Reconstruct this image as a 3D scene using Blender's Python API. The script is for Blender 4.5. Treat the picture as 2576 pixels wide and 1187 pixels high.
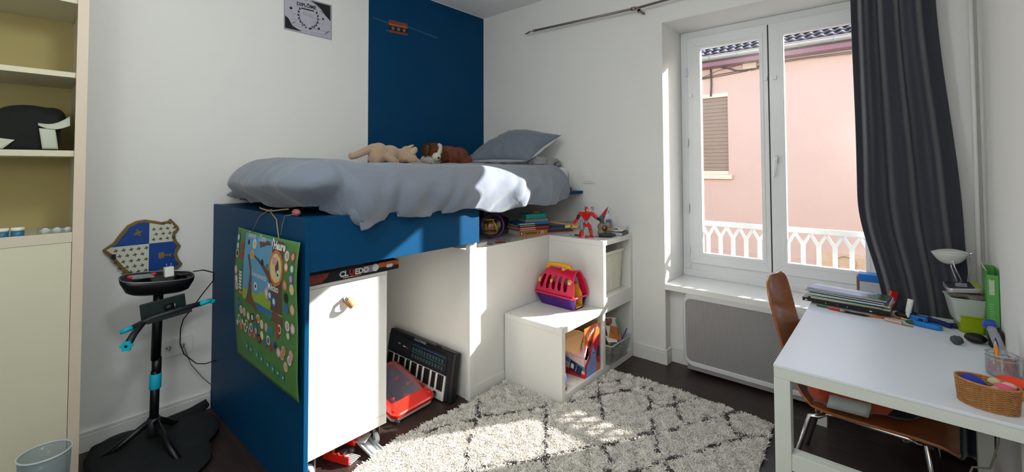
import bpy, bmesh, math, random
import numpy as np
from mathutils import Vector, Matrix, noise
from math import sin, cos, pi, radians, sqrt, atan2, hypot

random.seed(7)
SC = bpy.context.scene
for o in list(bpy.data.objects):
    bpy.data.objects.remove(o)

# ------------------------------------------------------------------ camera
cam = bpy.data.cameras.new('camera')
cam.sensor_fit = 'HORIZONTAL'; cam.sensor_width = 36.0
F_PX = 1113.24
cam.lens = 36.0 * F_PX / 2576.0
cam.shift_x = 0.0
cam.shift_y = -(1187 / 2 - 389.47) / 2576.0
cam.clip_start = 0.05; cam.clip_end = 200
co = bpy.data.objects.new('camera', cam)
SC.collection.objects.link(co)
_y, _p, _r = 0.7131, 0.0286, -0.0031
_f = Vector((-sin(_y) * cos(_p), cos(_y) * cos(_p), sin(_p)))
_rt = Vector((cos(_y), sin(_y), 0)); _up = _rt.cross(_f)
_R = cos(_r) * _rt + sin(_r) * _up; _U = -sin(_r) * _rt + cos(_r) * _up
co.matrix_world = Matrix(((_R.x, _U.x, -_f.x, 3.3887), (_R.y, _U.y, -_f.y, -3.4448), (_R.z, _U.z, -_f.z, 1.5456), (0, 0, 0, 1)))
SC.camera = co

# ------------------------------------------------------------------ light
SUN_DIR = Vector((-1.0, -1.57, -0.91)).normalized()
sd = bpy.data.lights.new('sun', 'SUN')
sd.energy = 19.5; sd.angle = radians(0.55); sd.color = (1.0, 0.94, 0.88)
so = bpy.data.objects.new('sun', sd); SC.collection.objects.link(so)
so.location = (8, 12, 9)
so.rotation_euler = SUN_DIR.to_track_quat('-Z', 'Y').to_euler()
world = bpy.data.worlds.new('sky'); SC.world = world
world.use_nodes = True
wn = world.node_tree; wn.nodes.clear()
wo = wn.nodes.new('ShaderNodeOutputWorld'); wb = wn.nodes.new('ShaderNodeBackground')
sky = wn.nodes.new('ShaderNodeTexSky'); sky.sky_type = 'NISHITA'; sky.sun_disc = False
sky.sun_elevation = math.asin(-SUN_DIR.z)
sky.sun_rotation = atan2(-SUN_DIR.x, -SUN_DIR.y)
sky.air_density = 1.0; sky.dust_density = 2.0; sky.ozone_density = 1.0
wb.inputs['Strength'].default_value = 0.82
wn.links.new(sky.outputs[0], wb.inputs['Color']); wn.links.new(wb.outputs[0], wo.inputs['Surface'])
# unseen fill light high in the room, added to brighten the interior
ld = bpy.data.lights.new('upper_fill_light', 'POINT'); ld.shadow_soft_size = 0.15; ld.energy = 33; ld.color = (0.96, 1.0, 0.985)
lo = bpy.data.objects.new('upper_fill_light', ld); SC.collection.objects.link(lo); lo.location = (2.07, -3.0, 2.62)
l2 = bpy.data.lights.new('rear_fill_light', 'POINT'); l2.shadow_soft_size = 0.2; l2.energy = 27; l2.color = (0.95, 1.0, 1.0)  # second added fill, unseen behind the camera, brightens the room's right side
o2 = bpy.data.objects.new('rear_fill_light', l2); SC.collection.objects.link(o2); o2.location = (3.2, -4.2, 1.95)
# daylight portal of the window (gives no light of its own)
pd = bpy.data.lights.new('window_portal', 'AREA'); pd.shape = 'RECTANGLE'; pd.size = 1.45; pd.size_y = 2.1
pd.cycles.is_portal = True
po = bpy.data.objects.new('window_portal', pd); SC.collection.objects.link(po); po.location = (2.72, 0.56, 1.68)
po.rotation_euler = (radians(-90), 0, 0)
vs = SC.view_settings
vs.view_transform = 'Standard'; vs.look = 'None'; vs.gamma = 1.0; vs.use_curve_mapping = False
vs.exposure = 0.1

# ------------------------------------------------------------------ helpers
def lin(h):
    h = h.lstrip('#'); c = [int(h[i:i + 2], 16) / 255 for i in (0, 2, 4)]
    return tuple(x / 12.92 if x <= 0.04045 else ((x + 0.055) / 1.055) ** 2.4 for x in c)
MATS = {}
def M(name, col, rough=0.5, metal=0.0, var=0.05, scale=6.0, bump=0.0, bscale=60.0, trans=0.0, ior=1.45, alpha=1.0, sheen=0.0, coat=0.0, spec=0.5):
    if name in MATS: return MATS[name]
    m = bpy.data.materials.new(name); m.use_nodes = True
    nt = m.node_tree; b = nt.nodes['Principled BSDF']
    c = lin(col) if isinstance(col, str) else col
    b.inputs['Roughness'].default_value = rough; b.inputs['Metallic'].default_value = metal
    b.inputs['IOR'].default_value = ior; b.inputs['Alpha'].default_value = alpha
    b.inputs['Transmission Weight'].default_value = trans
    b.inputs['Specular IOR Level'].default_value = spec
    if sheen: b.inputs['Sheen Weight'].default_value = sheen
    if coat: b.inputs['Coat Weight'].default_value = coat
    tc = nt.nodes.new('ShaderNodeTexCoord')
    n = nt.nodes.new('ShaderNodeTexNoise'); n.inputs['Scale'].default_value = scale; n.inputs['Detail'].default_value = 4
    nt.links.new(tc.outputs['Object'], n.inputs['Vector'])
    mx = nt.nodes.new('ShaderNodeMix'); mx.data_type = 'RGBA'
    mx.inputs[6].default_value = (*[max(0, x * (1 - var)) for x in c], 1)
    mx.inputs[7].default_value = (*[min(1, x * (1 + var)) for x in c], 1)
    nt.links.new(n.outputs['Fac'], mx.inputs[0]); nt.links.new(mx.outputs[2], b.inputs['Base Color'])
    if bump:
        n2 = nt.nodes.new('ShaderNodeTexNoise'); n2.inputs['Scale'].default_value = bscale; n2.inputs['Detail'].default_value = 5
        nt.links.new(tc.outputs['Object'], n2.inputs['Vector'])
        bp = nt.nodes.new('ShaderNodeBump'); bp.inputs['Strength'].default_value = bump; bp.inputs['Distance'].default_value = 0.01
        nt.links.new(n2.outputs['Fac'], bp.inputs['Height']); nt.links.new(bp.outputs['Normal'], b.inputs['Normal'])
    MATS[name] = m
    return m

def glass_mat(name, tint=(1, 1, 1), refl=0.08, rough=0.02):
    # thin pane: mostly transparent with a weak mirror layer
    m = bpy.data.materials.new(name); m.use_nodes = True; nt = m.node_tree; nt.nodes.clear()
    o = nt.nodes.new('ShaderNodeOutputMaterial'); t = nt.nodes.new('ShaderNodeBsdfTransparent'); g = nt.nodes.new('ShaderNodeBsdfGlossy')
    t.inputs[0].default_value = (*tint, 1); g.inputs['Roughness'].default_value = rough
    lw = nt.nodes.new('ShaderNodeLayerWeight'); lw.inputs[0].default_value = 0.25
    ma = nt.nodes.new('ShaderNodeMath'); ma.operation = 'MULTIPLY_ADD'; ma.inputs[1].default_value = 0.5; ma.inputs[2].default_value = refl
    mx = nt.nodes.new('ShaderNodeMixShader')
    nt.links.new(lw.outputs['Fresnel'], ma.inputs[0]); nt.links.new(ma.outputs[0], mx.inputs[0])
    nt.links.new(t.outputs[0], mx.inputs[1]); nt.links.new(g.outputs[0], mx.inputs[2]); nt.links.new(mx.outputs[0], o.inputs[0])
    MATS[name] = m
    return m
def plastic_clear(name, col, dens=0.35, rough=0.25):
    # thin translucent plastic: part see-through, part diffuse
    m = bpy.data.materials.new(name); m.use_nodes = True; nt = m.node_tree; b = nt.nodes['Principled BSDF']
    b.inputs['Base Color'].default_value = (*lin(col), 1); b.inputs['Roughness'].default_value = rough
    t = nt.nodes.new('ShaderNodeBsdfTransparent'); t.inputs[0].default_value = (*[0.5 + 0.5 * c for c in lin(col)], 1)
    tl = nt.nodes.new('ShaderNodeBsdfTranslucent'); tl.inputs[0].default_value = (*lin(col), 1)
    a = nt.nodes.new('ShaderNodeMixShader'); a.inputs[0].default_value = 0.35
    mx = nt.nodes.new('ShaderNodeMixShader'); mx.inputs[0].default_value = dens
    o = nt.nodes['Material Output']
    nt.links.new(b.outputs[0], a.inputs[1]); nt.links.new(tl.outputs[0], a.inputs[2])
    nt.links.new(t.outputs[0], mx.inputs[1]); nt.links.new(a.outputs[0], mx.inputs[2]); nt.links.new(mx.outputs[0], o.inputs[0])
    MATS[name] = m
    return m

WM = {}   # object -> world matrix of its root
def thing(name, label=None, cat=None, loc=(0, 0, 0), rz=0.0, group=None, kind=None, rot=None):
    o = bpy.data.objects.new(name, None); o.empty_display_size = 0.05
    SC.collection.objects.link(o); o.location = loc
    o.rotation_euler = rot if rot else (0, 0, rz)
    WM[o.name] = Matrix.Translation(loc) @ o.rotation_euler.to_matrix().to_4x4()
    tag(o, label, cat, group, kind)
    return o
def tag(o, label=None, cat=None, group=None, kind=None):
    if label: o['label'] = label
    if cat: o['category'] = cat
    if group: o['group'] = group
    if kind: o['kind'] = kind
    return o

class B:
    def __init__(s): s.bm = bmesh.new()
    def _mi(s, fs, mi):
        for f in fs: f.material_index = mi
    def verts(s, vs, faces, mi=0):
        v = [s.bm.verts.new(p) for p in vs]
        for f in faces:
            try: g = s.bm.faces.new([v[i] for i in f]); g.material_index = mi
            except ValueError: pass
        return s
    def box(s, x0, x1, y0, y1, z0, z1, mi=0):
        p = [(x, y, z) for z in (z0, z1) for y in (y0, y1) for x in (x0, x1)]
        return s.verts(p, [(0, 2, 3, 1), (4, 5, 7, 6), (0, 1, 5, 4), (2, 6, 7, 3), (0, 4, 6, 2), (1, 3, 7, 5)], mi)
    def obox(s, c, size, rot=(0, 0, 0), mi=0):
        from mathutils import Euler
        R = Euler(rot).to_matrix() if not isinstance(rot, Matrix) else rot
        c = Vector(c); h = Vector(size) / 2
        p = [c + R @ Vector((x * h.x, y * h.y, z * h.z)) for z in (-1, 1) for y in (-1, 1) for x in (-1, 1)]
        return s.verts(p, [(0, 2, 3, 1), (4, 5, 7, 6), (0, 1, 5, 4), (2, 6, 7, 3), (0, 4, 6, 2), (1, 3, 7, 5)], mi)
    def tube(s, pts, r, n=8, mi=0, closed=False, r1=None):
        pts = [Vector(p) for p in pts]; N = len(pts); rings = []
        prev = None
        for i, p in enumerate(pts):
            a = pts[(i - 1) % N] if (i or closed) else p; b = pts[(i + 1) % N] if (i < N - 1 or closed) else p
            d = (b - a).normalized()
            if prev is None:
                u = d.orthogonal().normalized()
            else:
                u = prev - d * prev.dot(d)
                u = u.normalized() if u.length > 1e-6 else d.orthogonal().normalized()
            prev = u; w = d.cross(u)
            rr = r[i] if isinstance(r, (list, tuple)) else (r if r1 is None else r + (r1 - r) * i / (N - 1))
            rings.append([s.bm.verts.new(p + rr * (cos(2 * pi * k / n) * u + sin(2 * pi * k / n) * w)) for k in range(n)])
        for i in range(N if closed else N - 1):
            A, C = rings[i], rings[(i + 1) % N]
            for k in range(n):
                f = s.bm.faces.new((A[k], A[(k + 1) % n], C[(k + 1) % n], C[k])); f.material_index = mi; f.smooth = True
        if not closed:
            for R_, fl in ((rings[0], True), (rings[-1], False)):
                f = s.bm.faces.new(R_[::-1] if fl else R_); f.material_index = mi
        return s
    def cyl(s, p0, p1, r0, r1=None, n=20, mi=0):
        return s.tube([p0, p1], [r0, r0 if r1 is None else r1], n, mi)
    def lathe(s, prof, c=(0, 0, 0), n=24, mi=0, mat=None, sx=1.0, sy=1.0):
        # profile [(r, z)...] about z through c
        c = Vector(c); rings = []
        for r, z in prof:
            if r < 1e-6:
                rings.append([s.bm.verts.new((mat @ Vector((0, 0, z)) if mat else Vector((0, 0, z))) + c)])
            else:
                q = []
                for k in range(n):
                    v = Vector((r * cos(2 * pi * k / n) * sx, r * sin(2 * pi * k / n) * sy, z))
                    q.append(s.bm.verts.new((mat @ v if mat else v) + c))
                rings.append(q)
        for A, C in zip(rings, rings[1:]):
            for k in range(n):
                k2 = (k + 1) % n
                if len(A) == 1 and len(C) == 1: continue
                if len(A) == 1: vs = (A[0], C[k2], C[k])
                elif len(C) == 1: vs = (A[k], A[k2], C[0])
                else: vs = (A[k], A[k2], C[k2], C[k])
                f = s.bm.faces.new(vs); f.material_index = mi; f.smooth = True
        return s
    def sph(s, c, r, mi=0, n=16, m=10, rot=None):
        if not isinstance(r, (tuple, list)): r = (r, r, r)
        R = rot if rot is not None else Matrix.Identity(3)
        c = Vector(c); rings = []
        for i in range(m + 1):
            t = pi * i / m
            if i in (0, m): rings.append([s.bm.verts.new(c + R @ Vector((0, 0, r[2] * cos(t))))])
            else: rings.append([s.bm.verts.new(c + R @ Vector((r[0] * sin(t) * cos(2 * pi * k / n), r[1] * sin(t) * sin(2 * pi * k / n), r[2] * cos(t)))) for k in range(n)])
        for A, C in zip(rings, rings[1:]):
            for k in range(n):
                k2 = (k + 1) % n
                vs = (A[0], C[k], C[k2]) if len(A) == 1 else ((A[k], C[0], A[k2]) if len(C) == 1 else (A[k], C[k], C[k2], A[k2]))
                f = s.bm.faces.new(vs); f.material_index = mi; f.smooth = True
        return s
    def prism(s, poly, fr, h0, h1, mi=0, mis=None):
        # 2D polygon on frame fr=(O,U,V), extruded along N from h0 to h1
        O, U, W = fr; N = U.cross(W).normalized()
        a = [s.bm.verts.new(O + U * u + W * v + N * h0) for u, v in poly]
        b = [s.bm.verts.new(O + U * u + W * v + N * h1) for u, v in poly]
        ar = sum(poly[i][0] * poly[(i + 1) % len(poly)][1] - poly[(i + 1) % len(poly)][0] * poly[i][1] for i in range(len(poly)))
        if ar < 0: a.reverse(); b.reverse()
        n = len(a)
        f = s.bm.faces.new(b); f.material_index = mi
        f = s.bm.faces.new(a[::-1]); f.material_index = mi if mis is None else mis
        for i in range(n):
            f = s.bm.faces.new((a[i], a[(i + 1) % n], b[(i + 1) % n], b[i])); f.material_index = mi if mis is None else mis
        return s
    def grid(s, fn, nu, nv, mi=0, skip=None, wrapu=False):
        g = [[s.bm.verts.new(fn(i / nu, j / nv)) for j in range(nv + 1)] for i in range(nu if wrapu else nu + 1)]
        for i in range(nu):
            for j in range(nv):
                if skip and skip((i + .5) / nu, (j + .5) / nv): continue
                A, C = g[i], g[(i + 1) % len(g)]
                f = s.bm.faces.new((A[j], C[j], C[j + 1], A[j + 1])); f.material_index = mi(i, j) if callable(mi) else mi; f.smooth = True
        return s
    def join(s, me_verts, me_faces, mi=0):
        return s.verts(me_verts, me_faces, mi)
    def out(s, name, mats, parent=None, smooth=None, bevel=0.0, seg=2, world=True, subsurf=0, solid=0.0, remesh=0.0, kind=None, ang=35, solid_off=-1, rim=None):
        me = bpy.data.meshes.new(name)
        root = parent
        if parent is not None and world:
            s.bm.transform(WM[parent.name].inverted())
        bmesh.ops.recalc_face_normals(s.bm, faces=s.bm.faces) if not solid and not subsurf else None
        s.bm.to_mesh(me); s.bm.free()
        if not isinstance(mats, (list, tuple)): mats = [mats]
        for m in mats: me.materials.append(m)
        if smooth is not None:
            for p in me.polygons: p.use_smooth = smooth
        o = bpy.data.objects.new(name, me); SC.collection.objects.link(o)
        if parent is not None:
            o.parent = parent; WM[o.name] = WM[parent.name]
        else: WM[o.name] = Matrix.Identity(4)
        if remesh:
            md = o.modifiers.new('r', 'REMESH'); md.mode = 'VOXEL'; md.voxel_size = remesh; md.use_smooth_shade = True
            md = o.modifiers.new('s', 'SMOOTH'); md.iterations = 6; md.factor = 0.6
        if solid:
            md = o.modifiers.new('t', 'SOLIDIFY'); md.thickness = solid; md.offset = solid_off
            if rim is not None: md.material_offset = rim[0]; md.material_offset_rim = rim[1]
        if bevel:
            md = o.modifiers.new('b', 'BEVEL'); md.width = bevel; md.segments = seg; md.limit_method = 'ANGLE'; md.angle_limit = radians(ang)
        if subsurf:
            md = o.modifiers.new('u', 'SUBSURF'); md.levels = subsurf; md.render_levels = subsurf
        if kind: o['kind'] = kind
        return o

def V(*a): return Vector(a)
def fr(O, U, W): return (Vector(O), Vector(U).normalized(), Vector(W).normalized())
def circ(cx, cy, r, n=14, ry=None): return [(cx + r * cos(2 * pi * k / n), cy + (ry or r) * sin(2 * pi * k / n)) for k in range(n)]
def rrect(x0, y0, x1, y1, r, n=4):
    out = []
    for cx, cy, a in ((x1 - r, y1 - r, 0), (x0 + r, y1 - r, 90), (x0 + r, y0 + r, 180), (x1 - r, y0 + r, 270)):
        for k in range(n + 1): t = radians(a + 90 * k / n); out.append((cx + r * cos(t), cy + r * sin(t)))
    return out
def text(b, body, size, f, u, v, h=0.0004, mi=0, bold=0.0, sx=1.0, rot=0.0, align='LEFT', shear=0.0):
    # lettering laid on frame f with its lower left corner at (u, v)
    cu = bpy.data.curves.new('t', 'FONT'); cu.body = body; cu.size = size; cu.offset = bold; cu.align_x = align; cu.shear = shear
    cu.resolution_u = 2
    o = bpy.data.objects.new('t', cu); me = o.to_mesh()
    O, U, W = f; N = U.cross(W).normalized()
    vs = []
    for q in me.vertices:
        x, y = q.co.x * sx, q.co.y
        x, y = x * cos(rot) - y * sin(rot), x * sin(rot) + y * cos(rot)
        vs.append(O + U * (u + x) + W * (v + y) + N * h)
    fs = [tuple(p.vertices) for p in me.polygons]
    b.verts(vs, fs, mi)
    o.to_mesh_clear(); bpy.data.objects.remove(o); bpy.data.curves.remove(cu)
def dup(o, loc=None, rot=None, parent=None, **kw):
    c = o.copy(); SC.collection.objects.link(c)
    if loc is not None: c.location = loc
    if rot is not None: c.rotation_euler = rot
    c.parent = parent
    for k in ('label', 'category', 'group', 'kind'):
        if k in kw: c[k] = kw[k]
    for ch in o.children:
        dup(ch, parent=c)
    return c

# ------------------------------------------------------------------ materials
WALL = M('wall_paint', '#e6e5e2', 0.75, bump=0.06, bscale=180, var=0.015, scale=3)
CEIL = M('ceiling_paint', '#f4f5f4', 0.8, bump=0.05, bscale=150, var=0.015)
BLUE = M('blue_paint', (0.0002, 0.046, 0.125), 0.5, spec=0.15, var=0.05, bump=0.03, bscale=120)
WHITE = M('white_laminate', '#e2e1dc', 0.32, var=0.01)
GLOSSW = M('white_lacquer', '#e6e6e4', 0.22, var=0.01)
TRIMW = M('white_trim', '#dddcd8', 0.45, var=0.02)
PVC = M('white_pvc', '#e2e4e6', 0.3, var=0.01)
BLACK = M('black_plastic', '#0c0d0f', 0.4, var=0.1)
DARKG = M('dark_grey_plastic', '#22262a', 0.45)
CHROME = M('chrome', '#d8dade', 0.12, 1.0, var=0.02)
STEEL = M('brushed_steel', '#a9aaa8', 0.35, 1.0)
RED = M('red_plastic', '#c8141a', 0.25, coat=0.3)
PAPER = M('paper_white', '#e4e3e0', 0.7)
CREAM = M('cream', '#d6c9a4', 0.6)
GLASS = glass_mat('window_glass', (0.97, 0.985, 0.98), 0.04, 0.0)
TURQ = M('turquoise_plastic', '#0fb3d0', 0.4)
# ------------------------------------------------------------------ room shell
RH = 3.18; RX = 3.738; RY = -4.6; XR = 2.0; XR2 = 3.43; ZT = 2.70; ZS = 0.627; DN = 0.40; WT = 0.60
fl = B(); fl.box(-0.1, RX + 0.1, RY - 0.1, 0.1, -0.12, -0.012)
floor = fl.out('floor', M('floor_base', '#1a1210', 0.6)); tag(floor, kind='structure')
def wood(name, c0, c1, rough, sc=(1.0, 14.0, 14.0), coat=0.0, axis='X'):
    m = bpy.data.materials.new(name); m.use_nodes = True; nt = m.node_tree; b = nt.nodes['Principled BSDF']
    tc = nt.nodes.new('ShaderNodeTexCoord'); mp = nt.nodes.new('ShaderNodeMapping'); mp.inputs['Scale'].default_value = sc
    n = nt.nodes.new('ShaderNodeTexNoise'); n.inputs['Scale'].default_value = 4; n.inputs['Detail'].default_value = 8; n.inputs['Distortion'].default_value = 0.6
    cr = nt.nodes.new('ShaderNodeValToRGB'); cr.color_ramp.elements[0].color = (*lin(c0), 1); cr.color_ramp.elements[1].color = (*lin(c1), 1)
    cr.color_ramp.elements[0].position = 0.3; cr.color_ramp.elements[1].position = 0.7
    bp = nt.nodes.new('ShaderNodeBump'); bp.inputs['Strength'].default_value = 0.08; bp.inputs['Distance'].default_value = 0.003
    L = nt.links.new
    L(tc.outputs['Object'], mp.inputs[0]); L(mp.outputs[0], n.inputs['Vector']); L(n.outputs['Fac'], cr.inputs[0]); L(cr.outputs[0], b.inputs['Base Color'])
    L(n.outputs['Fac'], bp.inputs['Height']); L(bp.outputs['Normal'], b.inputs['Normal'])
    b.inputs['Roughness'].default_value = rough; b.inputs['Coat Weight'].default_value = coat
    MATS[name] = m
    return m
FW = [wood('floor_wood_%d' % i, a, b_, 0.42) for i, (a, b_) in enumerate((('#231916', '#3a2a25'), ('#1f1614', '#33251f'), ('#271c18', '#3e2d28')))]
pme = []
for m in FW:
    b = B(); b.box(-0.92, 0.92, -0.0935, 0.0935, -0.012, 0.0)
    o = b.out('plank', m, floor, bevel=0.001, seg=1); pme.append(o.data); bpy.data.objects.remove(o)
k = 0; y = 0.0
yy = -0.02
while yy > RY - 0.1:
    yc = yy - 0.0935
    off = (k * 0.67) % 1.85 - 0.5
    x = -0.1 + off
    while x < RX + 0.9:
        o = bpy.data.objects.new('plank', pme[(k * 7 + int(x * 3)) % 3]); SC.collection.objects.link(o)
        cx = x; o.parent = floor
        l, r = max(x - 0.92, 0.0), min(x + 0.92, RX)
        if r - l > 0.05:
            o.location = ((l + r) / 2, yc, 0); o.scale = ((r - l) / 1.84, 1, 1)
            md = o.modifiers.new('b', 'BEVEL'); md.width = 0.001; md.segments = 1
        else: bpy.data.objects.remove(o)
        x += 1.8402
    yy -= 0.1875; k += 1
# strip of floor inside the window niche
b = B(); b.box(XR, XR2, -0.021, 0.10, -0.012, 0.0); b.out('plank', FW[0], floor)

b = B(); b.box(-0.1, RX + 0.1, RY - 0.1, 0.1, RH, RH + 0.12); tag(b.out('ceiling', CEIL), kind='structure')
b = B(); b.box(-0.12, 0, RY - 0.1, 0.0, -0.12, RH); wl = b.out('wall_left', WALL); tag(wl, kind='structure')
b = B(); b.box(0.0, 0.004, -1.405, -0.003, 0.0, RH); b.out('painted_panel', BLUE, wl)
b = B(); b.box(0.0, 0.006, -1.408, -1.405, 0.0, RH); b.box(0.0, 0.008, -0.003, -0.0002, 0.0, RH); b.box(0.0, 0.006, -1.405, 0, RH - 0.004, RH - 0.0002)
b.out('panel_edge', TRIMW, wl)
b = B()
b.box(-0.12, XR, 0, WT, -0.12, RH); b.box(XR, XR2, 0, WT, ZT, RH); b.box(XR2, RX + 0.12, 0, WT, -0.12, RH)
b.box(XR, XR2, 0.10, WT, -0.12, ZS - 0.045)
wb_ = b.out('wall_back', WALL); tag(wb_, kind='structure')
b = B(); b.box(RX, RX + 0.12, RY - 0.1, 0.0, -0.12, RH); tag(b.out('wall_right', WALL), kind='structure')
b = B(); b.box(0, RX, RY - 0.12, RY, -0.12, RH); tag(b.out('wall_front', WALL), kind='structure')

def baseboard(b, p0, p1, n, h=0.115, t=0.015, stop=True):
    # skirting board with a fine groove under the top bead; n = outward normal
    p0 = Vector((*p0, 0)); p1 = Vector((*p1, 0)); n = Vector((*n, 0))
    prof = [(0, 0.001), (t, 0.001), (t, h - 0.026), (t - 0.003, h - 0.024), (t - 0.003, h - 0.021), (t - 0.001, h - 0.019), (t - 0.001, h - 0.006), (t - 0.006, h), (0, h)]
    A = [b.bm.verts.new(p0 + n * a + Vector((0, 0, z))) for a, z in prof]; C = [b.bm.verts.new(p1 + n * a + Vector((0, 0, z))) for a, z in prof]
    for i in range(len(prof)):
        j = (i + 1) % len(prof); b.bm.faces.new((A[i], C[i], C[j], A[j]))
    b.bm.faces.new(A[::-1]); b.bm.faces.new(C)
b = B(); baseboard(b, (0.0005, -3.165), (0.0005, -2.53), (1, 0)); tag(b.out('baseboard_left', TRIMW), kind='structure')
b = B(); baseboard(b, (1.73, -0.0005), (XR + 0.015, -0.0005), (0, -1)); baseboard(b, (XR + 0.0005, -0.014), (XR + 0.0005, 0.099), (1, 0)); baseboard(b, (XR, 0.0995), (XR2, 0.0995), (0, -1), h=0.115)
baseboard(b, (XR2 - 0.015, -0.0005), (RX, -0.0005), (0, -1)); baseboard(b, (XR2 - .0005, 0.0995), (XR2 - .0005, -0.014), (-1, 0))
tag(b.out('baseboard_back', TRIMW), kind='structure')
b = B(); baseboard(b, (RX - 0.0005, -0.015), (RX - 0.0005, RY), (-1, 0)); tag(b.out('baseboard_right', TRIMW), kind='structure')
# thin heating pipe in the corner
b = B(); b.cyl((3.716, -0.03, 0.002), (3.716, -0.03, RH), 0.011, n=12); tag(b.out('trim_1', TRIMW, smooth=True), kind='structure')

# window sill
b = B(); b.box(XR + 0.0005, XR2 - 0.0005, -0.012, DN + 0.02, ZS - 0.044, ZS)
tag(b.out('trim_2', GLOSSW, bevel=0.004), kind='structure')
# window
GZ0, GZ1 = 0.83, 2.54
win = thing('window_1', kind='structure', loc=(2.715, DN, 0.68))
b = B()
F0, F1, Z0, Z1 = 2.002, 3.428, 0.64, 2.699
for x0, x1, z0, z1 in ((F0, F0 + .062, Z0, Z1), (F1 - .062, F1, Z0, Z1), (F0 + .062, F1 - .062, Z0, Z0 + .108), (F0 + .062, F1 - .062, Z1 - .062, Z1)):
    b.box(x0, x1, DN, DN + 0.06, z0, z1)
b.box(F0, F1, DN - 0.012, DN + 0.02, Z0 - 0.013, Z0 + 0.045)
b.out('window_frame', PVC, win, bevel=0.003)
def sash(x0, x1, g0, g1):
    z0, z1 = 0.742, 2.64
    y0, y1 = DN - 0.016, DN + 0.040
    fr_ = B()
    P = [((x0, z0), (x1, z0), (g1, GZ0), (g0, GZ0)), ((x1, z0), (x1, z1), (g1, GZ1), (g1, GZ0)), ((x1, z1), (x0, z1), (g0, GZ1), (g1, GZ1)), ((x0, z1), (x0, z0), (g0, GZ0), (g0, GZ1))]
    for q in P:   # mitred members
        poly = [(a - x0, c) for a, c in q]
        f = fr((x0, y1, 0), (1, 0, 0), (0, 0, 1))
        sh = 0.0
        O, U, W = f
        fr_.prism(poly, f, 0.0, y1 - y0)
    s_ = fr_.out('sash', PVC, win, bevel=0.002)
    bd = B(); w = 0.022; h = 0.014
    for bx in ((g0 - w, g0 + .004, GZ0 - w, GZ1 + w), (g1 - .004, g1 + w, GZ0 - w, GZ1 + w), (g0, g1, GZ0 - w, GZ0 + .004), (g0, g1, GZ1 - .004, GZ1 + w)):
        bd.box(bx[0], bx[1], y0 - 0.004, y0 + h, bx[2], bx[3])
    bd.out('glazing_bead', PVC, s_, bevel=0.003)
    g = B(); g.box(g0 - .01, g1 + .01, DN + 0.012, DN + 0.018, GZ0 - .01, GZ1 + .01); g.out('pane', GLASS, s_)
    return s_
s1 = sash(2.064, 2.667, 2.165, 2.615)
s2 = sash(2.676, 3.366, 2.77, 3.23)
b = B(); b.box(2.664, 2.678, DN + 0.0, DN + 0.04, 0.745, 2.637); b.out('meeting_seal', DARKG, win)
b = B()
for z in (2.35, 1.75, 1.2, 0.84):
    b.cyl((2.060, DN - 0.03, z - 0.035), (2.060, DN - 0.03, z + 0.035), 0.008, n=10)
    b.box(2.056, 2.064, DN - 0.03, DN - 0.0, z - 0.03, z + 0.03)
b.out('hinge', PVC, win)
b = B()
for x, z in ((2.652, 2.22), (2.715, 2.22), (2.09, 2.15)):
    b.box(x - 0.012, x + 0.012, DN - 0.03, DN - 0.021, z - 0.015, z + 0.015)
b.out('catch', PVC, win, bevel=0.002)
b = B(); b.prism(rrect(-0.014, -0.03, 0.014, 0.03, 0.012), fr((2.715, DN - 0.022, 1.60), (1, 0, 0), (0, 0, 1)), 0, 0.009)
b.tube([(2.715, DN - 0.03, 1.61), (2.715, DN - 0.055, 1.612), (2.713, DN - 0.062, 1.59), (2.709, DN - 0.062, 1.54), (2.706, DN - 0.06, 1.47)], [0.009, 0.010, 0.0115, 0.010, 0.008], 10)
b.out('window_handle', GLOSSW, win, smooth=True)

# ------------------------------------------------------------------ outside
gr = B(); gr.box(-14, 18, WT, 22, -3.2, -3.0); tag(gr.out('ground', M('street_asphalt', '#6f6c69', 0.9, bump=0.3)), kind='structure')
# the house's own outer wall continues round the room
b = B()
b.box(-6, -0.12, 0, WT, -3.0, 4.4); b.box(RX + 0.12, 9, 0, WT, -3.0, 4.4); b.box(-0.12, RX + 0.12, 0, WT, RH + 0.12, 4.4); b.box(-0.12, RX + .12, 0, WT, -3.0, -0.12)
tag(b.out('trim_3', M('outer_render', '#d9cfc0', 0.9, bump=0.2)), kind='structure')

# balcony rail outside the window
YB = 0.53
rail = thing('balcony_railing', 'white metal balcony railing with pointed arches outside the window', 'railing', (2.7, YB, 0.55))
RW = M('railing_white', '#d5d6d6', 0.45)
b = B(); b.box(XR + .001, XR2 - .001, YB - 0.018, YB + 0.018, 1.046, 1.084); b.out('top_rail', RW, rail, bevel=0.003)
b = B(); b.box(XR + .001, XR2 - .001, YB - 0.012, YB + 0.012, 0.66, 0.68); b.out('bottom_rail', RW, rail, bevel=0.003)
sp = 0.0975; x = 2.0715; first = None
while x < XR2 - .02:
    if first is None:
        b = B(); b.box(-0.014, 0.014, -0.008, 0.008, 0.68, 0.966)
        for s_ in (-1, 1):
            P_ = [(-.013, .955), (.014, .958), (.0485, 1.022), (.0485, 1.0458), (.040, 1.0458)]
            b.verts([(s_ * x_, -0.008, z_) for x_, z_ in P_] + [(s_ * x_, 0.008, z_) for x_, z_ in P_],
                    [(0, 1, 2, 3, 4), (9, 8, 7, 6, 5), (0, 5, 6, 1), (1, 6, 7, 2), (2, 7, 8, 3), (3, 8, 9, 4), (4, 9, 5, 0)])
        first = b.out('baluster', RW, rail, world=False)
        first.location = (x - 2.7, 0, -0.55)
    else:
        dup(first, loc=(x - 2.7, 0, -0.55), parent=rail)
    x += sp

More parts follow.
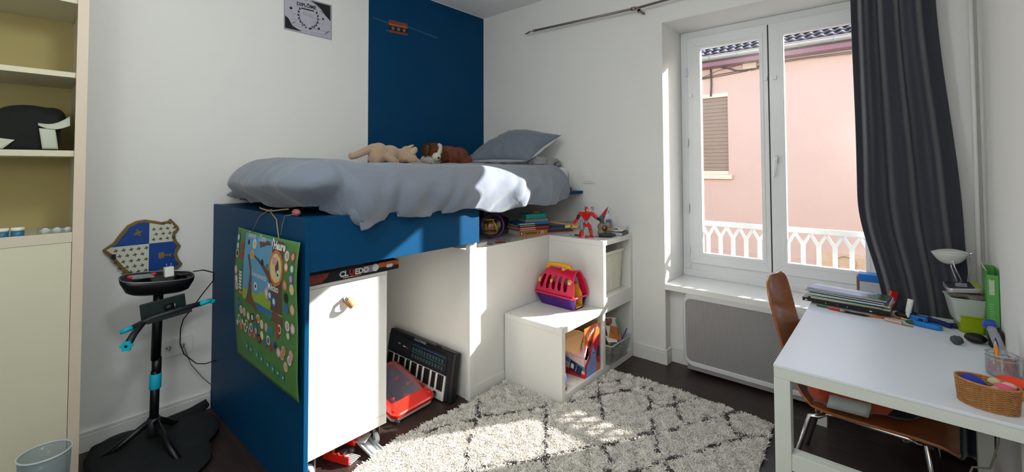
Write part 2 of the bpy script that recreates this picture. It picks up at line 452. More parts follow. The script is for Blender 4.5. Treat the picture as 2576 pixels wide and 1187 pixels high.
# pink house across the street
YF = 6.5
pink = thing('house_across_street', 'pink rendered house with dark tiled roof seen through the window', 'house', (1.5, YF, -3.0))
PINK = M('pink_render', '#c4a79c', 0.9, bump=0.25, bscale=40, var=0.05, scale=2)
wx0, wx1, wz0, wz1 = -0.75, 0.765, 1.46, 3.02
b = B()
b.box(-8, wx0, YF, YF + 4.5, -3, 3.70); b.box(wx1, 12, YF, YF + 4.5, -3, 3.70); b.box(wx0, wx1, YF, YF + 4.5, wz1, 3.70); b.box(wx0, wx1, YF, YF + 4.5, -3, wz0); b.box(wx0, wx1, YF + 0.3, YF + 4.5, wz0, wz1)
b.out('facade', PINK, pink)
b = B(); b.box(wx0 - 0.02, wx1 + 0.015, YF - 0.012, YF + 0.02, wz1, wz1 + 0.085); b.out('window_lintel', M('pale_stone', '#d9c6b4', 0.8), pink)
b = B(); b.box(wx0 - 0.06, wx1 + 0.075, YF - 0.08, YF + 0.05, 1.29, 1.39); b.box(wx0, wx1, YF - 0.02, YF + 0.05, 1.39, 1.46); b.out('window_ledge', MATS['pale_stone'], pink, bevel=0.008)
SHUT = M('shutter_taupe', '#8a7669', 0.6, var=0.15, scale=3)
n = 20; dz = (wz1 - wz0) / n; fs = None
for i in range(n):
    if fs is None:
        b = B(); b.obox((0, 0, 0), (wx1 - wx0 - 0.02, 0.012, dz * 0.93), (radians(4), 0, 0)); fs = b.out('shutter_slat', SHUT, pink, world=False)
        fs.location = ((wx0 + wx1) / 2 - 1.5, 0.05, wz0 + dz / 2 + 3)
    else: dup(fs, loc=((wx0 + wx1) / 2 - 1.5, 0.05, wz0 + dz * (i + .5) + 3), parent=pink)
b = B()
b.box(-8, 12, YF - 0.32, YF - 0.30, 3.635, 3.76); b.box(-8, 12, YF - 0.30, YF, 3.64, 3.66)
b.out('fascia', M('plum_paint', '#7a4a58', 0.5), pink)
GUT = M('zinc_gutter', '#9c9794', 0.4, 0.3)
b = B(); b.grid(lambda u, v: Vector((-8 + 20 * v, YF - 0.385 + 0.06 * cos(pi * u + pi), 3.83 - 0.085 * sin(pi * u))), 10, 1)
b.tube([(-8, YF - 0.445, 3.832), (12, YF - 0.445, 3.832)], 0.011, 8)
b.out('gutter', GUT, pink, solid=0.003)
fs = None
for i in range(22):
    x = -3.1 + i * 0.52
    if fs is None:
        b = B(); b.tube([(0, 0.068 * cos(pi + pi * t / 8), -0.093 * sin(pi * t / 8)) for t in range(9)], 0.006, 5); fs = b.out('gutter_bracket', GUT, pink, world=False); fs.location = (x - 1.5, -0.385, 6.832)
    else: dup(fs, loc=(x - 1.5, -0.385, 6.832), parent=pink)
# roof: deck + single tiles
TA = radians(27); RZ, RYs = 3.835, YF - 0.37
TT = math.tan(TA)
b = B(); b.verts([(-8, RYs + .03, RZ - .03), (12, RYs + .03, RZ - .03), (12, YF + 4.5, RZ - .03 + 4.84 * TT), (-8, YF + 4.5, RZ - .03 + 4.84 * TT),
                  (-8, RYs + .03, 3.72), (12, RYs + .03, 3.72), (12, YF + 4.5, 3.72), (-8, YF + 4.5, 3.72)],
                 [(0, 1, 2, 3), (7, 6, 5, 4), (0, 4, 5, 1), (1, 5, 6, 2), (2, 6, 7, 3), (3, 7, 4, 0)])
b.out('roof_deck', M('roof_dark', '#2c2023', 0.7), pink)
TILE = [M('roof_tile_%d' % i, c, 0.22, coat=0.5) for i, c in enumerate(('#4a3038', '#563842', '#3f2a33'))]
tm = []
TP_, TD = 0.150, 0.27
def tilef(u, v):
    x = (v - .5) * TP_ * 1.04
    z = 0.026 * sin(pi * v / 0.66) if v < 0.66 else -0.005 * sin(pi * (v - .66) / .34)
    return Vector((x, u * (TD + .03), z + 0.028 * (1 - u)))
for m in TILE:
    b = B(); b.grid(tilef, 2, 8); o = b.out('roof_tile', m, None, solid=0.012); o.parent = pink; tm.append(o)
cnt = 0
for r in range(8):
    for c in range(26):
        base = tm[(r * 5 + c * 3) % 3]
        o = bpy.data.objects.new('roof_tile', base.data) if cnt > 2 else tm[cnt]
        if cnt > 2:
            SC.collection.objects.link(o); md = o.modifiers.new('t', 'SOLIDIFY'); md.thickness = 0.012
        d = r * TD
        o.parent = pink
        o.location = (-0.1 + c * TP_ + (TP_ / 2 if r % 2 else 0) - 1.5 - r * .12, RYs - YF + d * cos(TA), RZ + 3 + d * sin(TA))
        o.rotation_euler = (TA, 0, 0); cnt += 1
b = B()
for r in range(8, 17):
    for c in range(-4, 34):
        d = r * TD; x0 = -0.1 + c * TP_ + (TP_ / 2 if r % 2 else 0) - r * .12
        b.grid(lambda u, v: Vector((x0, RYs + d * cos(TA), RZ + d * sin(TA))) + Matrix.Rotation(TA, 3, 'X') @ tilef(u, v), 1, 6)
for r in range(0, 8):
    for c in list(range(-26, 0)) + list(range(26, 44)):
        d = r * TD; x0 = -0.1 + c * TP_ + (TP_ / 2 if r % 2 else 0) - r * .12
        b.grid(lambda u, v: Vector((x0, RYs + d * cos(TA), RZ + d * sin(TA))) + Matrix.Rotation(TA, 3, 'X') @ tilef(u, v), 1, 6)
tag(b.out('far_tiles', TILE[0], pink, kind='stuff'))
CAB = M('old_cable', '#4a4042', 0.6)
b = B()
b.tube([(0.45, YF - 0.03, 3.64), (0.455, YF - 0.03, 3.3), (0.44, YF - 0.03, 3.05)], 0.018, 6)
b.tube([(0.2, YF - 0.02, 3.46), (0.6, YF - 0.02, 3.50), (1.0, YF - 0.02, 3.52), (1.25, YF - 0.02, 3.53), (1.36, YF - 0.02, 3.56)], 0.009, 6)
b.tube([(0.2, YF - 0.02, 3.44), (0.7, YF - 0.02, 3.47), (1.15, YF - 0.02, 3.50), (1.4, YF - 0.02, 3.58)], 0.008, 6)
b.tube([(0.2, YF - 0.04, 3.45), (0.6, YF - 0.12, 3.56), (0.98, YF - 0.1, 3.62), (1.12, YF - 0.1, 3.66)], 0.007, 6)
b.tube([(0.66, YF - 0.03, 3.64), (0.8, YF - 0.03, 3.60), (0.95, YF - 0.03, 3.53), (1.1, YF - 0.03, 3.51), (1.25, YF - 0.03, 3.54)], 0.018, 6)
b.tube([(1.5, YF - 0.04, 3.6), (2.2, YF - 0.06, 3.60), (3.2, YF - 0.06, 3.585), (4.5, YF - 0.06, 3.6)], 0.008, 6)
b.tube([(1.5, YF - 0.05, 3.57), (2.2, YF - 0.07, 3.575), (3.2, YF - 0.07, 3.545), (4.5, YF - 0.07, 3.56)], 0.007, 6)
b.tube([(1.25, YF - 0.04, 3.62), (1.33, YF - 0.06, 3.70), (1.40, YF - 0.05, 3.62), (1.37, YF - 0.04, 3.52), (1.22, YF - 0.04, 3.50)], 0.012, 6)
b.out('cable', CAB, pink)
b = B(); b.box(1.08, 1.33, YF - 0.08, YF, 3.53, 3.68); b.out('junction_box', M('box_beige', '#bfae9c', 0.6), pink, bevel=0.01)
b = B(); b.box(2.27, 6.0, YF - 0.03, YF + 0.01, -2.0, -0.03); b.out('wall_patch', M('beige_render', '#c5a98c', 0.9, bump=0.2), pink)
b = B(); b.tube([(2.68 + 0.14 * cos(2 * pi * t / 24), YF - 0.05, -0.18 + 0.13 * sin(2 * pi * t / 24)) for t in range(24)], 0.017, 6, closed=True)
b.out('iron_ring', M('ring_metal', '#b8a088', 0.5), pink)
# ------------------------------------------------------------------ loft bed
BX, BY0, BY1 = 1.3395, -2.524, -1.403
bed = thing('loft_bed', 'blue painted plywood loft bed platform with tall end panel against the wall', 'bed', (0.67, -1.3, 0))
b = B(); b.box(0.004, BX, BY0, BY0 + 0.022, 0.0, 1.3125); b.out('end_panel', BLUE, bed, bevel=0.0015)
b = B(); b.box(BX - 0.022, BX, BY0 + 0.0222, BY1, 1.0624, 1.3125); b.out('front_board', BLUE, bed, bevel=0.0015)
b = B(); b.box(0.006, BX - 0.0222, BY0 + 0.0222, BY1, 1.288, 1.310); b.box(0.006, 1.256, BY1, -0.001, 1.310, 1.335); b.out('platform', BLUE, bed, bevel=0.001)
for q in ((0.05, 1.14, BY0 + .0225, BY0 + .062, 1.22, 1.2875), (BX - 0.06, BX - 0.0225, BY1 - 0.06, BY1 - .002, 0.995, 1.2875), (0.006, 1.20, BY1 - .045, BY1 - .002, 1.22, 1.2875)):
    b = B(); b.box(*q); b.out('batten', WHITE, bed)
b = B()
b.box(0.03, 1.10, -2.38, -2.33, 1.336, 1.398); b.box(0.03, 1.10, -0.06, -0.02, 1.336, 1.398); b.box(1.05, 1.10, -2.33, -0.06, 1.336, 1.398)
b.out('base_frame', BLUE, bed)
sl = None
for i in range(14):
    if sl is None:
        b = B(); b.box(-0.53, 0.535, -0.035, 0.035, 0, 0.018); sl = b.out('slat', CREAM, bed, world=False, bevel=.002); sl.location = (0.565 - .67, -0.055 + 1.3, 1.3985)
    else: dup(sl, loc=(0.565 - .67, -0.055 - i * 0.172 + 1.3, 1.3985), parent=bed)

SHEET = M('white_cotton', '#dfe0e4', 0.9, sheen=0.3)
b = B(); b.box(0.012, 1.125, -2.24, -0.012, 1.4175, 1.545)
mat_ = b.out('mattress', SHEET, bevel=0.05, seg=5); tag(mat_, 'white mattress with its rounded end showing beside the wall switch', 'mattress')
for p in mat_.data.polygons: p.use_smooth = True

def fabric(name, col, rough=0.9, wave=0.25, sheen=0.25, bs=260):
    m = M(name, col, rough, sheen=sheen, var=0.04, scale=8)
    nt = m.node_tree; bs_ = nt.nodes['Principled BSDF']; tc = nt.nodes['Texture Coordinate']
    n1 = nt.nodes.new('ShaderNodeTexNoise'); n1.inputs['Scale'].default_value = 7; n1.inputs['Detail'].default_value = 6; n1.inputs['Distortion'].default_value = 0.35
    mp = nt.nodes.new('ShaderNodeMapping'); mp.inputs['Rotation'].default_value = (0.5, 0.6, 0.3); mp.inputs['Scale'].default_value = (2.6, 0.9, 1.0)
    n2 = nt.nodes.new('ShaderNodeTexNoise'); n2.inputs['Scale'].default_value = bs; n2.inputs['Detail'].default_value = 2
    ad = nt.nodes.new('ShaderNodeMath'); ad.operation = 'MULTIPLY_ADD'; ad.inputs[1].default_value = 0.04
    bp = nt.nodes.new('ShaderNodeBump'); bp.inputs['Strength'].default_value = wave; bp.inputs['Distance'].default_value = 0.05
    L = nt.links.new
    L(tc.outputs['Object'], mp.inputs[0]); L(mp.outputs[0], n1.inputs['Vector']); L(tc.outputs['Object'], n2.inputs['Vector'])
    L(n2.outputs['Fac'], ad.inputs[0]); L(n1.outputs['Fac'], ad.inputs[2]); L(ad.outputs[0], bp.inputs['Height']); L(bp.outputs[0], bs_.inputs['Normal'])
    return m
DUV = fabric('duvet_blue_grey', '#6d7583', wave=0.2)
def smst(a, b_, x):
    t = min(1, max(0, (x - a) / (b_ - a))); return t * t * (3 - 2 * t)
duvet = thing('duvet', 'crumpled blue-grey duvet spread over the loft bed and hanging over its front', 'duvet', (0.65, -1.3, 1.56))
DX0, DYR, DYL = 0.012, -0.385, -2.40
def duv(u, v):
    # u: wall -> front hem, v: right end -> left end
    nu1, nv1 = 0.62, 0.80
    yR = DYR - 0.05 * smst(0, 1, (u - nu1) / (1 - nu1)) if u > nu1 else DYR + 0.02 * (nu1 - u)
    a = max(0, (u - nu1) / (1 - nu1)); c = max(0, (v - nv1) / (1 - nv1))
    lx = DX0 + min(u / nu1, 1) * (1.175 - DX0); ly = yR + min(v / nv1, 1) * (DYL + .17 * (1 - smst(0, .6, lx)) + .03 * smst(.8, 1.15, lx) - yR)
    d = max(a, c); ang = atan2(c, a) if d > 0 else 0
    fx = cos(ang); fy = sin(ang)
    left = smst(-2.22, -2.42, ly) if True else 0
    R = 0.17 - 0.03 * left * fx
    # front hem height and left hem height
    hemf = 1.272 - 0.012 * sin(ly * 5.1 + 1) + 0.016 * sin(ly * 11.3) * (1 - left)
    hemf = hemf * (1 - left) + 1.345 * left - 0.03 * math.exp(-((ly + 2.26) / 0.05) ** 2)
    heml = 1.350 + 0.008 * sin(lx * 12)
    hem = hemf * fx ** 2 + heml * fy ** 2
    top = 1.566 + 0.026 * smst(-1.7, -2.35, ly) - 0.016 * smst(.7, 1.175, lx)
    drop = top - hem
    tot = R * pi / 2 + max(0.001, drop - R)
    s = d * tot
    if s < R * pi / 2: o_, dn = R * sin(s / R), R * (1 - cos(s / R))
    else: o_, dn = R, R + (s - R * pi / 2)
    k = dn / max(drop, .01)
    # pull in towards the platform at the left part of the front
    inn = left * 0.13 * smst(0.35, 1.0, k) * fx + 0.10 * smst(0.5, 1.0, k) * fy
    o_ = o_ + 0.03 * sin(pi * min(1, k)) - inn + 0.035 * smst(0.2, 1, k) * fx * (1 - left) * (0.4 + 0.6 * smst(-1.9, -0.5, ly))
    x = lx + o_ * fx; y = ly - o_ * fy; z = top - dn
    # folds
    q = Vector((x * 1.3, y * 1.3, z * 1.3))
    w = noise.noise(q * 2.0) * 0.016 + noise.noise(q * 5.0 + Vector((3, 1, 7))) * 0.008
    fold = (sin(y * 16 + 5 * z + 3 * noise.noise(Vector((y * 2, z * 2, 0)))) * 0.016 * smst(0.15, 0.95, k) * fx
            + sin((y - 0.9 * z) * 37 + 5 * noise.noise(Vector((y * 3, z * 3, 5)))) * 0.006 * smst(0.05, 0.5, k) * fx)
    foldl = sin(x * 14 + 2 * z) * 0.012 * smst(0.2, 0.9, k) * fy
    crease = -0.014 * math.exp(-((y + 2.36 - 0.22 * (1.6 - z)) / 0.022) ** 2) * (k < .9)
    n_ = Vector((fx, -fy, 0)) * k + Vector((0, 0, 1 - 0.8 * k))
    p = Vector((x, y, z)) + n_ * (w + 0.0) + Vector((fx, -fy, 0)) * (fold + foldl) * 1.2 + Vector((1, 0, 0)) * crease
    if d == 0: p.z = top + w * 1.0 + 0.004 * sin(y * 20 + 8 * x) + 0.006 * math.exp(-((x - 0.05) / .05) ** 2)
    p.z = max(p.z, 1.318 if p.x < BX + 0.012 and p.y < BY1 else p.z)
    p.x = max(p.x, 0.012)
    return p
b = B(); b.grid(duv, 150, 210)
b.out('duvet_cover', DUV, duvet, solid=0.012)
# white underside that peeps out along the hem
b = B()
def hemf_(u, v):
    t = v
    p = duv(1.0, 0.02 + 0.93 * t)
    q = duv(0.985, 0.02 + 0.93 * t)
    return p + (p - q).normalized() * 0.004 + Vector((-0.014 * u - .006, 0, 0.003 + 0.02 * u))
b.grid(hemf_, 4, 220)
b.out('white_lining', SHEET, duvet, solid=0.004)
# tucked corner clump at the front
b = B()
b.sph((1.335, -2.235, 1.325), (0.05, 0.075, 0.075), n=20, m=14)
b.sph((1.345, -2.19, 1.30), (0.035, 0.07, 0.035), n=16, m=10)
b.sph((1.31, -2.27, 1.39), (0.05, 0.06, 0.09), n=16, m=10)
o = b.out('gathered_corner', DUV, duvet, remesh=0.006)
b = B(); b.tube([(0.34, -2.43, 1.40), (0.22, -2.455, 1.385), (0.10, -2.475, 1.372)], [0.045, 0.032, 0.008], 12)
b.out('corner_tip', DUV, duvet, remesh=0.006)

# pillow
def pillow(name, Q, thick, m1, m2, parent, wr=0.008):
    BL, BR, TR, TL = [Vector(q) for q in Q]
    N = ((BR - BL).cross(TL - BL)).normalized()
    def side(sg):
        def f(u, v):
            # pinch the edges inwards like a stuffed case
            uu = u + 0.045 * sin(2 * pi * u) * 0; vv = v
            pu = 0.05 * sin(pi * v) * (1 - 2 * u); pv = 0.05 * sin(pi * u) * (1 - 2 * v)
            e = min(u, 1 - u, v, 1 - v)
            uu = u + pu * (1 - smst(0, .5, e)); vv = v + pv * (1 - smst(0, .5, e))
            P = (BL * (1 - uu) + BR * uu) * (1 - vv) + (TL * (1 - uu) + TR * uu) * vv
            h = (max(0, sin(pi * u)) ** 0.55) * (max(0, sin(pi * v)) ** 0.55)
            w = noise.noise(P * 7) * wr * 1.6 + noise.noise(P * 18) * wr * .6
            r = sin(atan2(v - .5, u - .5) * 14 + 4 * noise.noise(P * 4)) * wr * (1 - smst(0, .35, e)) * smst(0, .08, e)
            return P + N * sg * (thick * h + (w + r) * min(1, e * 12))
        return f
    b = B(); b.grid(side(1), 48, 48, mi=0); b.grid(side(-1), 48, 48, mi=1)
    bmesh.ops.remove_doubles(b.bm, verts=b.bm.verts, dist=0.0008)
    return b.out('pillow_case' if parent else name, [m1, m2], parent, smooth=True)
pl = pillow('pillow', [(0.35, -0.66, 1.60), (1.04, -0.50, 1.605), (1.115, -0.13, 1.835), (0.52, -0.15, 1.905)], 0.135, DUV, SHEET, None)
tag(pl, 'puffy blue-grey pillow with white underside leaning on the wall', 'pillow')
b = B(); b.tube([(0.955, -0.42, 1.585), (1.0, -0.36, 1.615), (1.03, -0.29, 1.61), (1.0, -0.22, 1.62), (1.05, -0.17, 1.605), (1.07, -0.12, 1.61)], [0.02, 0.032, 0.028, 0.034, 0.026, 0.015], 10)
b.sph((1.0, -0.30, 1.582), (0.06, 0.1, 0.03)); b.sph((1.02, -0.20, 1.582), (0.05, 0.05, 0.035))
b.tube([(0.95, -0.38, 1.61), (1.0, -0.30, 1.635), (0.98, -0.22, 1.63)], 0.014, 8)
o = b.out('scarf', M('grey_scarf', '#8f9390', 0.95), remesh=0.006); tag(o, 'small grey cloth stuffed between pillow and mattress end', 'scarf')
b = B(); b.sph((1.045, -0.10, 1.576), 0.036, n=20, m=14); o = b.out('ball', M('grey_ball', '#7b7f84', 0.7)); tag(o, 'small grey ball at the pillow end of the bed', 'ball')

# ------------------------------------------------------------------ plush dogs
def fur(points, length, mats, parent, name='fur', grav=0.4, seed=3, wid=0.0022):
    rnd = random.Random(seed); vs, fs, mi = [], [], []
    for p, n_, m_ in points:
        t = Vector((rnd.uniform(-1, 1), rnd.uniform(-1, 1), rnd.uniform(-1, 1))); d = (n_ + t * 0.45 + Vector((0, 0, -grav))).normalized()
        s = d.cross(t).normalized() * wid; L = length * rnd.uniform(.6, 1.2); i = len(vs)
        vs += [p - s, p + s, p + d * L]; fs.append((i, i + 1, i + 2)); mi.append(m_)
    me = bpy.data.meshes.new(name); R = WM[parent.name].inverted()
    me.from_pydata([tuple(R @ v) for v in vs], [], fs)
    for m in mats: me.materials.append(m)
    me.polygons.foreach_set('material_index', mi)
    o = bpy.data.objects.new(name, me); SC.collection.objects.link(o); o.parent = parent; o['kind'] = 'stuff'; WM[o.name] = WM[parent.name]
    return o
def ell_pts(ells, n, seed=1):
    rnd = random.Random(seed); out = []
    area = [(e[1][0] * e[1][1] + e[1][1] * e[1][2] + e[1][0] * e[1][2]) for e in ells]; tot = sum(area)
    for (c, r, m_), a in zip(ells, area):
        for _ in range(int(n * a / tot)):
            d = Vector((rnd.gauss(0, 1), rnd.gauss(0, 1), rnd.gauss(0, 1))).normalized()
            p = Vector(c) + Vector((d.x * r[0], d.y * r[1], d.z * r[2]))
            if any(((p.x - c2[0]) / r2[0]) ** 2 + ((p.y - c2[1]) / r2[1]) ** 2 + ((p.z - c2[2]) / r2[2]) ** 2 < .9 for c2, r2, _m in ells if c2 is not c): continue
            nn = Vector((d.x / r[0], d.y / r[1], d.z / r[2])).normalized()
            out.append((p, nn, m_))
    return out
PL1 = M('beige_plush', '#b79a80', 0.95, sheen=0.5, bump=0.5, bscale=120)
dogA = thing('plush_dog', 'beige plush dog lying face down with tail out to the left', 'soft toy', (0.36, -1.45, 1.566)); dogA.scale = (1.1, 1.0, 1.22); dogA.location.y -= .025
b = B(); X = 0.36; Z = 1.568
b.sph((X, -1.50, Z + .075), (.06, .08, .068)); b.sph((X, -1.40, Z + .075), (.058, .09, .055)); b.sph((X, -1.30, Z + .06), (.055, .08, .05)); b.sph((X, -1.53, Z + .05), (.06, .055, .055))
b.tube([(X - .02, -1.53, Z + .11), (X, -1.62, Z + .085), (X, -1.70, Z + .058), (X, -1.745, Z + .052)], [.03, .027, .025, .022], 10)
b.tube([(X + .04, -1.46, Z + .06), (X + .07, -1.42, Z + .03), (X + .075, -1.375, Z + .016)], [.035, .026, .016], 10)
b.tube([(X + .04, -1.29, Z + .055), (X + .075, -1.23, Z + .035), (X + .08, -1.165, Z + .014)], [.036, .028, .014], 10)
b.out('body', PL1, dogA, remesh=0.006)
b = B(); b.sph((X, -1.235, Z + .078), (.05, .062, .052)); b.sph((X + .02, -1.20, Z + .045), (.035, .04, .035)); b.out('head', PL1, dogA, remesh=0.006)
b = B(); b.sph((X + .045, -1.205, Z + .095), (.010, .04, .025), rot=Matrix.Rotation(radians(25), 3, 'X')); b.sph((X + 0.01, -1.215, Z + .125), (.03, .035, .008), rot=Matrix.Rotation(radians(20), 3, 'X')); b.out('ear', M('ear_beige', '#c5ad95', 0.95), dogA)
BR1 = M('rust_fur', '#8a4528', 0.95, sheen=0.4); BR2 = M('tan_fur', '#7c4a26', 0.95); WF = M('white_fur', '#c9c4b8', 0.95)
DK = M('dark_fur', '#4b3522', 0.95)
dogB = thing('plush_puppy', 'brown and white plush puppy lying beside the pillow', 'soft toy', (0.40, -0.9, 1.566)); dogB.scale = (1.05, 1.05, 1.15); dogB.location.y -= .005
Z = 1.568
el = [((.36, -.82, Z + .07), (.08, .13, .07), 0), ((.36, -.70, Z + .07), (.075, .08, .065), 0), ((.42, -.64, Z + .035), (.04, .07, .035), 0), ((.36, -.92, Z + .05), (.07, .08, .05), 3)]
hd = [((.44, -1.03, Z + .092), (.068, .062, .06), 1), ((.42, -1.06, Z + .05), (.06, .07, .045), 2)]
b = B()
for c, r, m_ in el: b.sph(c, r)
b.out('body', BR1, dogB, remesh=0.007); 
b = B(); b.sph(hd[0][0], hd[0][1]); b.out('head', BR2, dogB)
b = B(); b.sph((.495, -1.055, Z + .06), (.04, .035, .034)); b.sph((.42, -1.05, Z + .035), (.065, .075, .035)); b.out('muzzle', WF, dogB, remesh=0.005)
b = B(); b.sph((.533, -1.064, Z + .052), (.007, .010, .008)); b.out('nose', BLACK, dogB)
b = B()
for s_ in (-1, 1): b.sph((.505, -1.035 + s_ * .030, Z + .098), .006)
b.out('eye', BLACK, dogB)
b = B(); b.tube([(.512, -1.05, Z + .075), (.503, -1.03, Z + .105), (.48, -1.012, Z + .138), (.455, -1.0, Z + .150)], [.016, .019, .024, .014], 8); b.out('blaze', WF, dogB)
b = B(); b.sph((.46, -.965, Z + .075), (.022, .03, .045)); b.out('ear', BR2, dogB)
b = B(); b.sph((.43, -1.10, Z + .11), (.03, .025, .042)); b.out('ear', BR2, dogB)
pts = ell_pts(el, 9000, 2) + ell_pts([hd[0]], 3500, 3) + ell_pts([((.46, -.965, Z + .075), (.024, .032, .047), 1), ((.43, -1.10, Z + .11), (.032, .027, .044), 3)], 1600, 4)
pts += ell_pts([((.42, -1.05, Z + .036), (.066, .076, .036), 2)], 1800, 5)
pts = [(p, n_, (2 if (m_ == 1 and p.x > .47 and abs(p.y + 1.055 - (p.z - Z - .05) * .5) < .018) else m_)) for p, n_, m_ in pts]
fur(pts, 0.016, [BR1, BR2, WF, DK], dogB, grav=0.3)

# ------------------------------------------------------------------ white low storage unit under the bed and stepped cubes
st = thing('storage_unit', 'white panelled low storage unit under the loft bed beside the stepped cubes', 'cabinet', (0.6, -0.7, 0))
SX, SY, SZ = 1.2223, -1.3788, 0.9924
b = B(); b.box(0.009, SX - 0.001, SY + 0.001, -0.001, 0.0, SZ - 0.022); b.out('body', WHITE, st, bevel=0.001)
b = B(); b.box(0.009, SX, SY, -0.001, SZ - 0.0218, SZ); b.out('top_board', WHITE, st, bevel=0.0015)
b = B(); b.box(SX - 0.001, SX + 0.006, SY, -1.034, 0.0, 0.085); b.box(1.185, SX, SY - 0.006, SY + .001, 0.0, 0.085); b.out('plinth', WHITE, st, bevel=0.001)
b = B(); b.box(SX - 0.001, SX + 0.0035, SY, SY + 0.05, 0.087, SZ - .022); b.out('edge_strip', WHITE, st, bevel=0.0008)

def cube_unit(name, label, x0, x1, y0, y1, z0, z1, bays, t=0.038, group=None):
    c = thing(name, label, 'shelf', ((x0 + x1) / 2, (y0 + y1) / 2, z0), group=group)
    b = B(); b.box(x0, x1, y0, y1, z1 - t, z1); b.out('top_board', WHITE, c, bevel=0.0012)
    b = B(); b.box(x0, x1, y0, y0 + t, z0, z1 - t - .0003); b.out('side_panel', WHITE, c, bevel=0.0012)
    b = B(); b.box(x0, x1, y1 - t, y1, z0, z1 - t - .0003); b.out('side_panel', WHITE, c, bevel=0.0012)
    b = B(); b.box(x0, x0 + 0.008, y0 + t, y1 - t, z0 + t, z1 - t - .0003); b.out('back_panel', WHITE, c)
    return c
cl = cube_unit('cube_shelf', 'low white two-bay cube shelf standing on the floor', SX + .007, 1.7267, -1.0331, -0.001, 0.0, 0.4922, 2)
b = B(); b.box(SX + .007, 1.7267, -.9949, -.500, 0.0, 0.06); b.box(SX + .007, 1.7267, -.462, -.039, 0.0, 0.06); b.out('bottom_board', WHITE, cl, bevel=0.0012)
b = B(); b.box(SX + .015, 1.7267, -0.500, -0.462, 0.0, 0.4538); b.out('divider', WHITE, cl, bevel=0.0012)
b = B()
for x, y in ((1.70, -1.005), (1.26, -1.005), (1.26, -.52), (1.47, -1.0)):
    b.cyl((x, y, .4922), (x, y, .4929), 0.0045, n=10)
b.out('screw_cap', M('screw_grey', '#6b6a66', 0.5), cl)
cu = cube_unit('cube_shelf', 'upper white cube box stacked on the low shelf against the wall', 1.181 + .042, 1.7267, -0.4833, -0.001, 0.4925, 0.9924, 1)
b = B(); b.box(SX + .007, 1.7267, -.445, -.039, 0.4925, 0.562); b.out('bottom_board', WHITE, cu, bevel=0.0012)

# ------------------------------------------------------------------ rolling cabinet under the bed
cab = thing('rolling_cabinet', 'white cabinet on castors with leather loop pull under the loft bed', 'cabinet', (0.97, -2.22, 0))
CX, CY0, CY1, CZ0, CZ1 = 1.208, -2.452, -2.004, 0.122, 0.965
b = B(); b.box(0.72, CX - 0.019, CY0, CY1, CZ0, CZ1); b.out('carcass', WHITE, cab, bevel=0.001)
b = B(); b.box(CX - 0.018, CX, CY0 + .001, CY1 - .001, CZ0 + 0.052, CZ1 - 0.018); dr = b.out('door', GLOSSW, cab, bevel=0.0015)
b = B(); b.box(CX - 0.018, CX, CY0, CY1, CZ0, CZ0 + 0.050); b.out('bottom_rail', WHITE, cab, bevel=0.001)
b = B(); b.box(CX - 0.018, CX, CY0, CY1, CZ1 - 0.0165, CZ1); b.out('top_rail', WHITE, cab, bevel=0.001)
hy, hz = -2.262, 0.868
b = B()
def strap(u, v):
    s = v; ang = radians(40)
    # loop folded over the screw, standing out from the door
    L = 0.056; t = s * 2
    a = (1 - abs(1 - t))
    dist = a * L; off = 0.006 + 0.020 * sin(pi * min(1, a)) * (1 if t < 1 else 0.3) + (0.012 if t < 1 else 0.0) * (1 - a) + 0.012 * a
    p = Vector((CX + off + (0.012 if t < 1 else 0), hy + (u - .5) * 0.034 * cos(ang) + dist * sin(ang), hz + (u - .5) * 0.034 * sin(ang) - dist * cos(ang)))
    return p
b.grid(strap, 2, 24); b.out('leather_loop', M('tan_leather', '#c08a5e', 0.55, bump=0.1), dr, solid=0.003); 
b = B(); b.cyl((CX, hy, hz), (CX + 0.034, hy, hz), 0.0095, n=20); b.cyl((CX + 0.034, hy, hz), (CX + 0.037, hy, hz), 0.0085, 0.006, n=20); b.out('pull_screw', CHROME, dr, smooth=None)
def castor(x, y, rz=0.0):
    b = B(); b.cyl((x, y - .012, .036), (x, y + .012, .036), 0.036, n=28); w = b.out('castor_wheel', M('castor_grey', '#c9c9cf', 0.4), cab, bevel=0.004)
    b = B(); b.cyl((x, y - .0135, .036), (x, y + .0135, .036), 0.022, n=20); b.out('wheel_hub', M('hub_dark', '#3e3a44', 0.5), w)
    b = B(); b.box(x - .018, x + .022, y - .020, y - .016, .03, .112); b.box(x - .018, x + .022, y + .016, y + .020, .03, .112); b.box(x - .02, x + .024, y - .020, y + .020, .112, .1215)
    b.out('castor_fork', STEEL, w, bevel=0.001)
for x, y in ((1.155, -2.045), (1.155, -2.41), (.77, -2.045), (.77, -2.41)): castor(x, y)
gb = thing('board_game_box', 'black board game box on top of the rolling cabinet', 'box', (1.0, -2.18, CZ1))
GBK = M('game_black', '#1b1d24', 0.35)
b = B(); b.box(.93, 1.205, -2.452, -1.925, CZ1 + .0005, 1.018); b.out('lid', GBK, gb, bevel=0.001)
f = fr((1.205, -2.452, CZ1), (0, 1, 0), (0, 0, 1))
GP = [M('p_white', '#e8e8e8', .5), M('p_red', '#c41e2a', .5), M('p_orange', '#d9692f', .5, var=.5, scale=50), M('p_rust', '#8a3a2a', .5, var=.5, scale=60), M('p_yellow', '#d8b13a', .5), M('p_lilac', '#9c93a8', .5, var=.3, scale=40)]
b = B()
b.prism([(.003, .006), (.07, .006), (.10, .030), (.11, .050), (.003, .050)], f, 0, .0005, 3)
b.prism([(.36, .025), (.525, .025), (.525, .051), (.40, .051)], f, 0, .0005, 2)
b.prism([(.30, .012), (.37, .012), (.37, .048), (.30, .048)], f, 0, .0004, 5)
b.prism(circ(.375, .031, .020, 18), f, .0005, .0010, 0)
b.prism(rrect(.445, .018, .485, .036, .005), f, .0006, .0010, 0)
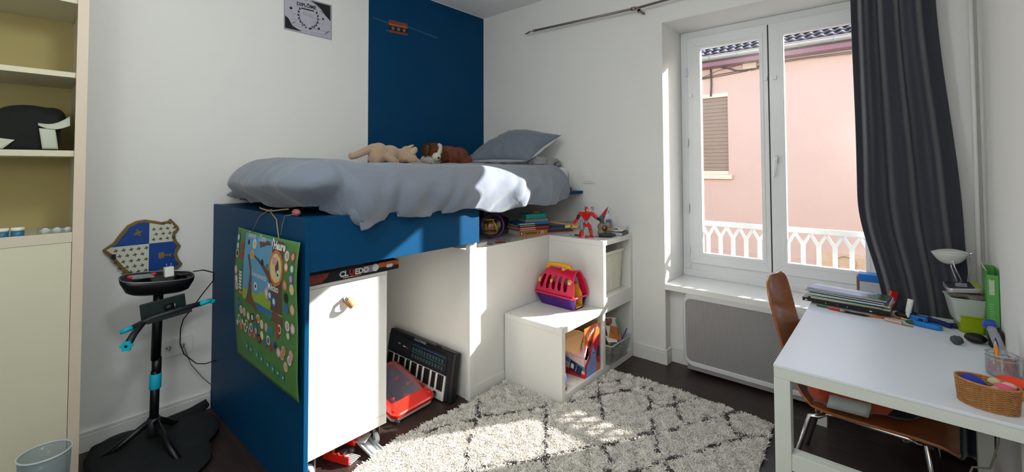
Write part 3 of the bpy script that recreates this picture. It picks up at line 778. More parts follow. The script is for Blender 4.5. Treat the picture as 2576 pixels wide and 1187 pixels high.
text(b, 'CL', .040, f, .165, .016, .0008, 0, bold=.0018); text(b, 'U', .040, f, .2195, .016, .0008, 1, bold=.0028); text(b, 'EDO', .040, f, .252, .016, .0008, 0, bold=.0018)
b.box(0, 0, 0, 0, 0, 0) if False else None
b.prism([(.185, .007), (.245, .007), (.245, .010), (.185, .010)], f, 0, .0006, 0); b.prism([(.248, .007), (.29, .007), (.29, .010), (.248, .010)], f, 0, .0006, 4)
b.out('box_print', GP, gb)

# ------------------------------------------------------------------ wardrobe
wd = thing('wardrobe', 'cream wardrobe with open display shelves above a panelled door', 'wardrobe', (0.22, -3.7, 0))
CRM = M('cream_laminate', '#cfc7b2', 0.5, var=.02); BACKP = M('wardrobe_back', '#b3a570', 0.8, var=.05)
WX, WY, WY0 = 0.45, -3.177, -4.2
b = B(); b.box(0.002, WX - .002, WY - 0.022, WY, 0.0, 2.58); b.out('side_panel', CRM, wd, bevel=.001)
b = B(); b.box(0.002, WX - .002, WY0, WY0 + .022, 0.0, 2.58); b.out('side_panel', CRM, wd, bevel=.001)
b = B(); b.box(0.002, 0.012, WY0 + .022, WY - .022, 0.0, 2.58); b.out('back_panel', BACKP, wd)
b = B(); b.box(0.002, WX - .002, WY0 + .022, WY - .0222, 2.53, 2.58); b.out('top_board', CRM, wd)
b = B(); b.box(WX - .002, WX + .016, WY - .0405, WY - .0005, 0.0, 2.58); b.out('stile', M('cream_stile', '#d3c4b0', .5, var=.02), wd, bevel=.001)
b = B(); b.box(WX - .002, WX + .016, WY0, WY0 + .04, 0.0, 2.58); b.out('stile', MATS['cream_stile'], wd, bevel=.001)
SHF = M('shelf_cream', '#cfcab0', .5, var=.02)
for z0, z1, x0 in ((2.335, 2.36, .012), (1.978, 2.003, .012), (1.604, 1.632, .012), (1.215, 1.24, .012)):
    b = B(); b.box(x0, WX - .003, WY0 + .022, WY - .023, z0, z1); b.out('shelf', SHF, wd, bevel=.001)
b = B(); b.box(WX - .002, WX + .016, WY0 + .04, WY - .041, 1.203, 1.249); b.out('rail', CRM, wd, bevel=.001)
b = B(); b.box(WX - .006, WX + .013, WY0 + .042, WY - .042, 0.06, 1.2025); b.out('door', M('door_cream', '#d3cfb6', .5, var=.02), wd, bevel=.0015)
# things on its shelves
b = B(); b.box(.10, .40, -3.47, -3.26, 1.633, 1.80); b.sph((.27, -3.36, 1.80), (.13, .11, .05)); b.sph((.24, -3.28, 1.79), (.12, .05, .06)); b.sph((.25, -3.38, 1.71), (.16, .13, .075))
BB = M('black_fabric', '#101512', .9)
tg = thing('black_bag', 'black bag with white cuffs and patches on the middle wardrobe shelf', 'bag', (.25, -3.36, 1.633))
b.out('bag_body', BB, tg, remesh=.012)
WC = M('off_white_cloth', '#b9bfae', .8)
b = B(); b.verts([(.413, -3.455, 1.636), (.413, -3.452, 1.683), (.42, -3.405, 1.676), (.41, -3.44, 1.636), (.39, -3.455, 1.636), (.39, -3.452, 1.683), (.40, -3.405, 1.676), (.39, -3.44, 1.636)],
                 [(0, 1, 2, 3), (7, 6, 5, 4), (0, 4, 5, 1), (1, 5, 6, 2), (2, 6, 7, 3), (3, 7, 4, 0)]); b.out('white_flap', WC, tg)
b = B(); b.grid(lambda u, v: Vector((.418 - .02 * u, -3.335 + .105 * v, 1.745 + .035 * u * (.3 + v) - .018 * sin(pi * v) + .005 * v)), 5, 10); b.out('cuff', WC, tg, solid=.004)
b = B(); b.grid(lambda u, v: Vector((.415 + .006 * sin(3 * v), -3.332 + .012 * (1 - v) + .052 * u, 1.638 + .095 * v)), 5, 8); b.out('white_patch', WC, tg, solid=.004)
b = B(); b.sph((.20, -3.46, 1.755), (.10, .04, .05), rot=Matrix.Rotation(.3, 3, 'X')); b.sph((.28, -3.49, 1.70), (.08, .06, .065)); o = b.out('plush_toy', WC, remesh=.01); tag(o, 'pale plush shape behind the black bag in the wardrobe', 'soft toy')
for i, (y, lab, cap) in enumerate(((-3.435, 'blue jar with white lid on the lowest wardrobe shelf, nearer the frame edge', 1), (-3.388, 'blue jar with white lid on the lowest wardrobe shelf, beside the clear egg box', 1))):
    t = thing('jar', lab, 'jar', (.40, y, 1.2405), group='blue jars in the wardrobe')
    b = B(); b.lathe([(0, 0), (.020, 0), (.021, .003), (.021, .028), (0, .028)], (0, 0, 0), 24); b.out('jar_body', M('jar_blue', '#2c6a8c', .35), t, world=False)
    b = B(); b.lathe([(0, .0285), (.0225, .0285), (.0225, .040), (.020, .043), (0, .043)], (0, 0, 0), 24); b.out('lid', PAPER, t, world=False)
t = thing('egg_box', 'clear plastic tray of white balls on the lowest wardrobe shelf', 'box', (.37, -3.26, 1.2405))
CP = plastic_clear('clear_plastic', '#d8dedb', .22, .15)
b = B(); b.box(.32, .43, -3.325, -3.205, 1.2405, 1.268); b.out('tray', CP, t, bevel=.004)
for i in range(3):
    b = B(); b.sph((.395, -3.302 + i * .038, 1.2565), (.014, .0155, .0145)); b.out('white_ball', PAPER, t)
t = thing('plastic_cup', 'clear plastic container in front of the wardrobe door', 'container', (.88, -3.31, 0.0))
b = B(); b.grid(lambda u, v: Vector((.88 + (.055 + .02 * v) * cos(2 * pi * u), -3.31 + (.055 + .02 * v) * sin(2 * pi * u), .002 + .45 * v)), 32, 6, wrapu=True); b.out('cup_wall', plastic_clear('clear_bluish', '#bccbd2', .25, .1), t, solid=.002)
b = B(); b.tube([(.88 + .076 * cos(2 * pi * k / 32), -3.31 + .076 * sin(2 * pi * k / 32), .452) for k in range(32)], .0035, 6, closed=True); b.out('rim', plastic_clear('rim_plastic', '#e6eeee', .7, .1), t)
b = B(); b.cyl((.88, -3.31, .001), (.88, -3.31, .004), .054, n=32); b.out('base', CP, t)

# ------------------------------------------------------------------ radiator
rad = thing('radiator', 'white panel radiator with perforated grey grille under the window sill', 'radiator', (2.7, 0.03, 0.3))
RWH = M('radiator_white', '#d6d7d9', .35)
rx0, rx1, rz0, rz1 = 2.138, 3.20, 0.045, 0.596
f = fr((0, -0.018, 0), (1, 0, 0), (0, 0, 1))
outer = rrect(rx0, rz0, rx1, rz1, .07, 8); inner = rrect(rx0 + .027, rz0 + .04, rx1 - .027, rz1 - .05, .045, 8)
b = B(); n = len(outer)
def ring(b, A, C, yA, yC):
    va = [b.bm.verts.new((x, yA, z)) for x, z in A]; vc = [b.bm.verts.new((x, yC, z)) for x, z in C]
    for i in range(len(A)):
        j = (i + 1) % len(A); b.bm.faces.new((va[i], va[j], vc[j], vc[i])).smooth = True
def inset(P, d, c=((2.138 + 3.20) / 2, .32)):
    o = []
    for x, z in P: o.append((x - d * (1 if x > c[0] else -1) , z - d * (1 if z > c[1] else -1)))
    return o
ring(b, outer, outer, .075, .0); ring(b, outer, inset(outer, .010), .0, -.018); ring(b, inset(outer, .010), inset(inner, -.006), -.018, -.018); ring(b, inset(inner, -.006), inner, -.018, -.006)
b.bm.faces.new([b.bm.verts.new((x, .075, z)) for x, z in outer])
b.out('casing', RWH, rad)
GR = bpy.data.materials.new('perforated_sheet'); GR.use_nodes = True; nt = GR.node_tree; bs_ = nt.nodes['Principled BSDF']
tc = nt.nodes.new('ShaderNodeTexCoord'); mp = nt.nodes.new('ShaderNodeMapping'); mp.inputs['Scale'].default_value = (1, 0, 1)
vo = nt.nodes.new('ShaderNodeTexVoronoi'); vo.inputs['Scale'].default_value = 120; vo.inputs['Randomness'].default_value = 0.0
mp.inputs['Rotation'].default_value = (0, radians(45), 0)
cr = nt.nodes.new('ShaderNodeValToRGB'); cr.color_ramp.elements[0].color = (.02, .02, .022, 1); cr.color_ramp.elements[1].color = (.62, .62, .63, 1)
cr.color_ramp.elements[0].position = .36; cr.color_ramp.elements[1].position = .46
nt.links.new(tc.outputs['Object'], mp.inputs[0]); nt.links.new(mp.outputs[0], vo.inputs['Vector']); nt.links.new(vo.outputs['Distance'], cr.inputs[0]); nt.links.new(cr.outputs[0], bs_.inputs['Base Color'])
bs_.inputs['Roughness'].default_value = .45
b = B(); b.prism(rrect(rx0 + .026, rz0 + .039, rx1 - .026, rz1 - .049, .046, 8), fr((0, 0, 0), (1, 0, 0), (0, 0, 1)), .004, .008); b.out('perforated_grille', GR, rad)
b = B(); b.box(rx0 + .03, rx1 - .03, -.012, .06, rz0 - .022, rz0 + .004); b.out('bottom_outlet', M('vent_grey', '#8d8d8c', .5), rad, bevel=.003)  # bottom outlet in a darker grey than the casing
b = B(); b.box(2.3, 2.36, .06, .0995, .2, .5); b.box(3.0, 3.06, .06, .0995, .2, .5); b.out('wall_bracket', STEEL, rad)

# ------------------------------------------------------------------ curtain and rods
CURT = fabric('curtain_charcoal', '#262933', 0.85, wave=.06, sheen=.6, bs=400)
ct = thing('curtain', 'charcoal floor curtain drawn to the side of the window', 'curtain', (3.43, -0.12, 2.9))
cy = -0.115
def curtain(u, v):
    z = 2.86 - v * 2.84
    # left/right edges flare towards the bottom
    L = 3.205 + .010 * smst(2.6, 1.6, z) + .10 * smst(1.4, .75, z) ** 1.2 + .03 * smst(.9, .4, z); R = 3.575 + .085 * smst(2.6, 1.1, z) + .02 * smst(1.2, .7, z)
    x = L + (R - L) * u
    amp = (.038 - .006 * sin(v * 3)) * min(1, sin(pi * min(max(u, .02), .98)) * 3 + .3)
    ph = u * 2 * pi * 3.6 + .9 * sin(v * 2.2 + u * 3) + .5 * noise.noise(Vector((u * 3, v * 2.2, 0)))
    y = cy + .008 + amp * (sin(ph) * .8 + .25 * sin(2.3 * ph + 1 + v)) + .008 * noise.noise(Vector((u * 9, v * 5, 3)))
    return Vector((x, min(y, -.022), z))
b = B(); b.grid(curtain, 160, 90); b.out('drape', CURT, ct, solid=.003)
b = B(); b.tube([(3.215 + k * .06, cy, 2.875) for k in range(1)] + [(3.6, cy, 2.875)], .001, 4); b.bm.clear()
for k in range(6):
    x = 3.22 + k * .065
    b.tube([(x, cy + .024 * cos(2 * pi * t / 16), 2.862 + .024 * sin(2 * pi * t / 16)) for t in range(16)], .003, 5, closed=True)
b.out('curtain_ring', STEEL, ct)
rod = thing('curtain_rod', 'thin taupe metal curtain rod on the wall above the window', 'curtain rod', (2.2, -.1, 2.85))
ROD = M('rod_taupe', '#8a7f79', .4, .4)
b = B(); b.tube([(.80, -.10, 2.864), (1.85, -.10, 2.832)], .0105, 12); b.tube([(1.85, -.10, 2.832), (3.65, -.112, 2.872)], .0095, 12); b.out('pole', ROD, rod, smooth=True)
b = B(); b.cyl((.775, -.10, 2.865), (.80, -.10, 2.864), .014, n=14); b.tube([(.775, -.10, 2.865), (.74, -.10, 2.864)], .004, 8); b.tube([(.74, -.10, 2.864), (.72, -.10, 2.862), (.69, -.098, 2.855), (.665, -.098, 2.858)], [.006, .010, .009, .004], 10); b.out('finial', ROD, rod, smooth=True)
b = B(); b.cyl((1.79, -.10, 2.834), (1.825, -.10, 2.833), .016, n=14); b.box(1.845, 1.863, -.112, -.0005, 2.80, 2.815); b.box(1.845, 1.863, -.112, -.09, 2.79, 2.825); b.box(3.52, 3.54, -.112, -.0005, 2.845, 2.86); b.out('rod_bracket', ROD, rod)

# ------------------------------------------------------------------ switch and sockets
t = thing('light_switch', 'square white light switch on the wall above the sockets', 'switch', (1.318, 0, 1.455))
b = B(); b.prism(rrect(-.062, -.053, .062, .053, .012), fr((1.318, -.0005, 1.455), (1, 0, 0), (0, 0, 1)), 0, .010); b.out('plate', GLOSSW, t, bevel=.002)
b = B(); b.box(1.282, 1.350, -.0155, -.0095, 1.418, 1.482); b.out('rocker', GLOSSW, t, bevel=.002)
def socket(name, label, F, w, h, cs, scale=1.0):
    O, U, W = F; N = U.cross(W)
    t = thing(name, label, 'socket', O)
    b = B(); b.prism(rrect(-w / 2, -h / 2, w / 2, h / 2, .010), F, .0004, .009); b.out('plate', GLOSSW, t, bevel=.002)
    for c in cs:
        b = B(); b.prism(circ(c, 0, .022 * scale, 24), F, .009, .0115); rg = b.out('socket_cup', GLOSSW, t, bevel=.001)
        b = B(); b.prism(circ(c, 0, .0185 * scale, 24), F, .0115, .0118); b.out('socket_well', M('socket_white', '#c9c9c6', .4), rg)
        b = B(); b.prism(circ(c - .010 * scale, .003 * scale, .004 * scale, 10), F, .0118, .0122); b.prism(circ(c + .006 * scale, .003 * scale, .004 * scale, 10), F, .0118, .0122); b.prism(circ(c + .004, -.010 * scale, .0035, 10), F, .0118, .0125); b.out('pin_hole', BLACK, rg)
    return t
socket('wall_socket', 'white double socket on the window wall behind the toys', fr((1.325, -.0005, 1.185), (1, 0, 0), (0, 0, 1)), .215, .105, (-.03, .035), 1.1)
socket('wall_socket', 'white double socket low on the wall behind the exercise stand', fr((.0005, -2.71, .447), (0, 1, 0), (0, 0, 1)), .165, .105, (-.04, .03), 1.0)
b = B(); b.box(.995, 1.03, -.012, -.0005, 1.27, 1.30); o = b.out('cable_clip', GLOSSW); tag(o, 'small white clip on the wall below the blue platform edge', 'clip')
# ------------------------------------------------------------------ rug
def rug_poly():
    return [(1.255, -1.05), (1.262, -1.38), (1.262, -1.50), (1.235, -1.94), (1.30, -2.27), (1.37, -2.62), (1.40, -2.95), (2.86, -2.95), (2.838, -.95), (2.81, -.414), (2.22, -.377), (1.749, -.406), (1.742, -1.05)]
RP = rug_poly()
rug = thing('shag_rug', 'cream shaggy rug with irregular dark diamond lines on the floor', 'rug', (2.05, -1.6, 0))
RUGC = M('rug_cream', '#e2ddd5', .95, sheen=.3, var=.06, scale=30); RUGD = M('rug_dark', '#4b4347', .95, sheen=.2)
b = B(); b.prism(RP, fr((0, 0, 0), (1, 0, 0), (0, 1, 0)), .0006, .012); b.out('backing', RUGC, rug)
RL = [[(1.74,-1.92),(1.81,-1.75),(1.92,-1.62),(1.98,-1.52),(2.04,-1.4),(2.15,-1.24),(2.23,-1.12),(2.27,-1.01),(2.31,-.96)],[(2.31,-.97),(2.39,-.85),(2.44,-.72),(2.52,-.59),(2.58,-.49),(2.62,-.37)],[(2.8,-.59),(2.73,-.65),(2.67,-.75),(2.6,-.88),(2.54,-1.02),(2.47,-1.12),(2.43,-1.17),(2.42,-1.25),(2.38,-1.33),(2.3,-1.44),(2.21,-1.62)],[(2.09,-.47),(2.11,-.57),(2.19,-.72),(2.27,-.89),(2.32,-.98),(2.37,-1.05),(2.41,-1.13),(2.44,-1.17),(2.54,-1.24),(2.63,-1.34)],[(1.77,-.64),(1.82,-.74),(1.93,-.89),(2.03,-1.04)],[(2.15,-1.26),(2.22,-1.32),(2.26,-1.4),(2.3,-1.48)],[(1.7,-1.05),(1.77,-.98),(1.81,-.89),(1.86,-.81),(1.93,-.69),(1.99,-.58),(2.06,-.47)],[(1.79,-.72),(1.8,-.61),(1.87,-.51)],[(1.88,-.54),(1.93,-.63),(1.96,-.64)],[(2.23,-.46),(2.29,-.58),(2.37,-.7),(2.39,-.73)],[(2.22,-.71),(2.28,-.6),(2.32,-.51),(2.38,-.4)],[(2.56,-.47),(2.62,-.59),(2.66,-.66),(2.73,-.65)],[(1.28,-1.35),(1.39,-1.47),(1.44,-1.51),(1.39,-1.64),(1.31,-1.79),(1.27,-1.87)],[(1.42,-1.5),(1.52,-1.39),(1.6,-1.26),(1.68,-1.13)],[(1.66,-1.12),(1.79,-1.3),(1.88,-1.42),(1.96,-1.54),(2.06,-1.64),(2.13,-1.7)],[(1.45,-1.53),(1.58,-1.73),(1.69,-1.85),(1.74,-1.92)],
      [(1.74,-1.92),(1.62,-2.15),(1.5,-2.35)],[(2.21,-1.62),(2.1,-1.85),(2.0,-2.1),(1.85,-2.3)],[(2.13,-1.7),(2.3,-1.9),(2.45,-2.1),(2.6,-2.3)],[(2.63,-1.34),(2.72,-1.5),(2.8,-1.65)],[(1.74,-1.92),(1.9,-2.1),(2.05,-2.35)],[(2.8,-1.6),(2.65,-1.85),(2.45,-2.1),(2.3,-2.4)]]
rs = np.random.RandomState(5)
N = 380000
px = rs.uniform(1.22, 2.87, N); py = rs.uniform(-2.75, -.36, N)
def inpoly(x, y, P):
    ins = np.zeros(len(x), bool)
    for i in range(len(P)):
        (x1, y1), (x2, y2) = P[i], P[(i + 1) % len(P)]
        if y1 == y2: continue
        c = ((y1 > y) != (y2 > y)) & (x < (x2 - x1) * (y - y1) / (y2 - y1) + x1)
        ins ^= c
    return ins
k = inpoly(px, py, RP); px, py = px[k], py[k]
# nothing is seen of the rug beyond the lower frame edge: thin the pile there
k = (py > -2.35) | (rs.rand(len(px)) < .35); px, py = px[k], py[k]
n = len(px)
dmin = np.full(n, 9.0)
wob = .008 * np.sin(px * 60) + .008 * np.sin(py * 53)
for L in RL:
    for (x1, y1), (x2, y2) in zip(L, L[1:]):
        dx, dy = x2 - x1, y2 - y1; t = np.clip(((px - x1) * dx + (py - y1) * dy) / (dx * dx + dy * dy), 0, 1)
        dmin = np.minimum(dmin, np.hypot(px - x1 - t * dx, py - y1 - t * dy))
brk = np.sin(px * 31 + 4 * np.sin(py * 17)) * np.sin(py * 29 + 3 * np.sin(px * 13))
dark = (dmin + wob * .6 + rs.normal(0, .0045, n)) < .0125 + .0035 * brk
# clumps lean together
ca = np.array([noise.noise(Vector((x * 22, y * 22, 0))) for x, y in zip(px, py)]); cb = np.array([noise.noise(Vector((x * 22, y * 22, 9))) for x, y in zip(px, py)])
hh = rs.uniform(.013, .023, n) * np.where(dark, .72, 1.0)
ang = rs.uniform(0, 2 * pi, n); w = rs.uniform(.0017, .0030, n)
lx = ca * .022 + rs.normal(0, .0085, n); ly = cb * .022 + rs.normal(0, .0085, n)
ux, uy = np.cos(ang) * w, np.sin(ang) * w
z0 = .010
V0 = np.stack([px - ux, py - uy, np.full(n, z0)], 1); V1 = np.stack([px + ux, py + uy, np.full(n, z0)], 1)
V2 = np.stack([px + lx * .45 + ux * .9, py + ly * .45 + uy * .9, z0 + hh * .62], 1); V3 = np.stack([px + lx * .45 - ux * .9, py + ly * .45 - uy * .9, z0 + hh * .62], 1)
V4 = np.stack([px + lx + ux * .75, py + ly + uy * .75, z0 + hh * .85], 1); V5 = np.stack([px + lx - ux * .75, py + ly - uy * .75, z0 + hh * .85], 1)
vs_ = np.stack([V0, V1, V2, V3, V4, V5], 1).reshape(-1, 3) - np.array([2.05, -1.6, 0])
me = bpy.data.meshes.new('pile')
me.vertices.add(6 * n); me.vertices.foreach_set('co', vs_.astype(np.float32).ravel())
base = np.arange(n) * 6
quads = np.concatenate([np.stack([base, base + 1, base + 2, base + 3], 1), np.stack([base + 3, base + 2, base + 4, base + 5], 1)])
loops = quads.ravel(); me.loops.add(len(loops)); me.loops.foreach_set('vertex_index', loops.astype(np.int32))
me.polygons.add(2 * n); me.polygons.foreach_set('loop_start', (np.arange(2 * n) * 4).astype(np.int32))
me.polygons.foreach_set('use_smooth', np.ones(2 * n, bool))
me.polygons.foreach_set('material_index', np.concatenate([dark, dark]).astype(np.int32))
me.materials.append(RUGC); me.materials.append(RUGD); me.update(calc_edges=True); me.validate()
pile = bpy.data.objects.new('pile', me); SC.collection.objects.link(pile); pile.parent = rug; pile['kind'] = 'stuff'

# ------------------------------------------------------------------ desk
DX, DX2, DY, DY2, DZ = 2.995, 3.733, -1.360, -0.155, 0.74
desk = thing('desk', 'white desk with square legs and a low crossbar beneath the curtain', 'desk', (3.36, -.73, 0))
DW = M('desk_white', '#dfe3ea', .38, var=.01); DL = M('desk_leg_white', '#d6dad2', .42, var=.01)
b = B(); b.box(DX, DX2, DY, DY2, DZ - .012, DZ); b.out('tabletop', DW, desk, bevel=.0015)
b = B()
b.box(DX + .001, DX2, DY + .001, DY + .022, DZ - .053, DZ - .0125); b.box(DX + .001, DX2, DY2 - .022, DY2 - .001, DZ - .053, DZ - .0125)
b.box(DX + .001, DX + .022, DY + .022, DY2 - .022, DZ - .053, DZ - .0125); b.box(DX2 - .022, DX2, DY + .022, DY2 - .022, DZ - .053, DZ - .0125)
b.out('apron', DL, desk, bevel=.001)
for x in (DX, DX2 - .06):
    for y in (DY, DY2 - .06):
        b = B(); b.box(x + .0005, x + .058, y + .0005, y + .058, 0.0005, DZ - .0535); b.out('leg', DL, desk, bevel=.002)
b = B(); b.box(DX + .0585, DX2 - .061, DY + .0015, DY + .03, .335, .400); b.box(DX + .0585, DX2 - .061, DY + .03, DY + .056, .392, .400); b.out('crossbar', DL, desk, bevel=.0015)
b = B(); b.box(DX + .0585, DX2 - .061, DY2 - .056, DY2 - .03, .335, .400); b.out('crossbar', DL, desk, bevel=.0015)

# ------------------------------------------------------------------ chair
chair = thing('plywood_chair', 'brown bent plywood chair with chrome legs pushed under the desk', 'chair', (3.15, -.66, 0))
PLY = wood('plywood_brown', '#8a4a22', '#a5602f', .33, (3, 3, 14), .4)
cyc = -.655
def shell(u, v):
    # v: 0 front lip (+x) -> 1 top of backrest (-x side); u across y
    s = v
    # centre line profile in (x,z)
    P = [(3.575, .380), (3.53, .402), (3.42, .408), (3.25, .402), (3.10, .408), (3.02, .45), (2.96, .56), (2.92, .70), (2.885, .85), (2.862, .955)]
    k = s * (len(P) - 1); i = min(int(k), len(P) - 2); t = k - i
    g = lambda j: P[max(0, min(len(P) - 1, j))]
    def cr(a, b_, c, d): return .5 * ((2 * b_) + (-a + c) * t + (2 * a - 5 * b_ + 4 * c - d) * t * t + (-a + 3 * b_ - 3 * c + d) * t ** 3)
    x = cr(g(i - 1)[0], g(i)[0], g(i + 1)[0], g(i + 2)[0]); z = cr(g(i - 1)[1], g(i)[1], g(i + 1)[1], g(i + 2)[1])
    w = .215 if s < .5 else .215 - .035 * smst(.5, .68, s) + .005 * smst(.7, .9, s)
    e = min(s, 1 - s)
    if s > .90: w *= sqrt(max(0.02, 1 - ((s - .90) / .105) ** 2)) * .55 + .45
    if s < .10: w *= .84 + .16 * sqrt(max(0, 1 - ((.10 - s) / .10) ** 2))
    q = (u - .5) * 2
    y = cyc + w * q
    if s < .5: z += .018 * q * q * (1 - s)
    else: x += .030 * q * q
    return Vector((x, y, z))
b = B(); b.grid(shell, 22, 54); b.out('shell', PLY, chair, solid=.011, bevel=.002)
b = B()
def leg(pts, r=.0095): b.tube(pts, r, 12)
for s_ in (-1, 1):
    b = B(); y = cyc + s_ * .165
    b.tube([(3.45, y, .379), (3.475, y + s_ * .02, .39), (3.52, y + s_ * .06, .002)], .0105, 12); b.out('leg', CHROME, chair, smooth=True)
    b = B(); b.tube([(3.13, y, .379), (3.10, y + s_ * .015, .360), (3.07, y + s_ * .03, .36), (2.97, y + s_ * .06, .002)], .0105, 12); b.out('leg', CHROME, chair, smooth=True)
    b = B(); b.tube([(3.13, y, .379), (3.17, y, .385), (3.30, y, .383), (3.42, y, .385), (3.45, y, .379)], .0105, 12); b.tube([(3.16, y - s_ * .022, .376), (3.42, y - s_ * .022, .376)], .008, 10)
    b.out('seat_rail', CHROME, chair, smooth=True)
b = B(); b.cyl((3.29, cyc - .16, .380), (3.29, cyc + .16, .380), .010); b.box(3.22, 3.36, cyc - .06, cyc + .06, .375, .392); b.out('under_frame', DARKG, chair)
chair.location.y -= .05; chair.rotation_euler.z = radians(-4)
for (x, y, l, m, w) in ((3.22, -.835, 'rust red garment rolled up on the chair seat', 'r', .06), (3.19, -.90, 'grey rolled towel on the near edge of the chair seat', 'g', .03), (3.36, -.74, 'black folded clothing on the chair seat', 'k', .05)):
    mm = {'r': fabric('rust_cloth', '#b0452a', wave=.3), 'g': fabric('grey_towel', '#b4b8b4', wave=.2), 'k': fabric('black_cloth', '#0d0d10', wave=.2)}[m]
    b = B()
    if m == 'g':
        def roll(u, v):
            t = u * 2 * pi * 2.6; r_ = .037 - .0045 * t / (2 * pi) * 1.6
            return Vector((3.13 + .15 * v + .006 * sin(t), -.885 + .012 * v + r_ * cos(t), .493 + r_ * .92 * sin(t)))
        b.grid(roll, 72, 8)
        o = b.out('rolled_towel', mm, solid=.004, smooth=True)
    elif m == 'r':
        b.tube([(x - .14, y + .03, .50), (x - .05, y, .515), (x + .06, y + .02, .52), (x + .13, y + .04, .505)], [.035, .055, .058, .04], 14); b.sph((x, y + .09, .535), (.13, .09, .06)); b.sph((x - .10, y + .1, .56), (.07, .08, .06)); b.sph((x - .12, y - .01, .52), (.06, .06, .06))
        o = b.out('rolled_garment', mm, remesh=.008)
    else:
        b.sph((x, y, .492), (.10, .10, .04)); b.sph((x + .03, y + .08, .50), (.10, .08, .05))
        o = b.out('folded_clothing', mm, remesh=.008)
    o.location.z -= .043
    tag(o, l, 'clothing')

# ------------------------------------------------------------------ on the desk
def book(name, label, cat, c, size, rz, cover, pages=PAPER, group=None, soft=False, tilt=(0, 0)):
    t = thing(name, label, cat, c, group=group, rot=(tilt[0], tilt[1], rz))
    w, d, h = size; q = min(.0022, h * .22)
    b = B(); b.box(-w / 2, w / 2, -d / 2, d / 2, 0, q); b.box(-w / 2, w / 2, -d / 2, d / 2, h - q, h); b.box(w / 2 - q, w / 2, -d / 2, d / 2, q, h - q); b.out('cover', cover, t, world=False)
    b = B(); b.box(-w / 2 + .002, w / 2 - q - .0002, -d / 2 + .002, d / 2 - .002, q + .0001, h - q - .0001); b.out('pages', pages, t, world=False)
    return t
mags = [  # dx, dy, w, d, h, rz, colour, label
    (0, 0, .40, .27, .020, -.10, '#15171b', 'thick black album at the bottom of the magazine pile on the desk', 'album'),
    (.02, .01, .36, .26, .005, -.07, '#d9d3a0', 'thin cream notebook just above the black album on the desk', 'notebook'),
    (-.005, .005, .35, .25, .006, -.13, '#6f9a72', 'green edged magazine in the lower half of the desk pile', 'magazine'),
    (.02, .01, .36, .25, .005, -.08, '#cfd6d8', 'white stapled magazine in the lower half of the desk pile', 'magazine'),
    (.005, .0, .35, .26, .006, -.10, '#a9c6d6', 'pale blue magazine in the middle of the desk pile', 'magazine'),
    (.0, .01, .37, .26, .007, -.16, '#4c4f55', 'grey spined magazine above the middle of the desk pile', 'magazine'),
    (.01, .02, .36, .26, .006, -.12, '#9ea4ab', 'light grey magazine second from the top of the desk pile', 'magazine'),
    (.01, .015, .37, .26, .006, -.17, '#5c6f9a', 'blue picture magazine on top of the desk pile', 'magazine')]
zc = DZ + .012
for i, (dx, dy, w, d, h, rz, col, lb, cat) in enumerate(mags):
    t = book(cat, lb, cat, (3.160 + dx, -.248 + dy * .6, zc + .0004), (w, d * .56, h), rz, M('mag_%d' % i, col, .3, var=.25 if i in (0, 7) else .08, scale=18), M('album_black', '#1a1b1f', .5) if i == 0 else PAPER)
    if i == 0:
        b = B(); f = fr((0, -.0759, 0), (1, 0, 0), (0, 0, 1))
        for k in range(8): b.prism(rrect(-.185 + k * .05, .0035, -.181 + k * .05 + (.008 if k % 3 == 0 else 0), .0095, .002), f, 0, .0004, k % 2)
        b.out('edge_print', [PAPER, M('p_red2', '#a23a3a')], t, world=False)
    if i == 7:
        b = B(); b.grid(lambda u, v: Vector((-.18 + .36 * v, -.070 + .140 * u, h + .0006)), 6, 24, mi=lambda a, c: (1 if c > 16 + a * .6 else (2 if a > 3 else 0)))
        b.out('cover_print', [M('mag_sky', '#7787b5', .25, var=.35, scale=14), M('mag_forest', '#3f5a3c', .25, var=.3, scale=14), M('mag_haze', '#a9b4cf', .25, var=.2, scale=14)], t, world=False)
    zc += h + .0008 + (.004 if i in (2, 4) else 0)
b = B(); b.verts([(3.345, -.335, zc - .03), (3.372, -.20, zc - .032), (3.365, -.27, zc + .01), (3.345, -.335, zc - .031), (3.374, -.20, zc - .034), (3.367, -.27, zc + .009)], [(0, 1, 2), (5, 4, 3), (0, 3, 4, 1), (1, 4, 5, 2), (2, 5, 3, 0)])
o = b.out('loose_page', PAPER); tag(o, 'white loose page corner sticking up at the right of the magazine pile', 'paper')
def stick(name, label, cat, p0, p1, r, m, n=8, tip=None, group=None):
    t = thing(name, label, cat, p0, group=group)
    p0, p1 = Vector(p0), Vector(p1); d = (p1 - p0).normalized()
    b = B(); b.cyl(p0, p1 - d * r * 3.5, r, n=n); b.out('barrel', m, t, smooth=None)
    b = B(); b.cyl(p1 - d * r * 3.5, p1, r, r * .25, n=n); b.out('tip', tip or M('pencil_wood', '#d6b184', .6), t)
    return t
zz = DZ + .006
stick('pencil', 'green pencil under the front of the magazine pile', 'pencil', (3.03, -.345, zz), (3.20, -.375, zz), .0045, M('pencil_green', '#1f5a33', .35), group='pencils by the magazines')
stick('marker', 'red felt pen under the front of the magazine pile', 'pen', (3.085, -.365, zz + .002), (3.165, -.385, zz + .002), .0065, RED)
stick('marker', 'black felt pen in front of the magazine pile', 'pen', (3.14, -.378, zz), (3.27, -.392, zz), .006, BLACK, tip=BLACK)
stick('pencil', 'orange pencil at the front of the magazine pile', 'pencil', (3.20, -.382, zz), (3.36, -.372, zz), .0045, M('pencil_orange', '#c9651f', .35), group='pencils by the magazines')
stick('marker', 'brown crayon beside the pinkish eraser', 'crayon', (3.30, -.352, zz), (3.39, -.40, zz), .006, M('crayon_brown', '#7a4a20', .5))
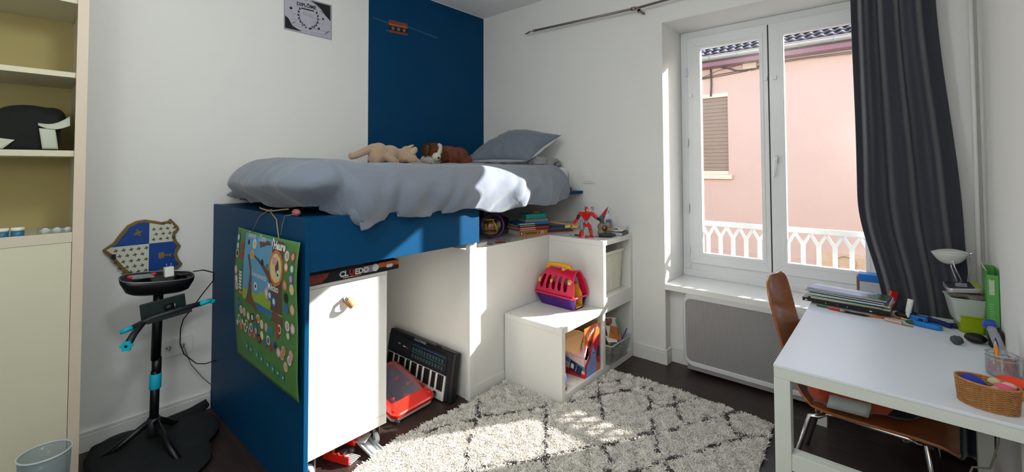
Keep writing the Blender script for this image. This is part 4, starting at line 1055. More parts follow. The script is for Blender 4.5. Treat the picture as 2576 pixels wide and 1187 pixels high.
stick('crayon', 'ochre crayon lying between the magazine pile and the blue controllers', 'crayon', (3.33, -.30, zz + .002), (3.42, -.345, zz + .002), .007, M('crayon_ochre', '#8a5a1e', .5))
b = B(); b.obox((3.366, -.412, DZ + .0085), (.075, .024, .015), (0, 0, -.32)); o = b.out('eraser', M('eraser_beige', '#c6aaa0', .7), bevel=.006, seg=3); tag(o, 'beige pink eraser in front of the magazine pile', 'eraser')
b = B(); b.obox((3.42, -.435, DZ + .003), (.045, .014, .004), (0, 0, -.1)); o = b.out('wooden_stick', M('stick_tan', '#a07c52', .6), bevel=.001); tag(o, 'short flat wooden stick beside the eraser', 'stick')
b = B(); b.cyl((3.425, -.30, DZ + .036), (3.437, -.292, DZ + .105), .0125, n=20); b.cyl((3.4205, -.303, DZ + .012), (3.425, -.30, DZ + .036), .009, n=16)
o = b.out('glue_stick', PAPER, bevel=.002); tag(o, 'white stick standing tilted beside the magazine pile', 'glue stick')
b = B(); b.sph((3.44, -.385, DZ + .010), (.03, .012, .0095)); o = b.out('green_sharpener', M('dark_green', '#1d4a30', .4)); tag(o, 'dark green pencil sharpener beside the controllers', 'sharpener')
b = B(); b.sph((3.405, -.285, DZ + .016), (.035, .03, .016)); b.sph((3.44, -.27, DZ + .02), (.02, .02, .02)); o = b.out('clips_pile', M('dark_bits', '#17181d', .5)); tag(o, 'small dark pouch behind the glue stick on the desk', 'pouch')
b = B(); b.obox((3.36, -.145, DZ + .055), (.03, .02, .10), (.1, .2, .4)); o = b.out('folded_card', RED); tag(o, 'small red card standing at the back of the magazine pile', 'card')
def controller(label, c, rz):
    t = thing('game_controller', label, 'controller', c, rz=rz, group='blue game controllers')
    m = M('controller_blue', '#0a74c8', .35, coat=.2)
    b = B(); b.prism(rrect(-.055, -.021, .055, .021, .0205, 8), fr((0, 0, .002), (1, 0, 0), (0, 1, 0)), 0, .024); b.out('shell', m, t, world=False, bevel=.006, seg=4)
    b = B(); b.prism(circ(-.028, .004, .009, 16), fr((0, 0, .026), (1, 0, 0), (0, 1, 0)), -.004, .006); b.prism(circ(-.028, .004, .0065, 16), fr((0, 0, .026), (1, 0, 0), (0, 1, 0)), .006, .009); b.out('thumbstick', BLACK, t, world=False, bevel=.001)
    for dx, dy in ((0, .007), (0, -.009), (.008, -.001), (-.008, -.001)):
        b = B(); b.prism(circ(.002 + dx, dy, .0034, 12), fr((0, 0, .025), (1, 0, 0), (0, 1, 0)), 0, .0035); b.out('button', BLACK, t, world=False)
    b = B(); b.box(-.045, .045, .0205, .0235, .006, .020); b.out('side_rail', DARKG, t, world=False)
    return t
controller('blue game controller lying nearer the desk front, beside the lime tub', (3.495, -.400, DZ), -.28)
controller('blue game controller lying behind the other one, nearer the magazines', (3.455, -.285, DZ), -.30)
b = B(); b.tube([(3.50, -.30, DZ + .018), (3.54, -.33, DZ + .02), (3.585, -.345, DZ + .012)], .012, 8); b.sph((3.598, -.325, DZ + .013), (.028, .014, .012)); o = b.out('navy_strap', M('navy_fabric', '#141b52', .7)); tag(o, 'navy and black strap between the controllers and the lime tub', 'strap')
b = B(); b.tube([(3.43, -.20, DZ + .004), (3.46, -.17, DZ + .008), (3.50, -.19, DZ + .012), (3.53, -.24, DZ + .004), (3.57, -.25, DZ + .004)], .0025, 6); o = b.out('thin_cable', BLACK); tag(o, 'thin black cable at the back of the desk', 'cable')
b = B(); b.obox((3.425, -.165, DZ + .004), (.05, .03, .006), (0, 0, .2)); o = b.out('coin_purse', M('purse_brown', '#4f3c2c', .6), bevel=.002); tag(o, 'small flat brown disc at the back edge of the desk', 'disc')
rs2 = random.Random(4)
b = B(); b.sph((3.583, -.600, DZ + .0195), (.023, .020, .020), n=10, m=7)
for v in b.bm.verts: v.co += Vector((rs2.uniform(-1, 1), rs2.uniform(-1, 1), rs2.uniform(-.6, .6))) * .0022
o = b.out('stone', M('dark_stone', '#3c4343', .6, bump=.4), smooth=False); tag(o, 'dark grey stone alone in the middle of the desk', 'stone')
# tubs and tin
LIME = plastic_clear('lime_plastic', '#b6c81a', .85, .3); FROST = plastic_clear('frosted_plastic', '#dfe6df', .72, .35)
def tub(t, cx, cy, z0, z1, w0, w1, d0, d1, m, rz):
    R = Matrix.Rotation(rz, 3, 'Z'); b = B()
    def f(u, v):
        P = rrect(-1, -1, 1, 1, .28, 5); i = u * len(P); a = P[int(i) % len(P)]
        if v < .12: w, d, z = (w0 * v / .12, d0 * v / .12, z0 + .001)
        else: k = (v - .12) / .88; w, d, z = w0 + (w1 - w0) * k, d0 + (d1 - d0) * k, z0 + .001 + (z1 - z0) * k
        return Vector((cx, cy, z)) + R @ Vector((a[0] * w, a[1] * d, 0))
    b.grid(f, 24, 9, wrapu=True)
    o = b.out('tub_wall', m, t, solid=.0018)
    b = B(); P = rrect(-1, -1, 1, 1, .28, 5)
    b.tube([Vector((cx, cy, z1 - .002)) + R @ Vector((a * w1, c * d1, 0)) for a, c in P], .0035, 6, closed=True); b.out('rim', m, t)
t = thing('lime_tub', 'lime green plastic tub under the frosted tub on the desk', 'tub', (3.655, -.32, DZ))
tub(t, 3.648, -.325, DZ, DZ + .085, .042, .052, .055, .065, LIME, .15)
t = thing('frosted_tub', 'frosted white plastic tub stacked in the lime tub on the desk', 'tub', (3.64, -.30, DZ + .07))
tub(t, 3.638, -.325, DZ + .045, DZ + .166, .046, .068, .058, .080, FROST, .15)
b = B(); R = Matrix.Rotation(.15, 3, 'Z'); b.obox((3.638, -.32, DZ + .18), (.115, .12, .018), R.to_4x4().to_3x3()); b.sph((3.60, -.35, DZ + .168), (.03, .03, .012)); b.sph((3.67, -.37, DZ + .165), (.028, .02, .012)); b.sph((3.64, -.31, DZ + .16), (.05, .05, .012))
t = thing('trinkets', 'grey and brown trinkets filling the frosted tub under the tin', 'trinkets', (3.64, -.32, DZ + .16)); b.out('trinket_heap', M('trinket_mix', '#6f655e', .5, var=.6, scale=60, bump=.6), t, remesh=.005)
t = thing('flat_tin', 'flat rounded tin with a dark picture lid on the frosted tub', 'tin', (3.63, -.335, DZ + .20), rot=(radians(7), radians(-7), .12))
b = B(); b.prism(rrect(-.066, -.055, .066, .055, .018, 5), fr((0, 0, 0), (1, 0, 0), (0, 1, 0)), 0, .022); b.out('tin_body', M('tin_silver', '#b3aeb0', .3, .6), t, world=False, bevel=.004)
b = B(); b.prism(rrect(-.060, -.049, .035, .049, .014, 5), fr((0, 0, .022), (1, 0, 0), (0, 1, 0)), 0, .0008); b.prism([(-.03, -.02), (.01, -.03), (.02, .02), (-.02, .03)], fr((0, 0, .0225), (1, 0, 0), (0, 1, 0)), 0, .0007, 1); b.prism(rrect(.036, -.049, .062, .049, .01, 4), fr((0, 0, .022), (1, 0, 0), (0, 1, 0)), 0, .0008, 2)
b.out('lid_print', [M('tin_dark', '#2b2c33', .25, var=.7, scale=40), M('tin_light', '#8d8f9a', .25, var=.5, scale=60), M('tin_green', '#8a9a2a', .3)], t, world=False)
# desk lamp
lp = thing('desk_lamp', 'small desk lamp with oval white shade on thin chrome arms', 'lamp', (3.62, -.22, DZ))
SH = plastic_clear('lamp_shade_white', '#e6eae6', .92, .4)
b = B()
def shade(u, v):
    # boat-shaped shade: pointed to the left, blunt to the right, dome down
    a = 2 * pi * u; r = v
    ex = .072 * r * cos(a); ey = .045 * r * sin(a) * (1 if cos(a) > 0 else (1 - .35 * abs(cos(a)) ** 2))
    dz = -.060 * (1 - r ** 2.6)
    x = 3.595 + ex; y = -.215 + ey
    return Vector((x, y, 1.098 + dz + .012 * (ex / .072) * .3))
b.grid(shade, 40, 12, wrapu=True); 
b.grid(lambda u, v: Vector((3.595 + .072 * v * cos(2 * pi * u), -.215 + .045 * v * sin(2 * pi * u) * (1 if cos(2 * pi * u) > 0 else (1 - .35 * cos(2 * pi * u) ** 2)), 1.099 + .012 * (v * cos(2 * pi * u)) * .3 + .016 * (1 - v ** 2))), 40, 8, wrapu=True)
o = b.out('lamp_shade', SH, lp, solid=.002)
b = B(); b.tube([(3.600, -.262, 1.062), (3.612, -.258, 1.02), (3.635, -.25, .955), (3.65, -.24, .76)], .0028, 8); b.tube([(3.600, -.168, 1.062), (3.60, -.175, 1.02), (3.618, -.18, .955), (3.64, -.2, .76)], .0028, 8); b.tube([(3.668, -.215, 1.105), (3.672, -.20, 1.08), (3.66, -.19, .97), (3.65, -.2, .76)], .0028, 8); b.out('lamp_arm', CHROME, lp)
b = B(); b.cyl((3.600, -.270, 1.062), (3.600, -.258, 1.062), .006); b.out('lamp_joint', CHROME, lp)
b = B(); b.cyl((3.660, -.215, 1.100), (3.684, -.215, 1.105), .006); b.out('lamp_joint', CHROME, lp)
b = B(); b.lathe([(0, 0), (.05, 0), (.05, .008), (.02, .014), (0, .014)], (3.65, -.215, DZ + .0005), 28); b.out('lamp_base', CHROME, lp)
# green file box
t = thing('file_box', 'tall green cardboard file box with open top against the right wall', 'file box', (3.71, -.22, DZ), rot=(0, 0, 0))
GRN = M('green_card', '#4f9a44', .45, var=.1)
b = B(); bx = ((3.697, 3.735), (-0.4600, -0.3550), (DZ + .0005, DZ + .335))
b.box(3.697, 3.699, -0.4600, -0.3550, bx[2][0], bx[2][1] - .01); b.box(3.733, 3.735, -0.4600, -0.3550, bx[2][0], bx[2][1] - .004); b.box(3.699, 3.733, -0.4600, -0.4580, bx[2][0], bx[2][1] - .03); b.box(3.699, 3.733, -0.3570, -0.3550, bx[2][0], bx[2][1]); b.box(3.699, 3.733, -0.4580, -0.3570, bx[2][0], bx[2][0] + .002)
b.out('box_body', GRN, t)
b = B(); b.box(3.6985, 3.7325, -0.4575, -0.3575, bx[2][1] - .05, bx[2][1] - .046); b.verts([(3.696, -0.4610, bx[2][1] - .012), (3.696, -0.3540, bx[2][1] - .012), (3.690, -0.3540, bx[2][1] + .012), (3.690, -0.4610, bx[2][1] + .004), (3.698, -0.4610, bx[2][1] - .012), (3.698, -0.3540, bx[2][1] - .012), (3.692, -0.3540, bx[2][1] + .012), (3.692, -0.4610, bx[2][1] + .004)], [(0, 1, 2, 3), (7, 6, 5, 4), (0, 4, 5, 1), (1, 5, 6, 2), (2, 6, 7, 3), (3, 7, 4, 0)]); b.out('inner_flap', M('card_inner', '#cfcabd', .7), t)
f = fr((3.699, -0.4605, DZ), (1, 0, 0), (0, 0, 1)); b = B(); b.prism(rrect(.005, .215, .022, .285, .002), f, 0, .0005, 0); b.prism(circ(.015, .285, .004), f, .0005, .001, 1)
for k in range(12): b.prism([(.005, .17 - k * .011), (.022 - (k % 3) * .003, .17 - k * .011), (.022 - (k % 3) * .003, .174 - k * .011), (.005, .174 - k * .011)], f, 0, .0004, 2)
b.out('box_print', [M('label_grey', '#a9b7a0', .6), M('p_red3', '#b0452f'), M('print_pale', '#7fb673', .6)], t)
# pouch, black box, jar, bottle, basket, tray
b = B(); b.sph((3.650, -.520, DZ + .022), (.038, .034, .021)); o = b.out('glasses_case', M('case_black', '#08090b', .55)); tag(o, 'rounded black case lying beside the lime tub', 'case')
b = B(); b.box(3.690, 3.733, -.56, -.475, DZ + .0005, DZ + .078); o = b.out('speaker', M('box_black', '#101316', .5), bevel=.008, seg=3); tag(o, 'small black box standing at the wall behind the clear bottle', 'box')
CG = glass_mat('clear_jar', (.95, .95, .95), .10, .02)
t = thing('glass_jar', 'wide clear jar holding pens and pink shapes at the right wall', 'jar', (3.684, -.915, DZ))
JX, JY = 3.684, -.915
b = B(); b.lathe([(0, .002), (.043, .002), (.046, .008), (.046, .065), (.042, .074), (.046, .078), (.046, .084), (.042, .084), (.0425, .008), (0, .006)], (JX, JY, DZ), 32); b.out('jar_wall', CG, t, smooth=True)
b = B(); b.tube([(JX + .046 * cos(2 * pi * k / 32), JY + .046 * sin(2 * pi * k / 32), DZ + .085) for k in range(32)], .0018, 6, closed=True); b.tube([(JX + .046 * cos(2 * pi * k / 32), JY + .046 * sin(2 * pi * k / 32), DZ + .070) for k in range(32)], .0012, 6, closed=True); b.out('jar_rim', M('rim_bright', '#d9dede', .15, trans=.5), t)
PK = M('pink_soft', '#e0586e', .5)
for i, (dx, dy, z, l) in enumerate(((-.022, .012, .030, 'pink lump in the clear jar, left side'), (.015, -.02, .028, 'pink lump in the clear jar, at its front'), (.02, .02, .045, 'pink lump in the clear jar, at the wall side'))):
    b = B(); b.sph((JX + dx, JY + dy, DZ + z), (.017, .016, .020), n=9, m=6); o = b.out('pink_toy', PK); tag(o, l, 'toy')
stick('pencil', 'orange pencil standing in the clear jar', 'pencil', (JX - .01, JY - .02, DZ + .012), (JX - .019, JY - .018, DZ + .135), .0065, M('pencil_orange2', '#e08a1c', .4), n=6)
stick('marker', 'dark blue pen standing in the clear jar', 'pen', (JX - .012, JY + .004, DZ + .012), (JX - .012, JY + .03, DZ + .135), .007, M('pen_blue', '#1b2f8f', .35), tip=M('pen_blue', '#1b2f8f'))
t = thing('clear_bottle', 'clear plastic bottle with blue cap leaning over the jar', 'bottle', (3.685, -.85, DZ + .07))
p0, p1 = Vector((3.692, -.875, DZ + .07)), Vector((3.664, -.79, DZ + .170)); d = (p1 - p0).normalized(); R = d.to_track_quat('Z', 'Y').to_matrix()
b = B(); b.lathe([(0, 0), (.014, 0), (.0155, .004), (.0155, .085), (.013, .092), (.0145, .096), (.0145, .104), (.012, .108), (.012, .118)], p0, 24, mat=R); b.out('bottle_wall', plastic_clear('bottle_clear', '#e2e2ea', .3, .1), t)
b = B(); b.lathe([(0, .135), (.021, .133), (.022, .120), (.021, .112), (.0, .112)], p0, 24, mat=R); b.out('cap', M('cap_blue', '#1c3fa0', .4), t)
b = B(); b.lathe([(0, .042), (.0162, .042), (.0162, .052), (0, .052)], p0, 10, mat=R); b.out('label_spot', M('spot_yellow', '#c9c28a', .5), t) if False else b.bm.free()
# basket
t = thing('oval_basket', 'small oval woven basket with toys near the front edge of the desk', 'basket', (3.605, -1.26, DZ))
WK = M('wicker', '#b07a48', .7, var=.35, scale=60, bump=.5, bscale=90)
BXc, BYc, ba, bb_ = 3.607, -1.262, .077, .052
RB = Matrix.Rotation(-.25, 3, 'Z')
rows, cols = 22, 72
b = B()
for r in range(rows):
    z = DZ + .003 + r * .0036; k = .92 + .08 * r / rows
    pts = []
    for c in range(cols):
        a = 2 * pi * c / cols; o_ = .0016 * (1 if (c // 2 + r) % 2 else -1)
        pts.append(Vector((BXc, BYc, z)) + RB @ Vector(((ba * k + o_) * cos(a), (bb_ * k + o_) * sin(a), 0)))
    b.tube(pts, .0021, 5, closed=True)
b.out('woven_wall', WK, t, kind='stuff')
b = B(); b.tube([Vector((BXc, BYc, DZ + .082)) + RB @ Vector((ba * cos(2 * pi * c / 48), bb_ * sin(2 * pi * c / 48), 0)) for c in range(48)], .0035, 6, closed=True); b.out('rim', WK, t)
b = B(); b.prism([tuple((RB @ Vector((ba * .93 * cos(2 * pi * c / 32), bb_ * .93 * sin(2 * pi * c / 32), 0)))[:2]) for c in range(32)], fr((BXc, BYc, DZ + .001), (1, 0, 0), (0, 1, 0)), 0, .004); b.out('base', WK, t)
for nm, lb, c, r_, col, rot in (('blue_sponge', 'dark blue foam piece in the woven basket', (3.578, -1.250, DZ + .066), (.036, .013, .022), '#2136a0', .5), ('pink_shell', 'pink and cream toy in the woven basket', (3.645, -1.270, DZ + .070), (.030, .022, .020), '#cf5c78', -.3),
                                ('cream_toy', 'cream toy head sticking out of the woven basket', (3.628, -1.230, DZ + .076), (.018, .013, .013), '#c9b48e', 0), ('red_toy', 'red toy piece low in the woven basket', (3.60, -1.277, DZ + .058), (.035, .018, .014), '#a8382c', 0)):
    b = B(); b.sph(c, r_, rot=Matrix.Rotation(rot, 3, 'Y'), n=14, m=9)
    if nm == 'pink_shell': b.sph((3.655, -1.265, DZ + .082), (.020, .016, .012), mi=1); b.sph((3.622, -1.285, DZ + .066), (.016, .014, .012), mi=2)
    o = b.out(nm, [M('c_' + nm, col, .7, var=.15), M('pale_pink', '#d8a79c', .6), M('cream2', '#cdb98d', .6)]); tag(o, lb, 'toy')
t = thing('stacked_dish', 'orange dish on a yellow pot beside the basket at the wall', 'dish', (3.69, -1.10, DZ))
b = B(); b.lathe([(0, .0005), (.040, .0005), (.043, .004), (.043, .032), (.038, .034), (0, .034)], (3.688, -1.10, DZ), 32); b.out('pot', M('pot_ochre', '#c99a3a', .5), t, smooth=True)
b = B(); b.lathe([(0, .035), (.030, .035), (.041, .040), (.045, .050), (.042, .050), (.038, .042), (.0, .039)], (3.688, -1.10, DZ), 32); b.out('dish', M('dish_orange', '#f0461e', .4), t, smooth=True)
# on the window sill behind the curtain
t = thing('toy_case', 'blue topped white box with brown side on the window sill', 'box', (3.25, .11, ZS))
b = B(); b.box(3.205, 3.33, .07, .15, ZS + .001, .835); b.out('case_body', M('case_white', '#c9cbd2', .4), t, bevel=.003)
b = B(); b.box(3.20, 3.335, .065, .155, .835, .880); b.out('case_lid', M('lid_blue', '#1479d6', .4), t, bevel=.004)
b = B(); b.box(3.192, 3.204, .068, .152, ZS + .001, .862); b.out('side_strip', M('strip_brown', '#8a5a48', .5), t, bevel=.002)
b = B(); b.prism(circ(.045, .025, .004, 10), fr((3.205, .0695, .74), (1, 0, 0), (0, 0, 1)), 0, .002); b.prism(circ(.062, .028, .006, 10), fr((3.205, .0695, .74), (1, 0, 0), (0, 0, 1)), 0, .002); b.out('stud', BLACK, t)
# loose cable by the wall under the desk
b = B(); b.tube([(3.70, -.55, .70), (3.705, -.60, .50), (3.70, -.62, .36), (3.66, -.75, .30), (3.60, -.85, .33), (3.57, -.92, .28), (3.58, -.95, .18), (3.62, -.95, .06), (3.66, -.9, .006)], .0035, 8); o = b.out('lamp_cable', M('cable_grey', '#a8aa98', .5)); tag(o, 'pale cable looping down under the right end of the desk', 'cable')
# ------------------------------------------------------------------ toys and books on the low units
TOPZ = 0.9924
t = thing('maze_ball', 'clear ball maze with yellow tracks and purple ring beside the bed front', 'toy', (.95, -.93, TOPZ))
C0 = Vector((1.0, -.945, TOPZ + .104)); RR = .090
b = B(); b.sph(C0, RR, n=32, m=20); b.out('clear_sphere', glass_mat('maze_sphere', (.96, .95, .93), .08, .03), t)
b = B(); ax = Vector((.75, -.62, .15)).normalized(); u1 = ax.orthogonal().normalized(); u2 = ax.cross(u1)
RC_ = C0 - ax * .035 + Vector((.012, .012, 0))
b.tube([RC_ + (RR + .0) * (cos(2 * pi * k / 48) * u1 + sin(2 * pi * k / 48) * u2) + ax * .012 for k in range(48)], .0095, 8, closed=True); b.out('ring', M('purple_plastic', '#5b2a86', .35), t)
YL = M('yellow_track', '#e2d23a', .4); OR = M('orange_track', '#d97a3a', .4)
b = B(); b.tube([C0 + Vector((.06, -.035, .045)), C0 + Vector((.075, -.02, .01)), C0 + Vector((.065, .01, -.04))], .007, 4); b.tube([C0 + Vector((.02, -.072, .02)), C0 + Vector((.015, -.06, -.03))], .006, 4)
b.tube([C0 + .066 * Vector((cos(a) * .6, -sin(a) * .75, .75)) for a in (0, .5, 1.0, 1.5, 2.0, 2.5)], .007, 4); b.tube([C0 + Vector((.03, .06, .03)), C0 + Vector((.06, .045, .02)), C0 + Vector((.065, .035, -.01))], .006, 4); b.out('yellow_track', YL, t)
b = B(); b.tube([C0 + .055 * Vector((cos(a), sin(a), -.35)) for a in [k * .45 for k in range(14)]], .010, 5, closed=True); b.sph(C0, .030); b.out('orange_track', OR, t)
b = B(); b.tube([C0 + .050 * Vector((cos(a), sin(a), -1.1)) for a in [k * .63 for k in range(10)]], .008, 4, closed=True); b.tube([C0 + Vector((-.03, -.05, -.05)), C0 + Vector((.05, -.02, -.055)), C0 + Vector((.03, .05, -.05))], .006, 4); b.out('beige_track', M('track_beige', '#b99a62', .5), t)
# papers by the ball
def sheet(name, label, c, w, d, rz, m, h=.0012, z=None, cat='paper'):
    b = B(); b.obox((c[0], c[1], (TOPZ if z is None else z) + h / 2 + .0006), (w, d, h), (0, 0, rz)); o = b.out(name, m); tag(o, label, cat); return o
sheet('photo_card', 'white and black printed card under the maze ball', (1.135, -1.13, 0), .10, .07, .5, M('card_mixed', '#8b8d90', .5, var=.8, scale=50))
sheet('leaflet', 'red and white leaflet on the edge of the low unit', (1.175, -1.02, 0), .08, .05, .9, M('leaflet_red', '#a83240', .5, var=.4, scale=40), z=TOPZ + .002)
sheet('paper_slip', 'thin beige paper slip beside the red leaflet', (1.12, -.93, 0), .12, .09, -.5, M('slip', '#b9aaa4', .6), z=TOPZ)
book('booklet', 'small white booklet lying beside the blue bed board', 'booklet', (1.10, -1.21, TOPZ + .0005), (.14, .11, .022), .2, M('booklet_white', '#d5d0d3', .5))
b = B(); b.tube([(.80, -.72, TOPZ + .065), (.72, -.55, TOPZ + .07), (.66, -.38, TOPZ + .06)], [.05, .065, .04], 12); b.sph((.78, -.62, TOPZ + .05), (.07, .10, .05)); o = b.out('maroon_bag', M('maroon_cloth', '#4a1522', .8), remesh=.008); tag(o, 'dark maroon soft case behind the maze ball', 'bag')
# book pile
BK = [(.27, .195, .040, '#c9822f', 0.06, 'thick orange book at the bottom of the pile on the low unit', '#e3e1dd'),
      (.28, .20, .013, '#7c2f33', .03, 'thin dark red book above the thick orange one', '#b9a89a'),
      (.29, .20, .014, '#c23a2e', .10, 'red book with cream pages in the middle of the pile', '#d8cfc2'),
      (.28, .19, .018, '#2b2b30', .02, 'black and yellow spined book in the middle of the pile', '#c9a98a'),
      (.30, .20, .014, '#2a72c4', .08, 'large blue covered book upper in the pile', '#2a2d3a')]
bx, by, bz = 1.055, -.55, TOPZ + .0005
for w, d, h, col, rz, lb, pg in BK:
    t = book('book', lb, 'book', (bx, by, bz), (d, w, h), rz * .6 - .42 + pi / 2 * 0, M('bk_' + col, col, .4, var=.12, scale=25), M('pg_' + pg, pg, .8))
    f = fr((d / 2, -w / 2, 0), (0, 1, 0), (0, 0, 1)); b = B()
    if h > .03:
        b.prism([(.012, .008), (.040, .008), (.040, .032), (.012, .032)], f, .0003, .0008, 1); b.prism([(.018, .012), (.034, .012), (.034, .028), (.018, .028)], f, .0008, .0012, 0)
        for k in range(9): b.prism(circ(.065 + k * .012, .019 + .003 * (-1) ** k, .0042, 8, .008), f, .0003, .0009, 1)
        b.prism([(.20, .008), (.235, .008), (.235, .033), (.20, .033)], f, .0003, .0009, 2); b.prism(circ(.19, .021, .006), f, .0003, .0009, 1)
    else:
        b.prism([(.02, h * .3), (.16, h * .3), (.16, h * .7), (.02, h * .7)], f, .0003, .0007, 3 if col == '#2b2b30' else 0)
    b.out('spine_print', [PAPER, BLACK, M('sp_grey', '#b9b2a8'), M('sp_yellow', '#c9c23a')], t, world=False)
    bz += h + .0008
t = book('book', 'beige paperback under the teal box on the pile', 'book', (1.075, -.50, bz), (.13, .21, .022), -.42, M('bk_grey', '#9d9a92', .5), M('pg_beige', '#b99c84', .8)); bz += .023
t = thing('teal_box', 'teal box with orange dot on top of the book pile', 'box', (1.075, -.50, bz), rz=-.42)
b = B(); b.box(-.055, .055, -.095, .095, .0004, .042); b.out('box_body', M('teal_card', '#14a39c', .35), t, world=False, bevel=.002)
b = B(); b.prism(circ(.0, .023, .012, 18), fr((0, -.0951, 0), (1, 0, 0), (0, 0, 1)), 0, .0006); b.out('orange_dot', M('dot_orange', '#e0a24a', .5), t, world=False)
b = B(); b.obox((1.075, -.47, bz + .047), (.03, .07, .008), (0, 0, -.3)); b.sph((1.075, -.48, bz + .05), (.015, .03, .006)); o = b.out('hair_clip', M('clip_orange', '#c98a4a', .5), bevel=.002); tag(o, 'small orange clip on the teal box', 'clip')
for i, (w, d, h, col, c, rz, lb, pg) in enumerate(((.24, .17, .016, '#8f2b30', (1.13, -.25), -.5, 'red and white book at the bottom of the wall side pile', '#d8d2ca'), (.22, .16, .014, '#2c6f9c', (1.12, -.24), -.55, 'blue book on the wall side pile', '#b5b0a8'))):
    book('book', lb, 'book', (c[0], c[1], TOPZ + .0008 + i * .017), (d, w, h), rz, M('bkw%d' % i, col, .4), M('pgw%d' % i, pg, .8))
stick('ruler', 'thick wooden stick lying across the wall side books', 'stick', (1.06, -.40, TOPZ + .100), (1.34, -.20, TOPZ + .052), .009, M('wood_pale', '#cfae7c', .6))
b = B(); b.tube([(.98, -.30, TOPZ + .075), (1.20, -.10, TOPZ + .078)], .006, 8); b.tube([(.98, -.30, TOPZ + .07), (1.0, -.26, TOPZ + .001)], .005, 8); b.tube([(1.20, -.10, TOPZ + .07), (1.215, -.09, TOPZ + .001)], .005, 8); o = b.out('wooden_rail', M('wood_pale', '#cfae7c')); tag(o, 'pale wooden rod behind the book pile', 'stick')

# red robot figure
rb = thing('robot_figure', 'red jointed robot figure with yellow arm standing on the upper cube', 'toy figure', (1.535, -.375, TOPZ))
RD = M('robot_red', '#c41420', .28, coat=.4); GY = M('robot_grey', '#8d9194', .35, .3); DR = M('robot_dark', '#4a1016', .4)
P0 = Vector((1.53, -.40, TOPZ)); RT = Vector((.72, .69, 0)); FW_ = Vector((.69, -.72, 0)); UP = Vector((0, 0, 1))
Q = lambda r, f_, u: P0 + RT * r + FW_ * f_ + UP * u
def limb(nm, pts, rad, m): b = B(); b.tube([Q(*p) for p in pts], rad, 6); return b.out(nm, m, rb, smooth=False)
b = B(); b.tube([Q(0, .0, .135), Q(0, .005, .155), Q(0, .004, .185), Q(0, 0, .198)], [.016, .030, .040, .026], 6); b.out('chest', RD, rb, smooth=False)
limb('waist', [(0, 0, .100), (0, 0, .14)], [.016, .013], GY); limb('hip', [(-.022, 0, .098), (.024, 0, .098)], [.018, .018], RD)
b = B(); b.sph(Q(.004, .006, .218), (.017, .017, .021), n=10, m=7); b.out('head', RD, rb, smooth=False)
b = B(); b.obox(Q(.004, .021, .216), (.014, .014, .020), (0, 0, .77)); b.out('face_plate', M('face_gold', '#c9a070', .3), rb, bevel=.003)
limb('shoulder', [(-.055, 0, .180), (-.030, 0, .190)], [.020, .016], RD); limb('shoulder', [(.030, 0, .190), (.058, 0, .178)], [.016, .020], RD)
limb('upper_arm', [(-.055, 0, .178), (-.074, .004, .140)], [.014, .011], DR); limb('forearm', [(-.074, .004, .140), (-.098, .016, .112)], [.012, .014], RD)
limb('upper_arm', [(.058, 0, .176), (.086, .006, .150)], [.015, .013], RD); limb('forearm', [(.086, .006, .150), (.112, .012, .135)], [.014, .010], BLACK)
limb('yellow_arm', [(-.165, -.02, .083), (-.125, -.01, .086)], [.010, .012], M('robot_yellow', '#d8a64a', .4)); limb('yellow_arm', [(-.112, -.008, .087), (-.068, 0, .082)], [.012, .009], M('robot_yellow', '#d8a64a'))
limb('grey_shield', [(-.044, .012, .140), (-.040, .016, .080), (-.034, .016, .062)], [.010, .018, .012], GY)
limb('thigh', [(-.024, 0, .095), (-.030, .008, .058)], [.015, .012], GY); limb('shin', [(-.032, .006, .066), (-.044, .010, .018)], [.014, .020], RD)
limb('thigh', [(.022, 0, .098), (.030, .012, .062)], [.016, .013], RD); limb('shin', [(.030, .012, .062), (.040, .006, .022)], [.016, .012], M('robot_rust', '#a8503a', .35))
limb('foot', [(-.052, -.004, .009), (-.050, .030, .007)], [.013, .008], RD); limb('foot', [(.036, -.004, .009), (.052, .028, .008)], [.013, .009], RD)
b = B(); b.sph(Q(-.005, .035, .010), (.018, .011, .010), n=8, m=6); b.sph(Q(.010, .040, .011), (.009, .009, .009), n=8, m=6); o = b.out('robot_part', RD); tag(o, 'loose small red toy piece at the robot figure\'s feet', 'toy part')
# second creature behind
cr_ = thing('creature_toy', 'grey and ochre toy creature with red fin behind the robot figure', 'toy figure', (1.60, -.27, TOPZ))
CGY = M('creature_grey', '#5d5a56', .5, bump=.5); 
P0 = Vector((1.585, -.26, TOPZ))
b = B(); b.sph(Q(.01, 0, .072), (.042, .04, .038), n=10, m=7); b.sph(Q(.045, 0, .082), (.032, .03, .028), n=10, m=7); b.sph(Q(.0, 0, .030), (.03, .03, .03), n=8, m=6); b.out('body', M('creature_tan', '#8f8372', .6, var=.3, scale=40, bump=.6), cr_, smooth=False)
b = B(); b.tube([Q(.01, 0, .10), Q(.0, 0, .14), Q(.02, 0, .165)], [.018, .024, .018], 7); b.out('neck', CGY, cr_, smooth=False)
b = B(); b.tube([Q(.015, .01, .165), Q(.035, .01, .20), Q(.055, .01, .235)], [.016, .011, .0015], 4); b.out('red_fin', M('fin_red', '#b3121e', .4), cr_, smooth=False)
b = B(); b.tube([Q(.058, .0, .18), Q(.065, .0, .20), Q(.082, 0, .222)], [.006, .004, .001], 5); b.tube([Q(.058, 0, .18), Q(.054, 0, .212)], [.004, .001], 5); b.out('blue_claw', M('claw_blue', '#7fb8c6', .4), cr_)
b = B(); b.tube([Q(.035, .02, .145), Q(.045, .02, .160), Q(.058, .015, .175)], .0045, 5); b.tube([Q(.032, .02, .160), Q(.052, .02, .152)], .004, 5); b.tube([Q(.04, .02, .14), Q(.046, .02, .13)], .004, 5); b.out('white_bones', PAPER, cr_)
